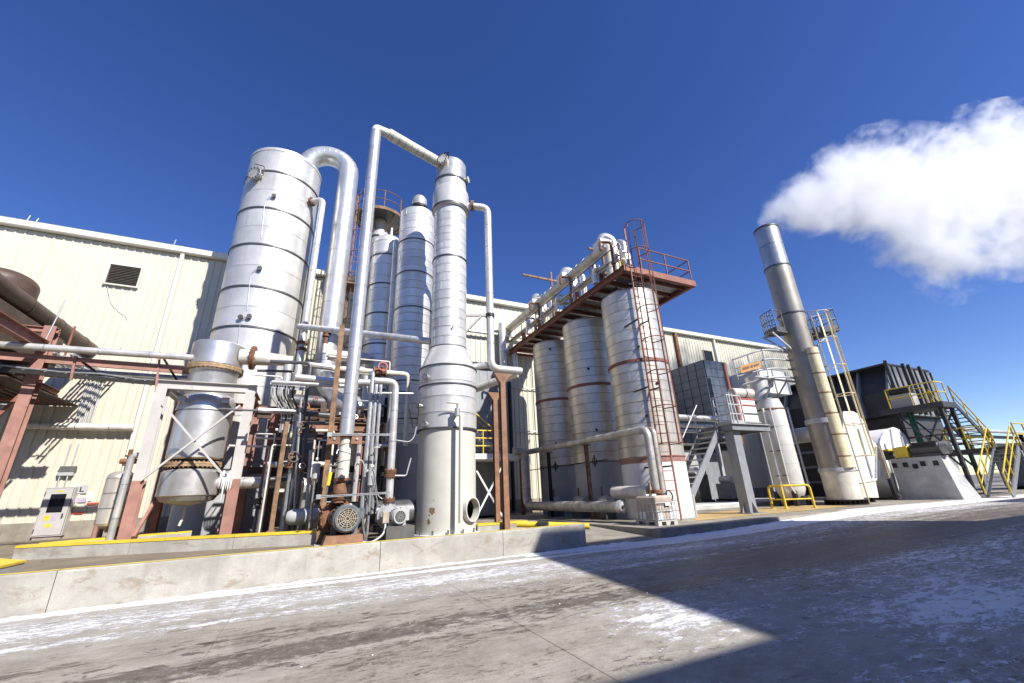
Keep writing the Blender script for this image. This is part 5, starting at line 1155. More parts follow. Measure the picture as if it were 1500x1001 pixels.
pipe('rear_outlet_line', 'white pipe slanting back from the outlet elbow behind the tower', [(JX+0.5, 13.9, PY(690, 585, 13.6).z), (k1.x-0.02, oy+0.25, zl-0.02)], 0.13, 'white_jacket', bands=0.8, n=16)
pipe('branch_pipe', 'short white branch pipe between the front tower and the outlet elbow', [(JX+RW-0.02, JY, ZAT(JX+1, JY, 538)), (ox-0.05, oy+0.1, ZAT(JX+1, JY, 538))], 0.10, 'pipe_jacket')
for (bx, by, zb_, lb, pt) in ((742, 777, 0.3, 'brown steel post with flared head carrying the outlet elbow', 560), (729, 769, 0.3, 'brown steel post with flared head nearer the tower', 586)):
    t, b_, zt_ = post('pipe_post', lb, bx, by, zb_, pt, 0.16, 'brown_post')
    t.part('flared_head', MB().hexa([(b_.x-0.09, b_.y-0.07, zt_-0.02), (b_.x+0.09, b_.y-0.07, zt_-0.02), (b_.x+0.09, b_.y+0.07, zt_-0.02), (b_.x-0.09, b_.y+0.07, zt_-0.02), (b_.x-0.28, b_.y-0.07, zt_+0.26), (b_.x+0.28, b_.y-0.07, zt_+0.26), (b_.x+0.28, b_.y+0.07, zt_+0.26), (b_.x-0.28, b_.y+0.07, zt_+0.26)]), 'brown_post', smooth=False)

# ---- dark shed and mezzanine by the wall
def shed(name, label, x0, x1, y0, z1, mat, door=None):
    t = T(name, label, 'shed', ((x0+x1)/2, y0, 0.3))
    n = max(2, round((x1-x0)/0.45)); st = (x1-x0)/n
    for k in range(n): t.part('wall_panel', MB().box(x0+k*st+0.006, x0+(k+1)*st-0.006, y0-0.02-0.012*(k % 2), y0+0.02, 0.3, z1), mat, smooth=False)
    t.part('body', MB().box(x0, x1, y0+0.021, WALL-0.06, 0.3, z1-0.01), mat, smooth=False)
    t.part('roof', MB().box(x0-0.1, x1+0.1, y0-0.15, WALL-0.05, z1, z1+0.1), 'seam', smooth=False)
    return t
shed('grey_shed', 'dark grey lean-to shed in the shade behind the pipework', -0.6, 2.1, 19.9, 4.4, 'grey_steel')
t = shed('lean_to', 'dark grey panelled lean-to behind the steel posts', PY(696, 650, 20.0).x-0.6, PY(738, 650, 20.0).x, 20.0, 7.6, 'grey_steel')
mz = PY(730, 668, 18.2).z; x0, x1 = PY(694, 668, 18.2).x-1.4, PY(768, 668, 18.2).x
t = T('mezzanine', 'white edged mezzanine with yellow handrails and crossed white braces by the lean-to', 'platform', ((x0+x1)/2, 18.2, 0.3))
t.part('deck', MB().box(x0, x1, 18.2, 19.9, mz-0.14, mz+0.1), 'white_paint', smooth=False)
for xx in (x0+0.1, x1-0.1): t.part('leg', MB().ibeam((xx, 18.35, 0.3), (xx, 18.35, mz-0.14), 0.16, 0.16, (0, 1, 0)), 'red_oxide')
lz, hz = PY(700, 757, 18.1).z, PY(735, 690, 18.1).z
t.part('brace', MB().bar(PY(698, 690, 18.05), PY(736, 757, 18.05), 0.07, 0.07), 'white_paint'); t.part('brace', MB().bar(PY(737, 680, 17.97), PY(698, 757, 17.97), 0.07, 0.07), 'white_paint')
railing(t, [(x0, 18.25, mz+0.1), (PY(736, 660, 18.2).x, 18.25, mz+0.1)], 'yellow', 1.05, 0.9, 0.028, 2)
st0, st1 = Vector((PY(735, 660, 19.3).x, 19.3, mz+0.1)), Vector((x0+0.2, 19.3, mz+2.6))
for dy in (0, 0.6): t.part('stringer', MB().bar(st0+Vector((0, dy, 0)), st1+Vector((0, dy, 0)), 0.05, 0.2), 'light_steel'); t.part('rail', MB().bar(st0+Vector((0, dy, 0.95)), st1+Vector((0, dy, 0.95)), 0.045, 0.045), 'yellow')
for k in range(9): c = st0.lerp(st1, (k+0.5)/9); t.part('tread', MB().box(c.x-0.13, c.x+0.13, 19.33, 19.87, c.z, c.z+0.03), 'light_steel', smooth=False)

# ================================================================== THREE TANKS
TX, TR = 11.55, 1.15
TY = (12.3, 15.45, 18.6)
TZ = 8.78
names = ('insulated tank with a red caged ladder on a white painted base', 'middle insulated tank of the three under the red platform on a grey base', 'insulated tank closest to the wall of the three under the red platform')
for i, yy in enumerate(TY):
    zt_ = TZ
    zb_ = (ZAT(11.0, yy-1.0, 668), ZAT(11.0, yy-1.0, 676), ZAT(11.0, yy-1.0, 682))[i]
    zr = (ZAT(TX-0.8, yy-0.8, 528), ZAT(TX-0.8, yy-0.8, 563), ZAT(TX-0.8, yy-0.8, 585))[i]
    t = T('insulated_tank', names[i], 'tank', (TX, yy, 0.215), 'three insulated tanks in a row')
    t.part('skirt', MB().lathe([(TR, 0.215), (TR, zb_)], (TX, yy, 0), 56), 'white_paint' if i == 0 else 'grey_paint')
    t.part('foot_ring', MB().ring((TX, yy, 0.23), (0, 0, 1), TR, 0.07, 0.03, 48), 'galv')
    courses(t, TX, yy, zb_, zr, TR+0.012, 0.40, 'tank_jacket'); courses(t, TX, yy, zr, zt_, TR+0.008, 0.40, 'tank_jacket')
    band(t, TX, yy, zr, TR+0.012, 'red_oxide', 0.04, 0.12); band(t, TX, yy, zb_, TR+0.008, 'red_oxide' if i == 0 else 'band', 0.03, 0.03)
    t.part('roof_cone', MB().lathe([(TR+0.02, zt_), (TR, zt_+0.05), (0.3, zt_+0.32), (0.001, zt_+0.33)], (TX, yy, 0), 48), 'tank_jacket')
    if i == 0:
        p, n = on_face(946, 503, TX, yy, TR); 
        t.part('red_run', MB().lathe([(TR+0.003, zb_-0.2), (TR+0.003, zb_-0.03)], (TX, yy, 0), 56), 'pink_oxide')
    for (px_, py_) in (((935, 509), (947, 610), (963, 560)), ((862, 541), (874, 630)), ((806, 512), (815, 650)))[i]:
        p, n = on_face(px_, py_, TX, yy, TR); t.part('thermowell', MB().drum(p-n*0.02, n, 0.035, 0.11, 10).drum(p+n*0.06, n, 0.055, 0.03, 10), 'black_steel')
# red platform
fl = PY(912, 390, 10.9); PZt = 9.48
px0, px1, py0, py1 = fl.x, PY(1016, 411, 10.9).x, 10.9, WALL-0.15
t = T('tank_platform', 'red steel platform with handrails bridging the tops of the three tanks', 'platform', ((px0+px1)/2, py0, PZt))
hF = 0.26
t.part('side_beam', MB().chan((px0+0.08, py0+0.02, PZt-hF/2), (px0+0.08, py1, PZt-hF/2), 0.14, hF, -1), 'red_oxide')
t.part('side_beam', MB().chan((px1-0.08, py0+0.02, PZt-hF/2), (px1-0.08, py1-6.5, PZt-hF/2), 0.14, hF, 1), 'red_oxide')
lx0, lx1 = PY(912, 390, 10.9).x+0.05, PY(925, 394, 10.9).x
t.part('end_beam', MB().chan((px0+0.0, py0, PZt-hF/2), (px1, py0, PZt-hF/2), 0.14, hF, -1), 'red_oxide')
for k in range(15):
    y_ = py0+0.5+k*0.75
    t.part('joist', MB().bar((px0+0.16, y_, PZt-0.11), ((px1-0.16) if y_ < py1-6.5 else (px0+2.0), y_, PZt-0.11), 0.05, 0.16), 'red_oxide', smooth=False)
for k in range(10):
    y_ = py0+0.15+k*0.49
    t.part('deck_plank', MB().box(px0+0.1, px1-0.1, y_, y_+0.47, PZt-0.025, PZt+0.002), 'galv', smooth=False)
for k in range(13):
    y_ = py0+0.15+(10+k)*0.49
    if y_+0.47 > py1: break
    t.part('deck_plank', MB().box(px0+0.1, px0+2.0, y_, y_+0.47, PZt-0.025, PZt+0.002), 'galv', smooth=False)
for y_ in TY:
    for x_ in (TX-0.6, TX+0.6): t.part('stub_post', MB().ibeam((x_, y_, TZ+0.1), (x_, y_, PZt-0.2), 0.14, 0.14, (0, 1, 0)), 'red_oxide')
lx = PY(984, 732, 10.85).x+0.02
railing(t, [(lx+0.45, py0+0.05, PZt), (px1-0.05, py0+0.05, PZt), (px1-0.05, py1-7.0, PZt)], 'red_oxide', 1.05, 1.5, 0.028, 1)
railing(t, [(px0+0.05, py0+0.1, PZt), (px0+0.05, py1-0.2, PZt)], 'brown_post', 1.05, 1.9, 0.024, 1)
for y_, dz in ((13.3, 0.9), (17.6, 0.6)):
    A0, A1 = (PY(766, 400, y_), PY(832, 418, y_)) if y_ > 15 else (PY(862, 364, y_), PY(894, 372, y_)); A1.z = A0.z = (A0.z+A1.z)/2
    t.part('davit_arm', MB().bar(A0, A1, 0.10, 0.10), 'ochre_post', smooth=False); c = A0.lerp(A1, 0.62); t.part('davit_post', MB().bar((c.x, c.y, PZt), (c.x, c.y, c.z+(0.5 if y_ > 15 else 0.05)), 0.09, 0.09), 'ochre_post', smooth=False)
# caged ladder
t = T('tank_ladder', 'red steel ladder with hooped cage standing against the white based tank', 'ladder', (lx, 10.85, 0.22))
ladder(t, (lx, py0-0.06, 0.222), (0, -1, 0), PZt, 0.5, 'red_oxide', 2.6, PZt+1.75, hoop=1.25, cr=0.38, straps=5)
for z_ in (1.9, 4.6, 7.2):
    for k in (-1, 1): t.part('standoff', MB().bar((lx+k*0.25, py0-0.03, z_), (lx+k*0.2, TY[0]-math.sqrt(max(0.01, TR**2-(lx+k*0.2-TX)**2))+0.02, z_), 0.05, 0.05), 'black_steel')
# piping on the platform
hx, hz = px0+0.30, PZt+1.62
y_e = WALL-0.06
t = T('roof_header', 'fat dirty header pipe running along the red platform into the wall', 'pipe', (hx, 15, hz))
hd0 = PY(877, 353, 13)
run = t.part('pipe_run', MB().tube([(hx, y_e, hz), (hx, 12.5, hz), (hx, 11.9, hz), (hx, 11.9, PZt+0.05)], 0.22, 24, 0.5), 'weathered_pipe')
for k in range(14): t.part('clamp_band', MB().ring((hx, 12.9+k*0.6, hz), (0, 1, 0), 0.218, 0.012, 0.025, 24), 'galv', run)
t = T('roof_header', 'thinner dirty header pipe beside the fat one on the red platform', 'pipe', (hx+0.5, 15, hz-0.45))
t.part('pipe_run', MB().tube([(px0+0.5, y_e, PZt+0.85), (px0+0.5, 12.0, PZt+0.85), (px0+0.9, 11.6, PZt+0.85), (px0+0.9, 11.6, PZt)], 0.15, 18, 0.3), 'weathered_pipe')
for k in range(5): t.part('saddle', MB().box(px0+0.4, px0+0.6, 12.8+k*1.9, 12.9+k*1.9, PZt, PZt+0.72), 'red_oxide', smooth=False)
lbs = ('white lagged valve box on the red platform nearest the caged ladder', 'white lagged valve box on the red platform above the middle tank', 'white lagged valve box on the red platform nearest the wall')
for i, yy in enumerate(TY):
    t = T('valve_box', lbs[i], 'valve', (hx, yy, PZt))
    bx_, bz_ = hx+0.05, hz+0.12
    t.part('insulation_box', MB().hexa([(bx_-0.28, yy-0.26, bz_-0.2), (bx_+0.24, yy-0.26, bz_-0.25), (bx_+0.24, yy+0.25, bz_-0.25), (bx_-0.28, yy+0.25, bz_-0.2), (bx_-0.34, yy-0.3, bz_+0.2), (bx_+0.28, yy-0.28, bz_+0.25), (bx_+0.28, yy+0.27, bz_+0.25), (bx_-0.34, yy+0.27, bz_+0.2)]), 'white_paint', smooth=False)
    t.part('riser', MB().tube([(hx+0.55, yy-0.1, PZt+0.02), (hx+0.55, yy-0.1, hz+0.55), (hx+0.1, yy+0.05, hz+0.75), (hx-0.05, yy+0.25, hz+0.2)], 0.19, 18, 0.35), 'silver_jacket')
    t.part('riser', MB().tube([(hx+0.15, yy-0.55, PZt+0.02), (hx+0.15, yy-0.55, hz-0.25), (hx-0.2, yy-0.35, hz-0.2)], 0.13, 14, 0.25), 'silver_jacket')
    t.part('riser', MB().tube([(hx-0.35, yy+0.3, PZt+0.02), (hx-0.35, yy+0.3, PZt+0.6), (hx-0.5, yy-0.1, PZt+0.62)], 0.12, 14, 0.2), 'pipe_jacket')
    t.part('handwheel', MB().ring((hx+0.28, yy-0.85, hz-0.55), (0.3, -1, 0.2), 0.13, 0.03, 0.03, 18).tube([(hx+0.28, yy-0.85, hz-0.55), (hx+0.2, yy-0.5, hz-0.6)], 0.025, 6), 'galv')
    t.part('vent', MB().tube([(hx+0.85, yy-0.4, PZt+0.02), (hx+0.85, yy-0.4, hz+0.25), (hx+0.8, yy-0.2, hz+0.4)], 0.16, 16, 0.2).dome((hx+0.8, yy-0.2, hz+0.38), 0.16, 0.12), 'silver_jacket')
    for k_, (dx_, dy_, r_) in enumerate(((0.75, 0.5, 0.07), (0.35, 0.75, 0.055), (0.95, 0.15, 0.09), (-0.2, -0.8, 0.06), (0.6, -0.9, 0.05))):
        a_ = Vector((hx+dx_, yy+dy_, PZt+0.02)); zt2_ = PZt+0.75+0.17*((k_*3) % 5)
        t.part('small_pipe', MB().tube([a_, (a_.x, a_.y, zt2_), (a_.x-0.45, a_.y+0.15, zt2_), (a_.x-0.45, a_.y+0.15, zt2_-0.4)], r_, 10, r_*2), ('weathered_pipe', 'galv', 'dirty_pipe', 'rust', 'silver_jacket')[k_]); t.part('small_flange', MB().drum((a_.x, a_.y, PZt+0.4), (0, 0, 1), r_*1.7, 0.05, 12), 'rust')
    t.part('tag', MB().box(hx+0.3, hx+0.36, yy-0.62, yy-0.58, PZt+0.5, PZt+1.3), 'yellow', smooth=False)
# downcomers into the wall corner left of the platform
p = PY(737, 492, WALL-0.6)
pipe('wall_downcomer', 'silver lagged pipe dropping down the wall beside the red platform end', [(p.x, WALL-0.5, hz), (p.x, WALL-0.5, ZAT(p.x, WALL-0.5, 540))], 0.22, 'blue_jacket', bands=0.9, n=18)
p = PY(755, 520, WALL-0.6)
pipe('wall_downcomer', 'second silver lagged pipe dropping down the wall closer to the tanks', [(p.x, WALL-0.5, PZt-0.2), (p.x, WALL-0.5, ZAT(p.x, WALL-0.5, 548))], 0.17, 'blue_jacket', bands=0.9, n=16)
for px_ in (750, 790):
    p = PY(px_, 640, WALL-0.3)
    pipe('wall_standpipe', 'dark standpipe on the wall %s' % ('behind the brown posts' if px_ < 760 else 'beside the tank closest to the wall'), [(p.x, WALL-0.2, 0.32), (p.x, WALL-0.2, ZAT(p.x, WALL-0.2, 560 if px_ < 760 else 480))], 0.11 if px_ < 760 else 0.03, 'black_steel' if px_ < 760 else 'brown_post', n=12)
for zpx, lb in ((569, 'upper thin pipe across the wall between the posts and tanks'), (632, 'lower thin pipe across the wall between the posts and tanks')):
    z_ = PY(770, zpx, WALL-0.15).z; pipe('wall_line', lb, [(PY(745, zpx, WALL).x, WALL-0.15, z_), (PY(795, zpx, WALL).x, WALL-0.15, z_)], 0.035, 'galv', n=8)

# ---- pipes in front of the tanks
UX = 9.85
zu = 3.05; zl_ = 0.68
ye = PX(948, 633, UX).y; yw = 19.6
pipe('tank_feed_pipe', 'weathered lagged pipe running past the three tanks and dropping by the tote', [(UX, 20.2, zu+0.12), (UX, ye, zu), (UX, ye, 1.15)], 0.125, 'dirty_pipe', bend=0.28, bands=0.9, n=18)
pipe('tank_feed_branch', 'second weathered drop pipe against the white based tank', [(UX+0.35, ye+0.35, zu+0.02), (UX+0.35, ye+0.1, zu), (UX+0.35, ye+0.1, 1.0)], 0.10, 'dirty_pipe', bend=0.15, bands=0.8, n=14)
a_ = PX(770, 660, UX)
pipe('tank_return_pipe', 'dark lagged pipe dropping from a bend and lying along the ground before the tanks', [(PX(745, 661, UX-0.7).x-0.6, 18.0, zu+0.05), (UX-0.75, 18.0, zu+0.05), (UX-0.75, 18.0, zl_), (UX-0.55, PX(915, 738, UX).y-0.4, zl_+0.02)], 0.18, 'dirty_pipe', bend=0.45, bands=0.8, n=20)
t = T('pipe_end_cap', 'foil wrapped end cap on the low pipe before the tanks', 'cap', (UX-0.55, PX(915, 738, UX).y-0.42, zl_))
t.part('cap', MB().lathe([(0.20, 0.0), (0.21, 0.1), (0.15, 0.2), (0.001, 0.22)], (UX-0.55, PX(915, 738, UX).y-0.38, zl_+0.02), 18, (0, -1, 0)), 'silver_jacket'); t.part('plug', MB().drum((UX-0.57, PX(915, 738, UX).y-0.58, zl_+0.02), (0, -1, 0), 0.05, 0.06, 10), 'black_steel')
for (px_, yt, mt_, lb) in ((805, 17.0, 'black_steel', 'dark pipe support post before the tank closest to the wall'), (866, 14.0, 'ochre_post', 'ochre pipe support post before the middle tank')):
    t = T('pipe_support', lb, 'post', (UX, yt, 0.215)); t.part('shaft', MB().ibeam((UX-0.02, yt, 0.215), (UX-0.02, yt, zu-0.11), 0.12, 0.12, (0, 1, 0), 0.012), mt_); t.part('saddle', MB().box(UX-0.14, UX+0.14, yt-0.1, yt+0.1, zu-0.135, zu-0.105), 'rust', smooth=False)
pv = Vector((UX+0.1, ye+0.15, 1.0))
t = T('valve_cluster', 'rusty cluster of valves and flanges at the feet of the drop pipes by the tote', 'valve', (pv.x, pv.y, 0.6))
t.part('tee', MB().tube([pv+Vector((-0.1, -0.15, 0.2)), pv+Vector((-0.1, -0.15, -0.2)), pv+Vector((0.6, 0.1, -0.2))], 0.12, 14, 0.15), 'rust')
for c, ax in (((-0.1, -0.15, 0.12), (0, 0, 1)), ((0.12, -0.07, -0.2), (1, 0.35, 0)), ((0.4, 0.03, -0.2), (1, 0.35, 0))): flange(t, pv+Vector(c), ax, 0.12)
t.part('handwheel', MB().ring(pv+Vector((0.3, -0.28, 0.0)), (0.2, -1, 0.2), 0.13, 0.03, 0.03, 18), 'black_steel'); t.part('pedestal', MB().box(pv.x-0.15, pv.x+0.5, pv.y-0.2, pv.y+0.15, 0.21, 0.62), 'grey_concrete', smooth=False)
t.part('lagged_stub', MB().tube([pv+Vector((-0.15, 0.1, 0.1)), pv+Vector((-0.35, 1.6, 0.15))], 0.2, 16), 'weathered_pipe')
for k in range(3): t.part('stem', MB().tube([pv+Vector((-0.3+0.16*k, -0.1, -0.1)), pv+Vector((-0.3+0.16*k, -0.1, 0.4-0.08*k))], 0.03, 6), 'rust')
za_ = PX(840, 680, TX-TR-0.3).z
t = T('sprinkler_line', 'thin pipe with black handwheels running along the grey tank bases', 'pipe', (TX-TR-0.25, 14.5, za_)); t.part('pipe_run', MB().tube([(TX-TR-0.22, 19.6, za_), (TX-TR-0.22, 13.2, za_)], 0.022, 6), 'black_steel')
for y_ in (13.9, 16.9): t.part('handwheel', MB().ring((TX-TR-0.3, y_, za_), (1, 0.2, 0), 0.11, 0.025, 0.03, 16).tube([(TX-TR-0.3, y_, za_-0.22), (TX-TR-0.3, y_, za_+0.22)], 0.03, 6), 'black_steel')
for k, y_ in enumerate((13.6, 15.2, 17.2)):
    t = T('low_pump_lagging', ('lagged pump body low before the middle tank', 'lagged pump body low between the middle tank and the wall side tank', 'lagged pump body low before the tank closest to the wall')[k], 'pump', (UX+0.35, y_, 0.215)); t.part('body', MB().lathe([(0.001, -0.45), (0.2, -0.42), (0.26, -0.2), (0.26, 0.25), (0.18, 0.42), (0.001, 0.43)], (UX+0.3, y_, 0.78), 18, (0.1, 1, 0)), 'dirty_pipe'); t.part('pedestal', MB().box(UX+0.05, UX+0.5, y_-0.35, y_+0.35, 0.21, 0.54), 'dark_block', smooth=False); t.part('stem', MB().tube([(UX+0.3, y_+0.1, 0.95), (UX+0.3, y_+0.1, 1.35)], 0.03, 6), 'rust')

# ---- tote
c0 = G(965, 771, 0.215)
x0, x1, y0, y1 = c0.x, c0.x+0.92, c0.y, c0.y+1.0
x1 = G(1004, 769, 0.215).x; y1 = G(929, 769, 0.215).y
zb_ = 0.215; ht = 0.80
t = T('liquid_tote', 'squat dirty tan plastic tote in a wire cage on a pale pallet', 'tote', ((x0+x1)/2, (y0+y1)/2, zb_))
pal = t.part('pallet', MB().box(x0, x1, y0, y1, zb_+0.10, zb_+0.135), 'chalk_paint', smooth=False)
fw = 0.14
for xx in (x0, (x0+x1)/2-fw/2, x1-fw):
    for yy in (y0, (y0+y1)/2-fw/2, y1-fw): t.part('pallet_block', MB().box(xx+0.002, xx+fw-0.002, yy+0.002, yy+fw-0.002, zb_+0.016, zb_+0.10), 'chalk_paint', pal, smooth=False)
for xx in (x0, (x0+x1)/2-fw/2, x1-fw): t.part('pallet_runner', MB().box(xx, xx+fw, y0, y1, zb_, zb_+0.016), 'chalk_paint', pal, smooth=False)
g_ = 0.035
n = 6
bt = MB(); pf = [(x0+g_, y0+g_), (x1-g_, y0+g_), (x1-g_, y1-g_), (x0+g_, y1-g_)]
def rrect(d, r=0.07, k=5):
    o = []
    for (cx, cy, a0) in ((x1-g_-d-r, y0+g_+d+r, -math.pi/2), (x1-g_-d-r, y1-g_-d-r, 0), (x0+g_+d+r, y1-g_-d-r, math.pi/2), (x0+g_+d+r, y0+g_+d+r, math.pi)):
        for i in range(k+1): a = a0+math.pi/2*i/k; o.append((cx+r*math.cos(a), cy+r*math.sin(a)))
    return o
lv = [(0.0, zb_+0.136), (0.0, zb_+0.30), (0.012, zb_+0.32), (0.0, zb_+0.34), (0.0, zb_+0.5), (0.012, zb_+0.52), (0.0, zb_+0.54), (0.0, zb_+ht-0.05), (0.05, zb_+ht)]
vs = []
for d, z in lv: vs += [(x, y, z) for x, y in rrect(d)]
N_ = len(rrect(0)); fs = [(j*N_+i, j*N_+(i+1) % N_, (j+1)*N_+(i+1) % N_, (j+1)*N_+i) for j in range(len(lv)-1) for i in range(N_)]+[tuple((len(lv)-1)*N_+i for i in range(N_))]
bot = t.part('bottle', bt.add(vs, fs), 'tote_plastic')
for (px_, w_) in ((0.06, 0.1), (0.55, 0.22), (0.85, 0.12)): t.part('residue', MB().box(x0+g_-0.004, x0+g_-0.001, y0+0.1+px_*(y1-y0-0.25), y0+0.1+px_*(y1-y0-0.25)+w_*0.7, zb_+0.15, zb_+0.36), 'snow', bot, smooth=False)
t.part('residue', MB().box(x0+0.08, x0+0.26, y0+g_-0.004, y0+g_-0.001, zb_+0.15, zb_+0.38), 'snow', bot, smooth=False); t.part('residue', MB().box(x1-0.22, x1-0.1, y0+g_-0.004, y0+g_-0.001, zb_+0.15, zb_+0.42), 'snow', bot, smooth=False)
for z in (zb_+0.16, zb_+0.38, zb_+0.60): t.part('cage_bar', MB().tube([(x0+0.01, y0+0.01, z), (x1-0.01, y0+0.01, z), (x1-0.01, y1-0.01, z), (x0+0.01, y1-0.01, z), (x0+0.01, y0+0.01, z)], 0.011, 6), 'galv')
for k in range(7):
    f = k/6
    for (xx, yy) in ((x0+0.01+(x1-x0-0.02)*f, y0+0.0), (x0+0.0, y0+0.01+(y1-y0-0.02)*f)): t.part('cage_bar', MB().tube([(xx, yy, zb_+0.135), (xx, yy, zb_+0.60)], 0.009, 6), 'galv')
t.part('label_plate', MB().box((x0+x1)/2-0.02, (x0+x1)/2+0.18, y0-0.02, y0-0.012, zb_+0.52, zb_+0.6), 'paper', smooth=False)
t.part('filler_cap', MB().drum(((x0+x1)/2, (y0+y1)/2, zb_+ht), (0, 0, 1), 0.12, 0.05, 18, 0.01), 'black')
for (dx, dy) in ((0.15, 0.5), (0.1, 0.2)): t.part('lid_scrap', MB().box(x0+dx, x0+dx+0.16, y0+dy, y0+dy+0.12, zb_+ht, zb_+ht+0.05), 'paper', smooth=False)

# ================================================================== RIGHT HALF
# ---- access platform, column and stair
bc = G(1098, 752, 0.222); cxx, cyy = bc.x, bc.y
DZ = ZAT(cxx, cyy, 622)
t = T('access_platform', 'grey steel access platform on one thick box column beside the tanks', 'platform', (cxx, cyy, 0.222))
t.part('column', MB().box(cxx-0.2, cxx+0.2, cyy-0.2, cyy+0.2, 0.24, DZ-0.28), 'grey_steel', smooth=False)
t.part('base_plate', MB().box(cxx-0.42, cxx+0.42, cyy-0.42, cyy+0.42, 0.222, 0.245), 'grey_steel', smooth=False)
for (dx, dy) in ((1, 0), (-1, 0), (0, 1), (0, -1)):
    a = Vector((cxx+dx*0.2, cyy+dy*0.2, 0.245)); s_ = Vector((-dy, dx, 0))*0.012
    t.part('gusset', MB().prism([a-s_, a+Vector((dx*0.18, dy*0.18, 0))-s_, a+Vector((0, 0, 0.4))-s_], s_*2), 'grey_steel', smooth=False)
dx0, dx1, dy0, dy1 = cxx-0.32, cxx+1.9, cyy-0.35, cyy+1.25
t.part('deck', MB().box(dx0, dx1, dy0, dy1, DZ-0.03, DZ), 'light_steel', smooth=False)
for (p, q) in (((dx0, dy0, DZ-0.15), (dx1, dy0, DZ-0.15)), ((dx0, dy1, DZ-0.15), (dx1, dy1, DZ-0.15))): t.part('edge_beam', MB().chan(p, q, 0.1, 0.24), 'grey_steel')
for xx in (dx0+0.06, cxx, dx1-0.06): t.part('cross_beam', MB().ibeam((xx, dy0+0.06, DZ-0.15), (xx, dy1-0.06, DZ-0.15), 0.14, 0.22), 'grey_steel')
t.part('leg', MB().ibeam((dx1-0.3, dy1-0.1, 0.21), (dx1-0.3, dy1-0.1, DZ-0.25), 0.2, 0.2, (0, 1, 0)), 'grey_paint')
railing(t, [(dx0+0.05, dy1-0.9, DZ), (dx0+0.05, dy0+0.05, DZ), (cxx+0.5, dy0+0.05, DZ)], 'light_steel', 1.1, 0.9, 0.03, 2, toe=0.12)
for k in range(2): t.part('rail_post', MB().bar((cxx-0.15+k*0.22, dy0+0.04, DZ), (cxx-0.15+k*0.16, dy0+0.04, DZ+1.2), 0.05, 0.05), 'light_steel', smooth=False)
sy0, sy1 = dy1-0.95, dy1-0.1
s1 = Vector((dx0+0.02, sy0, DZ-0.12)); s0 = Vector((dx0-(DZ-0.3)*0.82, sy0, 0.35))
t = T('grey_stair', 'steep grey steel stair with open treads rising to the access platform', 'stairs', (s0.x, sy0, 0.215))
for yy in (sy0, sy1): t.part('stringer', MB().bar((s0.x, yy, s0.z), (s1.x, yy, s1.z), 0.05, 0.24), 'grey_steel')
n = 14
tr = shared(MB().box(-0.13, 0.13, 0, sy1-sy0-0.06, 0, 0.035), 'light_steel', 'tread', smooth=False)
for k in range(n): c = s0.lerp(s1, (k+0.5)/n); t.put('tread', tr, (c.x, sy0+0.03, c.z))
for yy in (sy1,):
    t.part('handrail', MB().tube([(s0.x, yy, s0.z+0.95), (s1.x, yy, s1.z+1.1)], 0.025, 8), 'light_steel')
    for f in (0.1, 0.5, 0.9): c = s0.lerp(s1, f); t.part('rail_post', MB().tube([(c.x, yy, c.z), (c.x, yy, c.z+1.0)], 0.022, 8), 'light_steel')
t.part('foot_post', MB().tube([(s0.x+0.5, sy0-0.05, 0.22), (s0.x+0.5, sy0-0.05, 0.95)], 0.04, 8), 'light_steel')
# control boxes on the platform
t = T('control_cabinet', 'white control cabinet with orange red bars on the access platform', 'cabinet', (cxx+1.6, cyy+0.6, DZ))
kx = PY(1077, 604, cyy+0.4).x; kx1 = PY(1109, 604, cyy+0.4).x; kz = DZ+0.25
t.part('body', MB().box(kx+0.25, kx1, cyy+0.4, cyy+1.0, kz, kz+0.95), 'white_paint', smooth=False)
for zz_ in (0.30, 0.66, 0.93): t.part('bar', MB().box(kx+0.23, kx1+0.01, cyy+0.37, cyy+0.399, kz+zz_, kz+zz_+0.05), 'red_tag' if zz_ > 0.5 else 'seam', smooth=False)
for zz_ in (kz-0.02, kz-0.22): t.part('shelf', MB().box(kx+0.2, kx1+0.05, cyy+0.35, cyy+1.0, zz_-0.04, zz_), 'light_steel', smooth=False)
t.part('pink_pipe', MB().tube([(kx+0.05, cyy+0.3, DZ+0.02), (kx+0.05, cyy+0.3, kz+1.0)], 0.11, 14), 'pink_oxide')
t.part('drum', MB().drum((kx+0.1, cyy+0.45, kz+1.2), (1, -0.05, 0.02), 0.2, 1.2, 22, 0.03), 'weathered_pipe')
t.part('drum_strap', MB().ring((kx+0.8, cyy+0.42, kz+1.215), (1, -0.05, 0.02), 0.199, 0.012, 0.05, 22), 'black')
for k in range(3): t.part('drum_leg', MB().bar((kx+0.25+0.4*k, cyy+0.5, kz+0.951), (kx+0.25+0.4*k, cyy+0.5, kz+1.1), 0.05, 0.05), 'seam', smooth=False)
# silver pipes between tank and platform
for k, (py_, r, lb) in enumerate(((614, 0.16, 'upper'), (624, 0.11, 'middle'), (631, 0.09, 'lower'))):
    a, b_ = PY(985, py_-3, 15.5), PY(1050, py_+3, 15.5); pipe('link_pipe', '%s silver pipe of three running behind the grey stair' % lb, [(a.x, 15.5+0.3*k, a.z), (b_.x, 15.5+0.3*k, a.z)], r, 'silver_jacket', bands=0.9, n=16)
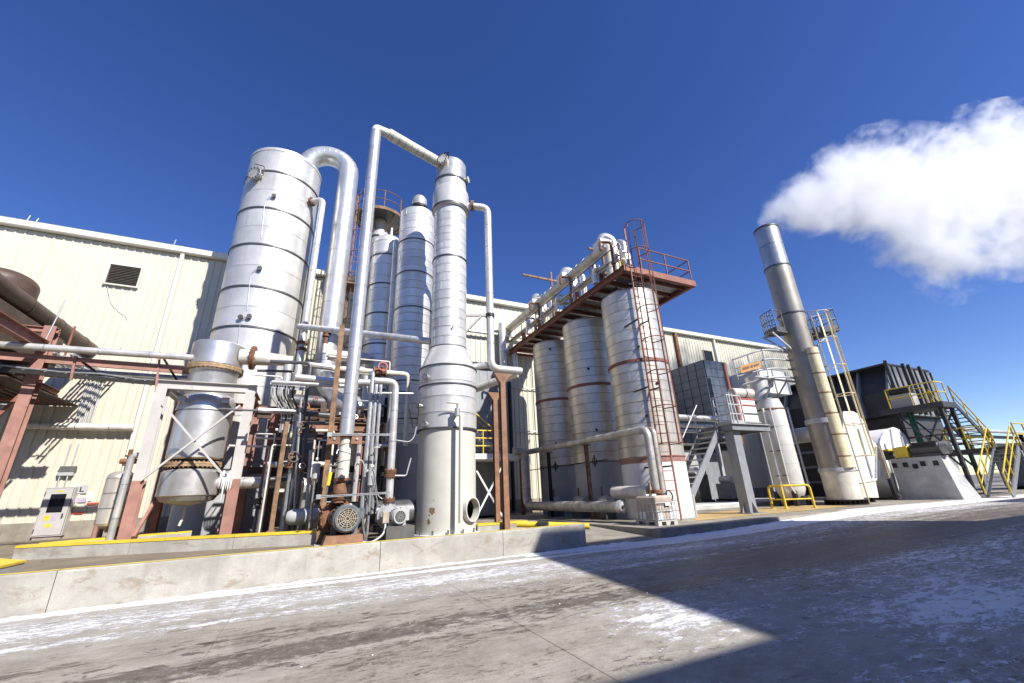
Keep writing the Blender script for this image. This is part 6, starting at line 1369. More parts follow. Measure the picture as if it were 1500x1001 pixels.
# slate panelled duct housing on the wall
a, b_ = PY(1030, 527, 18.0), PY(1063, 532, 18.0); x0, x1 = a.x, b_.x; z1 = a.z; z0 = 3.9
t = T('duct_housing', 'dark slate blue panelled duct housing standing against the wall above the platform', 'housing', ((x0+x1)/2, 18.0, z0))
t.part('body', MB().hexa([(x0+0.02, 18.02, z0), (x1-0.02, 18.02, z0), (x1-0.02, WALL-0.05, z0), (x0-0.2, WALL-0.05, z0), (x0+0.02, 18.02, z1-0.02), (x1-0.02, 18.02, z1-0.02), (x1-0.02, WALL-0.05, z1-0.02), (x0-0.2, WALL-0.05, z1-0.02)]), 'seam', smooth=False)
nx_, nz_ = 4, 9
pn = shared(MB().box(0.012, (x1-x0)/nx_-0.012, -0.03, 0.015, 0.012, (z1-z0)/nz_-0.012), 'slate_panel', 'housing_panel', smooth=False)
for i in range(nx_):
    for j in range(nz_): t.put('housing_panel', pn, (x0+i*(x1-x0)/nx_, 18.0, z0+j*(z1-z0)/nz_))
pn2 = shared(MB().box(-0.03, 0.02, 0.012, 3.93/6-0.012, 0.012, (z1-z0)/nz_-0.012), 'slate_panel', 'housing_panel', smooth=False)
for i in range(6):
    for j in range(nz_): t.put('housing_panel', pn2, (x0-0.2*i/6-0.035, 18.02+i*3.93/6, z0+j*(z1-z0)/nz_))
for xx in (x0+0.15, x1-0.15): t.part('leg', MB().ibeam((xx, 18.4, 0.21), (xx, 18.4, z0), 0.2, 0.2, (0, 1, 0)), 'grey_paint')
p = PY(1066, 560, 17.0)
pipe('rusty_riser', 'rusty red pipe rising along the edge of the slate housing', [(p.x, 17.0, DZ), (p.x, 17.0, ZAT(p.x, 17, 532))], 0.12, 'red_oxide')
# low dark machinery behind the stair
t = T('machine_bay', 'dark machine bay with grey doors in the shade behind the access platform', 'shed', (20, 19.4, 0.21))
t.part('body', MB().box(17.2, 26.0, 19.5, WALL-0.06, 0.21, 3.6), 'charcoal', smooth=False); t.part('roof', MB().box(17.0, 26.2, 19.2, WALL-0.05, 3.6, 3.75), 'seam', smooth=False)
for k in range(5): t.part('door', MB().box(17.4+k*1.7, 18.95+k*1.7, 19.44, 19.49, 0.25, 3.2), ('grey_steel', 'charcoal', 'light_steel', 'grey_steel', 'charcoal')[k], smooth=False)
t = T('equipment_plinth', 'low grey concrete ledge behind the tan pavement', 'plinth', (18, 14.9, 0.21)); t.part('ledge', MB().box(13.0, 24, 14.6, 19.3, 0.2, 0.42), 'grey_concrete', smooth=False); t.part('nosing', MB().box(12.98, 24.02, 14.585, 14.62, 0.36, 0.425), 'snow', smooth=False, label='snowy nosing')
for k, (xx, yy, w_, h_) in enumerate(((16.2, 16.2, 1.1, 1.3), (18.6, 16.8, 0.9, 1.7), (20.6, 16.4, 1.2, 1.1))):
    t = T('skid_unit', ('grey pump skid behind the foot of the grey stair', 'tall dark control skid behind the box column', 'low grey skid behind the white vessel')[k], 'machine', (xx, yy, 0.42)); t.part('frame', MB().box(xx-w_/2-0.1, xx+w_/2+0.1, yy-0.5, yy+0.5, 0.42, 0.54), 'black_steel', smooth=False); t.part('body', MB().box(xx-w_/2, xx+w_/2, yy-0.4, yy+0.4, 0.54, 0.42+h_*0.8), ('light_steel', 'charcoal', 'grey_steel')[k], smooth=False); t.part('drum', MB().drum((xx-0.2, yy-0.35, 0.42+h_*0.8+0.18), (0, 1, 0), 0.2, 0.7, 18, 0.02), 'light_steel')

# ---- yellow guard rail
A_, M_, B_ = G(1132, 745, 0.222), G(1152, 745.5, 0.222), G(1194, 744, 0.222)
hR = ZAT(M_.x, M_.y, 712)
t = T('guard_rail', 'bent yellow tube guard rail on the pavement before the white vessel', 'rail', (M_.x, M_.y, 0.222))
up = lambda p, z: Vector((p.x, p.y, z))
t.part('top_tube', MB().tube([A_, up(A_, hR), up(M_, hR), up(B_, hR), B_], 0.045, 12, 0.16), 'yellow'); t.part('middle_post', MB().tube([M_, up(M_, hR-0.02)], 0.045, 12), 'yellow'); t.part('middle_rail', MB().tube([up(A_, hR*0.52), up(M_, hR*0.52), up(B_, hR*0.52)], 0.028, 10), 'yellow')
for p in (A_, M_, B_): t.part('base_plate', MB().box(p.x-0.09, p.x+0.09, p.y-0.09, p.y+0.09, 0.222, 0.236), 'yellow', smooth=False)

KX_ = 21.56
# ---- white upright vessel with walkway
WY = 13.0; WX, WR = CYL(1106, 1150, 600, 13.0); WR = 0.62
zw = lambda py: ZAT(WX, WY-WR, py)
t = T('white_vessel', 'rust streaked white upright vessel with domed foot beside the chimney stack', 'vessel', (WX, WY, 0.21))
ztv = zw(598)
t.part('shell', MB().lathe([(0.001, 0.50), (0.4, 0.52), (WR-0.08, 0.68), (WR, 0.9), (WR, ztv), (WR*0.9, ztv+0.22), (0.5, ztv+0.42), (0.5, ztv+0.5)], (WX, WY, 0), 44), 'white_stained')
for k in range(5): band(t, WX, WY, 1.2+k*0.85, WR+0.001, 'white_stained', 0.012, 0.035)
band(t, WX, WY, ztv, WR-0.002, 'rust', 0.03, 0.06)
for k in range(4): a = math.pi/4+k*math.pi/2; t.part('leg', MB().box(WX+0.6*math.cos(a)-0.08, WX+0.6*math.cos(a)+0.08, WY+0.6*math.sin(a)-0.08, WY+0.6*math.sin(a)+0.08, 0.21, 0.85), 'black_steel', smooth=False)
t.part('neck', MB().lathe([(0.5, ztv+0.5), (0.5, ztv+1.75), (0.001, ztv+1.75)], (WX-0.05, WY+0.3, 0), 32), 'pipe_jacket')
for k, (px_, r) in enumerate(((1139, 0.05), (1148, 0.04))):
    p, n_ = on_face(px_-10, 640, WX, WY, WR, 0.12); t.part('standpipe', MB().tube([Vector((p.x, p.y, ztv+0.05)), Vector((p.x, p.y, 1.0+k*0.1)), Vector((p.x+0.15, p.y-0.1, 0.75))], r, 10, 0.12), 'white_paint' if k == 0 else 'cream_paint')
    for z_ in (1.5, 2.6, 3.7): t.part('pipe_clip', MB().box(p.x-0.08, p.x+0.08, p.y-0.03, p.y+0.13, z_, z_+0.04), 'seam', smooth=False)
t.part('drain_valve', MB().tube([(WX-0.05, WY-0.45, 0.6), (WX-0.05, WY-0.75, 0.55)], 0.06, 10).drum((WX-0.05, WY-0.75, 0.55), (0, -1, 0), 0.1, 0.04), 'seam')
zk = PY(1110, 566, WY).z-0.25
t = T('vessel_walkway', 'pale handrailed walkway wrapped around the white vessel top with an orange sign', 'walkway', (WX, WY-0.8, zk))
def cur(pl, yl): return [PY(*pl[0], yl+0.9), PY(*pl[1], yl), PY((pl[1][0]+pl[2][0])/2, (pl[1][1]+pl[2][1])/2-2.5, yl-0.1), PY(*pl[2], yl+0.1)]
rl = [cur(q, WY-1.0) for q in (((1073, 527), (1116, 512), (1169, 520)), ((1077, 540), (1120, 526), (1172, 532)), ((1080, 552), (1124, 540), (1176, 545)), ((1084, 565), (1126, 553), (1180, 557)))]
for q in rl: t.part('rail', MB().tube(q, 0.045, 8, 0.5), 'light_steel')
for i in (0, 1, 3): t.part('rail_post', MB().tube([rl[0][i], rl[3][i]], 0.03, 8), 'light_steel')
t.part('rail_post', MB().tube([rl[0][0].lerp(rl[0][1], 0.5), rl[2][0].lerp(rl[2][1], 0.5)], 0.03, 8), 'light_steel')
for q in rl: t.part('return_rail', MB().tube([q[0], q[0]+Vector((0.9, 0.6, 0))], 0.03, 8), 'light_steel')
bz = rl[3][1].z
t.part('deck', MB().box(rl[3][0].x, rl[3][3].x, WY-0.95, WY-0.75, bz-0.03, bz+0.0), 'light_steel', smooth=False)
for dx in (-0.5, 0.5): t.part('bracket', MB().bar((WX+dx, WY-0.85, bz-0.04), (WX+dx*0.8, WY-0.1, bz-0.9), 0.06, 0.06), 'light_steel')
sgn = [PY(1083, 537, WY-0.62), PY(1113, 529, WY-0.95), PY(1114, 539, WY-0.95), PY(1085, 547, WY-0.62)]
sg = t.part('sign_plate', MB().prism(sgn, (0, -0.02, 0)), 'orange_sign', smooth=False)
u_, v_ = sgn[1]-sgn[0], sgn[3]-sgn[0]
for (f0, f1) in ((0.10, 0.42), (0.48, 0.60), (0.64, 0.92)):
    a = sgn[0]+u_*f0+v_*0.3; b_ = sgn[0]+u_*f1+v_*0.3
    t.part('lettering', MB().prism([a+Vector((0, -0.024, 0)), b_+Vector((0, -0.024, 0)), b_+v_*0.36+Vector((0, -0.024, 0)), a+v_*0.36+Vector((0, -0.024, 0))], (0, -0.004, 0)), 'brown_duct', sg, smooth=False)
# white duct boxes behind the walkway
a, b_, c = PY(1108, 540, 16), PY(1150, 543, 16), PY(1112, 574, 16)
t = T('white_duct_box', 'white sheet metal duct box with a dark round port behind the walkway', 'duct', ((a.x+b_.x)/2, 16.5, c.z))
t.part('body', MB().hexa([(a.x, 16, c.z), (b_.x, 16, c.z), (b_.x, 18, c.z), (a.x, 18, c.z), (a.x, 16, a.z), (b_.x, 16, a.z), (b_.x, 18, a.z), (a.x, 18, a.z)]), 'white_paint', smooth=False)
q = PY(1122, 561, 15.95); t.part('port', MB().drum((q.x, 16.02, q.z), (0, -1, 0), 0.38, 0.3, 24).lathe([(0.001, 0.302), (0.33, 0.302)], (q.x, 16.02, q.z), 24, (0, -1, 0)), 'black')
for k in range(3): t.part('stiffener', MB().box(a.x+0.1+k*(b_.x-a.x-0.2)/2-0.04, a.x+0.1+k*(b_.x-a.x-0.2)/2+0.04, 15.93, 15.999, c.z, a.z), 'light_steel', smooth=False)
for xx in (a.x+0.3, b_.x-0.3): t.part('leg', MB().ibeam((xx, 17, 0.21), (xx, 17, c.z), 0.2, 0.2, (0, 1, 0)), 'grey_paint')
# grey upright column and ducts behind vessel
p = PY(1175, 700, 14.2)
pipe('grey_standpipe', 'fat grey standpipe right behind the white vessel', [(WX+0.95, 13.7, 0.215), (WX+0.95, 13.7, ZAT(WX+0.95, 13.7, 600))], 0.30, 'grey_paint', n=24)
pipe('breech_duct', 'white curved breech duct entering the stack from behind', [(KX_, 11.9, ZAT(22.2, 13.0, 640)), (KX_+0.1, 14.2, ZAT(22.2, 13.0, 640)), (KX_+0.1, 14.2, 0.215)], 0.36, 'white_jacket', bend=0.8, n=24)
a, b_ = PY(1153, 597, 12.4), PY(1176, 700, 12.4)
pipe('slanted_pole', 'thin pale pole standing between the white vessel and the stack', [(a.x, 12.4, a.z), (a.x+0.03, 12.4, 0.22)], 0.05, 'galv', n=8)

# ---- chimney stack
KX, KY = 21.56, 11.5
zk_ = lambda py, r=0.55: ZAT(KX-0.88*r, KY-0.47*r, py)
t = T('chimney_stack', 'tall steel chimney stack with stained tan lower half giving off steam', 'chimney', (KX, KY, 0.22))
ZT = 14.5
lv = [0.42, zk_(688), zk_(616), zk_(515), zk_(458), zk_(388), zk_(357), ZT]
rs = [0.665, 0.645, 0.625, 0.605, 0.595, 0.585, 0.58]
ms = ['weathered_pipe', 'stack_warm', 'stack_warm', 'stack_warm', 'stack_warm', 'stack_steel', 'stack_steel']
for i in range(7):
    t.part('stack_section', MB().lathe([(rs[i], lv[i]), (rs[i], lv[i+1]-0.012), (rs[i]-0.02, lv[i+1]-0.01)], (KX, KY, 0), 56), ms[i])
for i, (w_, hh, mt_) in enumerate(((0.05, 0.16, 'light_steel'), (0.06, 0.22, 'light_steel'), (0.03, 0.06, 'stack_warm'), (0.04, 0.07, 'band'), (0.04, 0.07, 'band'), (0.008, 0.04, 'band'))): band(t, KX, KY, lv[i+1], rs[i]-0.006, mt_, w_, hh)
t.part('rim', MB().lathe([(rs[6]-0.03, ZT-0.1), (rs[6]+0.03, ZT-0.1), (rs[6]+0.03, ZT), (rs[6]-0.03, ZT)], (KX, KY, 0), 56, closed=True), 'band')
t.part('liner', MB().lathe([(rs[6]-0.032, ZT-0.02), (rs[6]-0.032, 6.0), (0.001, 6.0)], (KX, KY, 0), 40), 'black')
bs = t.part('base_ring', MB().lathe([(0.60, 0.22), (0.80, 0.22), (0.80, 0.25), (0.62, 0.252), (0.62, 0.40), (0.80, 0.402), (0.80, 0.43), (0.60, 0.431)], (KX, KY, 0), 56), 'black_steel')
for k in range(28):
    a = 2*math.pi*k/28; d = Vector((math.cos(a), math.sin(a), 0)); t.part('gusset', MB().bar(Vector((KX, KY, 0.325))+d*0.63, Vector((KX, KY, 0.325))+d*0.79, 0.02, 0.148), 'black_steel', bs, smooth=False)
od = Vector((-0.30, -0.95, 0)).normalized()
q = Vector((KX, KY, 0))+od*0.52
t.part('cable_cover', MB().lathe([(0.28, zk_(690)+0.1), (0.30, zk_(690)+0.12), (0.30, zk_(512)), (0.001, zk_(512)+0.02)], q, 24), 'cream_ladder')
for k in range(6): z_ = zk_(690)+0.6+k*0.95; t.part('cover_strap', MB().ring(q+Vector((0, 0, z_)), (0, 0, 1), 0.298, 0.014, 0.05, 24), 'brown_post')
t = T('stack_ladder', 'cream and rust caged ladder climbing the chimney stack', 'ladder', (22.7, 10.9, 0.22))
lo = Vector((0.40, -0.92, 0)).normalized(); lb_ = Vector((KX, KY, 0))+Vector((0.60, -0.80, 0))*0.80
ladder(t, (lb_.x, lb_.y, 0.22), lo, 8.6, 0.5, 'cream_ladder', 2.2, 9.1, hoop=1.5, straps=5, cr=0.4, sw=0.075, rw=0.09)
for z_ in (1.6, 3.2, 4.8, 6.4, 8.0): t.part('standoff', MB().bar(lb_+Vector((0, 0, z_)), Vector((KX, KY, z_))+Vector((0.60, -0.80, 0))*0.56, 0.06, 0.06), 'brown_post')
zpl = 8.35
t = T('stack_platform', 'pair of small railed platforms clamped around the chimney stack', 'platform', (KX, KY, zpl))
def sector(a0, a1, r0, r1, n=10):
    v = [Vector((KX+r*math.cos(a), KY+r*math.sin(a), z)) for z in (zpl-0.12, zpl) for r in (r0, r1) for a in [a0+(a1-a0)*k/n for k in range(n+1)]]
    m_ = n+1; fs = []
    for k in range(n): fs += [(k, k+1, m_+k+1, m_+k), (2*m_+k, 3*m_+k, 3*m_+k+1, 2*m_+k+1), (m_+k, m_+k+1, 3*m_+k+1, 3*m_+k), (k, 2*m_+k, 2*m_+k+1, k+1)]
    fs += [(0, m_, 3*m_, 2*m_), (n, 2*m_+n, 3*m_+n, m_+n)]
    return MB().add(v, fs)
for (a0, a1, mt_) in ((rad(-36), rad(14), 'light_steel'), (rad(140), rad(178), 'black_steel')):
    RP = 2.0 if a0 < 1 else 1.45
    t.part('deck', sector(a0, a1, 0.6, RP), 'dark_pipe'); arc = [Vector((KX+(RP-0.03)*math.cos(a0+(a1-a0)*k/6), KY+(RP-0.03)*math.sin(a0+(a1-a0)*k/6), zpl)) for k in range(7)]
    arc = [Vector((KX+0.8*math.cos(a0), KY+0.8*math.sin(a0), zpl))]+arc+[Vector((KX+0.8*math.cos(a1), KY+0.8*math.sin(a1), zpl))]
    railing(t, arc, 'dark_pipe', 1.05, 1.2, 0.024, 1, toe=0.16)
    for f in (0.15, 0.85): a = a0+(a1-a0)*f; t.part('bracket', MB().bar((KX+0.57*math.cos(a), KY+0.57*math.sin(a), zpl-1.0), (KX+1.6*math.cos(a), KY+1.6*math.sin(a), zpl-0.13), 0.07, 0.07), 'light_steel')

# ---- fans
def housing(name, label, pxs, Y, dep, mat, z_min, ribs):
    P = [PY(*q, Y) for q in pxs]; t = T(name, label, 'fan', (sum(p.x for p in P)/len(P), Y+dep/2, 0.21))
    t.part('casing', MB().prism(P, (0, dep, 0)), mat, smooth=True)
    cx_ = sum(p.x for p in P)/len(P); cz_ = sum(p.z for p in P)/len(P)
    t.part('edge_flange', MB().prism([Vector((cx_+(p.x-cx_)*1.03, p.y-0.001, cz_+(p.z-cz_)*1.03)) for p in P], (0, 0.05, 0)), mat, smooth=False)
    for (a, b_) in ribs: t.part('rib', MB().bar(PY(*a, Y-0.04), PY(*b_, Y-0.04), 0.07, 0.07, (0, -1, 0)), 'light_steel', smooth=False)
    lo = min(P, key=lambda p: p.z)
    return t, P
t, P = housing('scroll_fan', 'big white scroll fan housing beside the concrete motor block', [(1290, 650), (1292, 641), (1296, 634), (1302, 629), (1309, 627), (1317, 630), (1325, 638), (1331, 648), (1335, 660), (1336, 672), (1334, 690), (1328, 712), (1322, 729), (1306, 715), (1290, 701)], 12.05, 1.5, 'white_paint', 0.2, (((1304, 629), (1320, 724)), ((1320, 640), (1326, 660)), ((1296, 650), (1316, 722)), ((1298, 694), (1314, 694))))
for dx in (0.6, 2.2): t.part('leg', MB().box(27.0+dx, 27.3+dx, 12.3, 13.3, 0.2, 0.9), 'black_steel', smooth=False)
t.part('shaft_cover', MB().lathe([(0.35, 0), (0.33, 0.12), (0.001, 0.16)], (PY(1318, 664, 12.05).x, 12.04, PY(1318, 664, 12.05).z), 24, (0, -1, 0)), 'light_steel')
t, P = housing('inlet_box', 'white tapered inlet box with ribs behind the stack ladder', [(1236, 604), (1250, 604), (1258, 608), (1265, 618), (1269, 634), (1276, 644), (1284, 653), (1284, 702), (1262, 706), (1236, 690)], 11.3, 1.1, 'white_paint', 0.2, (((1257, 628), (1278, 700)), ((1283, 655), (1283, 700))))
t.part('underside', MB().hexa([(P[-1].x, 11.35, 0.5), (P[-3].x-0.2, 11.35, 0.4), (P[-3].x-0.2, 12.3, 0.4), (P[-1].x, 12.3, 0.5), (P[-1].x, 11.35, P[-1].z), (P[-3].x, 11.35, P[-3].z), (P[-3].x, 12.3, P[-3].z), (P[-1].x, 12.3, P[-1].z)]), 'weathered_pipe', smooth=False)
for xx in (P[-1].x+0.1, P[-3].x-0.4): t.part('leg', MB().box(xx, xx+0.15, 11.5, 12.2, 0.2, 0.55), 'black_steel', smooth=False)
q = PY(1288, 700, 11.9)
t = T('expansion_joint', 'narrow beige duct joint between the inlet box and the scroll fan', 'duct', (25.4, 12, 0.3)); a, b_ = PY(1284.5, 652, 11.7), PY(1289.5, 700, 11.7); t.part('sleeve', MB().box(a.x-0.02, a.x+0.16, 11.62, 11.8, 1.2, a.z), 'beige_grille', smooth=False); t.part('sleeve_flange', MB().box(a.x+0.04, a.x+0.10, 11.58, 11.84, 1.15, a.z+0.05), 'light_steel', smooth=False)
for xx in (a.x+0.02,): t.part('leg', MB().box(xx, xx+0.08, 11.66, 11.76, 0.2, 1.2), 'black_steel', smooth=False)

# ---- concrete motor block with motor
b0, b1, b2 = G(1322, 732, 0.212), G(1412, 731.5, 0.212), G(1443, 730, 0.212)
zt_ = 2.07
t0_, t1_, t2_ = PX(1312, 672, b0.x), PX(1388, 669, b0.x+0.2), None
n0 = Vector((b0.x, b0.y, 0.2)); n1 = Vector((b1.x, b1.y, 0.2)); n2 = Vector((b2.x, b2.y+0.1, 0.2)); n3 = Vector((b2.x, b0.y+0.2, 0.2))
tp = [Vector((b0.x+0.05, b0.y-0.02, zt_)), Vector((b1.x-0.05, b1.y+0.22, zt_)), Vector((b1.x+0.62, b1.y+0.2, zt_)), Vector((b1.x+0.62, b0.y+0.2, zt_))]
t = T('motor_block', 'tall tapered grey concrete motor block with square pockets near its top', 'foundation', (n0.x+0.8, n0.y-1, 0.2))
t.part('body', MB().hexa([n0, n1, n2, n3]+tp), 'grey_concrete', smooth=False)
for f in (0.06, 0.28, 0.46, 0.62, 0.86):
    p = n0.lerp(n1, f).lerp(tp[0].lerp(tp[1], f), 0.86 - (0.05 if f == 0.46 else 0)); t.part('pocket', MB().box(p.x-0.03, p.x+0.05, p.y-0.10, p.y+0.10, p.z-0.11, p.z+0.11), 'black', smooth=False)
t.part('top_edge', MB().hexa([tp[0]+Vector((-0.02, 0, 0.001)), tp[1]+Vector((-0.02, -0.02, 0.001)), tp[2]+Vector((0, -0.02, 0.001)), tp[3]+Vector((0, 0, 0.001)), tp[0]+Vector((-0.02, 0, 0.05)), tp[1]+Vector((-0.02, -0.02, 0.05)), tp[2]+Vector((0, -0.02, 0.05)), tp[3]+Vector((0, 0, 0.05))]), 'grey_concrete', smooth=False)
mx = b0.x+0.42; zt2 = zt_+0.05
ym1, ym0 = tp[1].y-0.35, tp[1].y+1.35
t = T('fan_motor', 'long black fan motor lying on the concrete block', 'motor', (mx, ym1+0.8, zt2))
mo = t.part('body', MB().lathe([(0.001, 0), (0.2, 0), (0.28, 0.04), (0.28, 0.34), (0.30, 0.36), (0.30, 1.4), (0.2, 1.5), (0.001, 1.5)], (mx, ym1, zt2+0.36), 32, (0, 1, 0)), 'charcoal')
t.part('end_bell', MB().lathe([(0.283, 0.04), (0.283, 0.3)], (mx, ym1, zt2+0.36), 32, (0, 1, 0)), 'unit_grey', mo)
for k in range(14): a = rad(15)+rad(150)*k/13+0*k; t.part('fin', MB().bar((mx+0.31*math.cos(a), ym1+0.4, zt2+0.36+0.31*math.sin(a)), (mx+0.31*math.cos(a), ym1+1.35, zt2+0.36+0.31*math.sin(a)), 0.012, 0.06, (math.cos(a), 0, math.sin(a))), 'charcoal', mo)
t.part('foot', MB().box(mx-0.26, mx+0.26, ym1+0.35, ym1+1.35, zt2-0.01, zt2+0.14), 'charcoal', smooth=False)
t = T('coupling_guard', 'yellow sheet coupling guard between the fan and its motor', 'guard', (mx, ym1+1.75, zt2)); t.part('guard', MB().hexa([(mx-0.32, ym1+1.52, zt2-0.02), (mx+0.3, ym1+1.52, zt2-0.02), (mx+0.3, ym1+2.1, zt2-0.02), (mx-0.32, ym1+2.1, zt2-0.02), (mx-0.28, ym1+1.52, zt2+0.58), (mx+0.26, ym1+1.52, zt2+0.58), (mx+0.26, ym1+2.1, zt2+0.52), (mx-0.28, ym1+2.1, zt2+0.52)]), 'yellow', smooth=False); t.part('foot', MB().box(mx-0.36, mx+0.34, ym1+1.55, ym1+2.05, zt2-0.02, zt2+0.03), 'black_steel', smooth=False)
t = T('shaft_bearing', 'yellow and black shaft bearing against the scroll fan', 'bearing', (mx, ym1+2.5, zt2)); t.part('shaft', MB().tube([(mx, ym1+2.0, zt2+0.34), (mx, 12.1, zt2+0.34)], 0.09, 14), 'seam'); t.part('pedestal', MB().hexa([(mx-0.25, ym1+2.3, zt2-0.02), (mx+0.2, ym1+2.3, zt2-0.02), (mx+0.2, ym1+2.75, zt2-0.02), (mx-0.25, ym1+2.75, zt2-0.02), (mx-0.18, ym1+2.35, zt2+0.42), (mx+0.15, ym1+2.35, zt2+0.42), (mx+0.15, ym1+2.7, zt2+0.42), (mx-0.18, ym1+2.7, zt2+0.42)]), 'black_steel', smooth=False); t.part('cover', MB().box(mx-0.2, mx+0.18, ym1+2.32, ym1+2.74, zt2+0.421, zt2+0.5), 'yellow', smooth=False)

# ---- charcoal process unit
UXX = 32.0; c0 = PX(1293, 533, UXX); UY, UZ = c0.y, c0.z; ub = PX(1293, 612, UXX).z; UE = 21.4; UR = PY(1360, 548, UY).x
t = T('process_unit', 'huge charcoal ribbed process unit with stepped fins behind the fans', 'machine', ((UXX+UR)/2, UY+4, 0.21))
zk1 = ub+(UZ-ub)*0.46
pf = [(UXX+0.35, ub), (UXX-0.1, ub+0.05), (UXX-0.1, zk1), (UXX+0.75, UZ-0.12), (UXX+0.75, UZ-0.05), (UR, UZ-0.05), (UR, ub)]
t.part('upper_body', MB().prism([(x, UY, z) for x, z in pf], (0, UE-UY, 0)), 'charcoal', smooth=False)
t.part('roof', MB().box(UXX+0.1, UR+0.1, UY-0.06, UE, UZ-0.05, UZ+0.06), 'charcoal', smooth=False)
for k in range(6):
    y_ = UY+0.02+k*1.62; pr = [(x-0.001 if i in (0, 5, 6) else x, z) for i, (x, z) in enumerate(pf)]
    rb = [(UXX-0.1, ub+0.06), (UXX-0.38, ub+0.1), (UXX-0.38, zk1+0.05), (UXX+0.50, UZ-0.06), (UXX+0.74, UZ-0.06), (UXX-0.09, zk1)]
    t.part('rib', MB().prism([(x, y_, z) for x, z in rb], (0, 0.12, 0)), 'unit_grey', smooth=False)  # lighter grey than the body paints in the sunlit rib edges
t.part('front_panel', MB().box(UXX+0.35, UR, UY-0.04, UY-0.002, ub+0.05, UZ-0.1), 'unit_grey', smooth=False)
nf = 9
for k in range(nf):
    x_ = UXX+0.05+(UR-UXX)*k/(nf-1); tall = k in (0, 3, 4, 6)
    t.part('fin', MB().box(x_-0.05, x_+0.05, UY-0.20 if tall else UY-0.12, UY-0.041, ub+0.1, UZ+(0.18 if tall else -0.1)), 'charcoal', smooth=False)
t.part('waist', MB().box(UXX+0.2, UR-0.1, UY+0.25, UE, ub-0.55, ub-0.002), 'charcoal', smooth=False)
t.part('waist_band', MB().box(UXX-0.05, UR, UY+0.1, UE, ub-0.75, ub-0.55), 'charcoal', smooth=False)
t.part('lower_body', MB().hexa([(UXX+0.6, UY+0.5, 0.21), (UR-0.3, UY+0.5, 0.21), (UR-0.3, UE, 0.21), (UXX+0.6, UE, 0.21), (UXX-0.1, UY+0.15, ub-0.75), (UR-0.1, UY+0.15, ub-0.75), (UR-0.1, UE, ub-0.75), (UXX-0.1, UE, ub-0.75)]), 'charcoal', smooth=False)
for k in range(3): t.part('belt', MB().box(UXX+0.0+0.15*k, UR-0.15, UY+0.17+0.12*k, UE, ub-1.7-k*1.0, ub-1.55-k*1.0), 'unit_grey', smooth=False)
for k in range(4): t.part('front_door', MB().box(UXX+0.7+k*1.2, UXX+1.75+k*1.2, UY+0.20, UY+0.3, 1.0, ub-1.8), 'unit_grey', smooth=False)

# ---- yellow railed deck and stairs
XD = 30.3
e0, e1 = PX(1380, 589, XD), PX(1304, 598, XD)
zd = (e0.z+e1.z)/2; dyA, dyB = e0.y, min(e1.y, UY+0.1)
t = T('service_deck', 'charcoal service deck with yellow handrails in front of the ribbed unit', 'platform', (XD+0.8, (dyA+dyB)/2, 0.21))
x1 = XD+1.6
t.part('deck', MB().box(XD, x1, dyA, dyB+0.6, zd-0.3, zd), 'charcoal', smooth=False)
railing(t, [(XD+0.05, dyB, zd), (XD+0.05, dyA+0.05, zd), (x1-0.6, dyA+0.05, zd)], 'yellow', 1.1, 1.0, 0.032, 1)
railing(t, [(x1-0.05, dyB, zd), (x1-0.05, dyA+1.1, zd)], 'yellow', 1.1, 0.7, 0.032, 1)
for (xx, yy) in ((XD+0.15, dyA+0.2), (x1-0.15, dyA+0.2), (XD+0.15, dyB-0.2), (x1-0.15, dyB-0.2)): t.part('leg', MB().ibeam((xx, yy, 0.21), (xx, yy, zd-0.3), 0.16, 0.16, (0, 1, 0)), 'charcoal')
for xx in (XD+0.15, x1-0.15):
    t.part('brace', MB().bar((xx, dyA+0.2, zd-0.4), (xx, dyB-0.2, 1.6), 0.08, 0.08), 'charcoal'); t.part('brace', MB().bar((xx-0.09, dyB-0.2, zd-0.4), (xx-0.09, dyA+0.2, 1.6), 0.08, 0.08), 'charcoal')
for z_ in (2.2, 3.3): t.part('girt', MB().bar((XD+0.15, dyA+0.2, z_), (XD+0.15, dyB-0.2, z_), 0.08, 0.1), 'charcoal')
def stair(t, p0, p1, wdt, n, smat, rmat, side=1):
    p0, p1 = Vector(p0), Vector(p1); d = (p1-p0); hdir = Vector((d.x, d.y, 0)).normalized(); s_ = Vector((-hdir.y, hdir.x, 0))*wdt
    for k in (0, 1): t.part('stringer', MB().bar(p0+s_*k, p1+s_*k, 0.06, 0.26), smat)
    for k in range(n):
        c = p0.lerp(p1, (k+0.5)/n); u = hdir*0.13; t.part('tread', MB().hexa([c-u+s_*0.05, c+u+s_*0.05, c+u+s_*0.95, c-u+s_*0.95, c-u+s_*0.05+Vector((0, 0, 0.035)), c+u+s_*0.05+Vector((0, 0, 0.035)), c+u+s_*0.95+Vector((0, 0, 0.035)), c-u+s_*0.95+Vector((0, 0, 0.035))]), smat, smooth=False)
    for k in (0, 1):
        a, b_ = p0+s_*k, p1+s_*k; e = (b_-a).normalized()
        t.part('handrail', MB().tube([a+Vector((0, 0, 0.1)), a+Vector((0, 0, 1.0)), b_+Vector((0, 0, 1.05)), b_+Vector((0, 0, 0.05))], 0.032, 8), rmat); t.part('handrail', MB().tube([a+Vector((0, 0, 0.55)), b_+Vector((0, 0, 0.55))], 0.028, 8), rmat)
        for f in (0.33, 0.66): c = a.lerp(b_, f); t.part('rail_post', MB().tube([c, c+Vector((0, 0, 1.0))], 0.028, 8), rmat)
LZ = 2.5
t = T('upper_stair', 'upper flight of dark stairs with yellow rails falling from the service deck', 'stairs', (x1+1.5, dyA, LZ))
stair(t, (x1+3.0, dyA+0.95, LZ), (x1, dyA+0.95, zd-0.1), 0.9, 12, 'charcoal', 'yellow')
p0, p1 = G(1446, 729, 0.212), G(1482, 729, 0.212)
lx_ = PY(1457, 657, p0.y).x
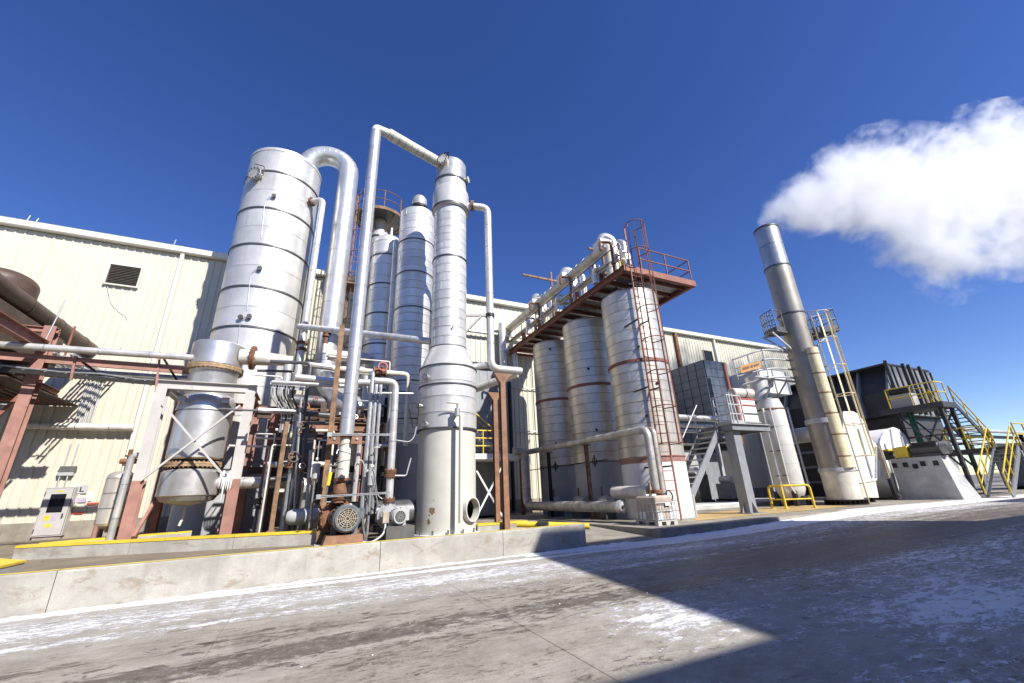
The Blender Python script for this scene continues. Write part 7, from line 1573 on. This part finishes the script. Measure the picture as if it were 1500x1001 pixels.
t = T('lower_stair', 'lower flight of grey stairs with yellow rails rising from the road', 'stairs', (p0.x, (p0.y+p1.y)/2, 0.212))
stair(t, (p0.x, p1.y, 0.25), (lx_, p1.y, LZ-0.1), p0.y-p1.y, 12, 'grey_steel', 'yellow')
for yy in (p1.y, p0.y): t.part('landing_post', MB().ibeam((lx_-0.1, yy, 0.212), (lx_-0.1, yy, LZ-0.25), 0.15, 0.15, (0, 1, 0)), 'unit_grey')
t = T('stair_landing', 'charcoal landing with yellow rails joining the two stair flights', 'platform', (lx_+1.5, 9, 0.21))
t.part('deck', MB().box(lx_+0.01, lx_+5.5, p1.y-0.1, dyA+1.0, LZ-0.22, LZ), 'charcoal', smooth=False)
railing(t, [(lx_+0.05, p0.y+0.15, LZ), (lx_+0.05, dyA+0.9, LZ)], 'yellow', 1.1, 0.7, 0.032, 1); railing(t, [(lx_+0.2, p1.y-0.05, LZ), (lx_+5.4, p1.y-0.05, LZ)], 'yellow', 1.1, 1.2, 0.032, 1)
for (xx, yy) in ((lx_+5.3, p1.y+0.1), (lx_+5.3, dyA+0.8), (lx_+2.6, p1.y+0.1)): t.part('leg', MB().ibeam((xx, yy, 0.21), (xx, yy, LZ-0.22), 0.15, 0.15, (0, 1, 0)), 'unit_grey')
gx = PX(1345, 640, XD+0.9)
pipe('green_pipe', 'dark green pipe slanting under the service deck', [(XD+0.9, PX(1352, 655, XD+0.9).y, PX(1352, 655, XD+0.9).z), (XD+0.9, PX(1335, 612, XD+0.9).y, zd-0.3)], 0.13, 'green_pipe', n=16)
pipe('green_pipe', 'dark green pipe standing above the service deck', [(XD+1.2, (dyA+dyB)/2+0.3, zd), (XD+1.2, (dyA+dyB)/2+0.5, zd+1.0)], 0.1, 'green_pipe', n=14)
t = T('deck_machine', 'pale grey burner unit standing on the service deck', 'machine', (XD+0.9, dyB-0.5, zd)); t.part('body', MB().box(XD+0.5, XD+1.3, dyB-0.9, dyB+0.1, zd+0.05, zd+0.8), 'light_steel', smooth=False); t.part('cowl', MB().drum((XD+0.9, dyB-0.9, zd+0.95), (0, 1, 0.1), 0.25, 1.0, 20, 0.03), 'black_steel'); t.part('feet', MB().box(XD+0.45, XD+1.35, dyB-0.85, dyB+0.05, zd, zd+0.05), 'black_steel', smooth=False)
# far pipe racks at the right edge
zrk = PY(1480, 640, 13).z
for k, (zz_, yy, lb) in enumerate(((zrk+0.35, 13, 'upper grey pipe of the far rack beyond the yellow stairs'), (zrk, 13.4, 'middle grey pipe of the far rack beyond the yellow stairs'), (zrk-0.5, 13, 'lower grey pipe of the far rack beyond the yellow stairs'))): pipe('far_pipe', lb, [(UR+0.5, yy, zz_), (62, yy, zz_)], 0.12, 'dark_pipe' if k == 1 else 'light_steel', n=12)
t = T('far_rack', 'low dark steel rack beyond the yellow stairs', 'rack', (45, 13.2, 0.21))
for xx in (UR+1.5, 45, 51, 57): t.part('post', MB().ibeam((xx, 13.2, 0.21), (xx, 13.2, zrk+0.25), 0.2, 0.2, (0, 1, 0)), 'black_steel'); t.part('arm', MB().bar((xx, 12.7, zrk-0.65), (xx, 13.8, zrk-0.65), 0.1, 0.12), 'black_steel')
t = T('far_container', 'blue grey container standing beyond the yellow stairs', 'container', (46, 11, 0.21)); t.part('body', MB().box(41.5, 48, 10.3, 12.4, 0.4, 2.9), 'slate_panel', smooth=False); t.part('roof', MB().box(41.4, 48.1, 10.2, 12.5, 2.9, 3.05), 'light_steel', smooth=False)
for k in range(14): t.part('side_rib', MB().box(41.6+k*0.46, 41.75+k*0.46, 10.25, 10.3, 0.4, 2.9), 'slate_panel', smooth=False)
for xx in (41.8, 47.5): t.part('foot', MB().box(xx, xx+0.3, 10.4, 12.3, 0.2, 0.4), 'black_steel', smooth=False)

# ================================================================== STEAM, SNOW, ODDMENTS
# steam plume
sd = AT(1121, 330, 1).normalized()
top = Vector((KX, KY, ZT)); D0 = (top-EYE).dot(CF)
ua = Vector((CR.x, CR.y, 0)).normalized(); ua = (ua*0.985+Vector((CF.x, CF.y, 0)).normalized()*0.17).normalized()   # drift direction
la = Vector((-ua.y, ua.x, 0))
def loc(px_, py_):
    """pixel -> (u, v) in the upright plane through the stack top along the drift"""
    d = ray(px_, py_); k = (top-EYE).dot(la)/d.dot(la); p = EYE+d*k-top; return p.dot(ua), p.z
upo = [(1104, 322), (1120, 288), (1150, 262), (1200, 226), (1250, 198), (1300, 194), (1350, 198), (1400, 168), (1450, 162), (1500, 156)]
lwo = [(1140, 338), (1160, 348), (1180, 348), (1220, 330), (1250, 340), (1300, 346), (1330, 352), (1350, 415), (1378, 440), (1405, 432), (1440, 408), (1500, 396)]
UP = [loc(*q) for q in upo]; LW = [loc(*q) for q in lwo]
def interp(L, u):
    if u <= L[0][0]: return L[0][1]
    for (a, va), (b_, vb) in zip(L[:-1], L[1:]):
        if u <= b_: return va+(vb-va)*(u-a)/(b_-a)
    return L[-1][1]
U0, U1 = -0.62, UP[-1][0]+5.0
NU = 22
prof = []
for k in range(NU+1):
    u = U0+(U1-U0)*k/NU; vt, vb = interp(UP, u), interp(LW, u)
    if u < 0.8: f = max(0, (u-U0)/(0.8-U0)); vb = -0.30*f-0.05*(1-f); vt = max(vt*f**0.6, 0.12)
    prof.append((u, vt, vb))
vs = []; fs = []; NS = 20
for (u, vt, vb) in prof:
    c_ = (vt+vb)/2; rv = (vt-vb)/2*1.12; rw = min(rv, 2.6)*1.0
    for k in range(NS): a = 2*math.pi*k/NS; vs.append((u, rw*math.cos(a), c_+rv*math.sin(a)))
for j in range(NU):
    for k in range(NS): fs.append((j*NS+k, j*NS+(k+1) % NS, (j+1)*NS+(k+1) % NS, (j+1)*NS+k))
fs += [tuple(range(NS)), tuple(NU*NS+k for k in range(NS))]
pm = MB().add(vs, fs).mesh('steam_plume')
po = link(bpy.data.objects.new('steam_plume', pm)); po['label'] = 'white billowing steam plume drifting sideways from the chimney top'; po['category'] = 'steam'
po.matrix_world = Matrix(((ua.x, la.x, 0, top.x), (ua.y, la.y, 0, top.y), (0, 0, 1, top.z), (0, 0, 0, 1)))
m = bpy.data.materials.new('steam'); m.use_nodes = True; nt = m.node_tree; nt.nodes.remove(nt.nodes['Principled BSDF'])
out = nt.nodes['Material Output']; tc = nd(nt, 'ShaderNodeTexCoord'); sp = nd(nt, 'ShaderNodeSeparateXYZ'); nt.links.new(tc.outputs['Object'], sp.inputs[0])
u, w2, v = (S(nt, sp.outputs[i]) for i in range(3))
def curve(fn, scale):
    cr = nd(nt, 'ShaderNodeFloatCurve'); c = cr.mapping.curves[0]
    un = (u-U0)/(U1-U0); nt.links.new(un.o, cr.inputs['Value'])
    pts = [((q[0]-U0)/(U1-U0), fn(q)/scale+0.5) for q in prof]
    c.points[0].location = pts[0]; c.points[1].location = pts[-1]
    for p in pts[1:-1]: c.points.new(*p)
    for p in c.points: p.handle_type = 'VECTOR'
    cr.mapping.update()
    return (S(nt, cr.outputs[0])-0.5)*scale
cen = curve(lambda q: (q[1]+q[2])/2, 40.0); rv = curve(lambda q: (q[1]-q[2])/2, 40.0).max(0.1)
q1 = (v-cen)/rv; q2 = w2/rv.min(2.6); qq = (q1*q1+q2*q2).sqrt()
n1 = fbm(nt, tc.outputs['Object'], 0.42, 7, 0.62, 0.35); n2 = fbm(nt, tc.outputs['Object'], 1.5, 6, 0.65, 0.5)
den = (1.0-qq)*1.05 + (n1-0.5)*2.5 + (n2-0.5)*1.5
near = (u*-0.42).exp()
den = (den-near*0.02).step(0.08, 0.95)*(u+0.6).step(0.0, 0.9)
pv_ = nd(nt, 'ShaderNodeVolumePrincipled'); pv_.inputs['Color'].default_value = (0.93, 0.933, 0.945, 1); pv_.inputs['Anisotropy'].default_value = 0.0
nt.links.new((den*0.95*(u.step(0, 4.0)*0.75+0.5)).o, pv_.inputs['Density']); nt.links.new(pv_.outputs[0], out.inputs['Volume'])
pm.materials.append(m)

# snow: ridges along the walls, crumbs on the road
def ridge(name, pts, wd, ht_, seed, z=None):
    random.seed(seed); vs = []; fs = []; n = len(pts); M_ = 7
    for i, p in enumerate(pts):
        p = Vector(p); a, b_ = Vector(pts[max(0, i-1)]), Vector(pts[min(n-1, i+1)]); d = (b_-a).normalized(); s_ = Vector((-d.y, d.x, 0))
        e = math.sin(math.pi*i/(n-1))**0.4; ww = wd*(0.45+0.9*random.random())*e+0.01; hh = ht_*(0.3+random.random())*e+0.002
        for k in range(M_): f = k/(M_-1)*2-1; vs.append(p+s_*f*ww+Vector((0, 0, hh*(1-f*f)*(0.7+0.6*random.random()) if abs(f) < 1 else -0.004)))
    for i in range(n-1):
        for k in range(M_-1): fs.append((i*M_+k, (i+1)*M_+k, (i+1)*M_+k+1, i*M_+k+1))
    me = MB().add(vs, fs).mesh(name); me.materials.append(MT['snow']); o = link(bpy.data.objects.new(name, me)); o['kind'] = 'stuff'; return o
ridge('snow_ridge', [cpt(-4.5+0.08*k, -0.07-0.02*math.sin(k*0.7), 0.0) for k in range(125)], 0.07, 0.020, 4)
ridge('snow_ridge', [cpt(4.3+0.08*k, -0.22-0.05*math.sin(k*0.5), 0.0) for k in range(42)], 0.22, 0.03, 9)
ridge('snow_ridge', [Vector((SC.x-0.7+0.09*k, SC.y-0.16+0.03*k*0.033-0.05*math.sin(k*0.6), gz(SC.x-0.7+0.09*k, 9))) for k in range(70)], 0.16, 0.03, 12)
random.seed(8)
mb = MB()
for k in range(70):
    x_ = random.uniform(-3.5, 9); y_ = random.choice((7.9, 6.9, 6.4, 5.0, 3.9))+random.gauss(0, 0.45)
    if y_ > cpt(x_).y-0.1: continue
    r = random.uniform(0.003, 0.014)*(0.5+random.random()); c = Vector((x_, y_, gz(x_, y_)))
    vs = [c+Vector((r*random.uniform(0.6, 1.3)*math.cos(a), r*random.uniform(0.6, 1.3)*math.sin(a), -0.002)) for a in [2*math.pi*i/6 for i in range(6)]]+[c+Vector((r*0.45*math.cos(a), r*0.45*math.sin(a), r*random.uniform(0.4, 0.8))) for a in [2*math.pi*i/6 for i in range(6)]]
    mb.add(vs, [(i, (i+1) % 6, 6+(i+1) % 6, 6+i) for i in range(6)]+[tuple(range(6, 12))])
me = mb.mesh('snow_crumbs'); me.materials.append(MT['snow']); o = link(bpy.data.objects.new('snow_crumbs', me)); o['kind'] = 'stuff'
for (q, lb) in ((((1046, 490), (1050, 560), (1052, 600)), 'slack thin cable hanging under the platform end'),):
    pass
print('OBJECTS', len(bpy.data.objects), 'TRIS', sum(len(o.data.polygons) for o in bpy.data.objects if o.type == 'MESH'))
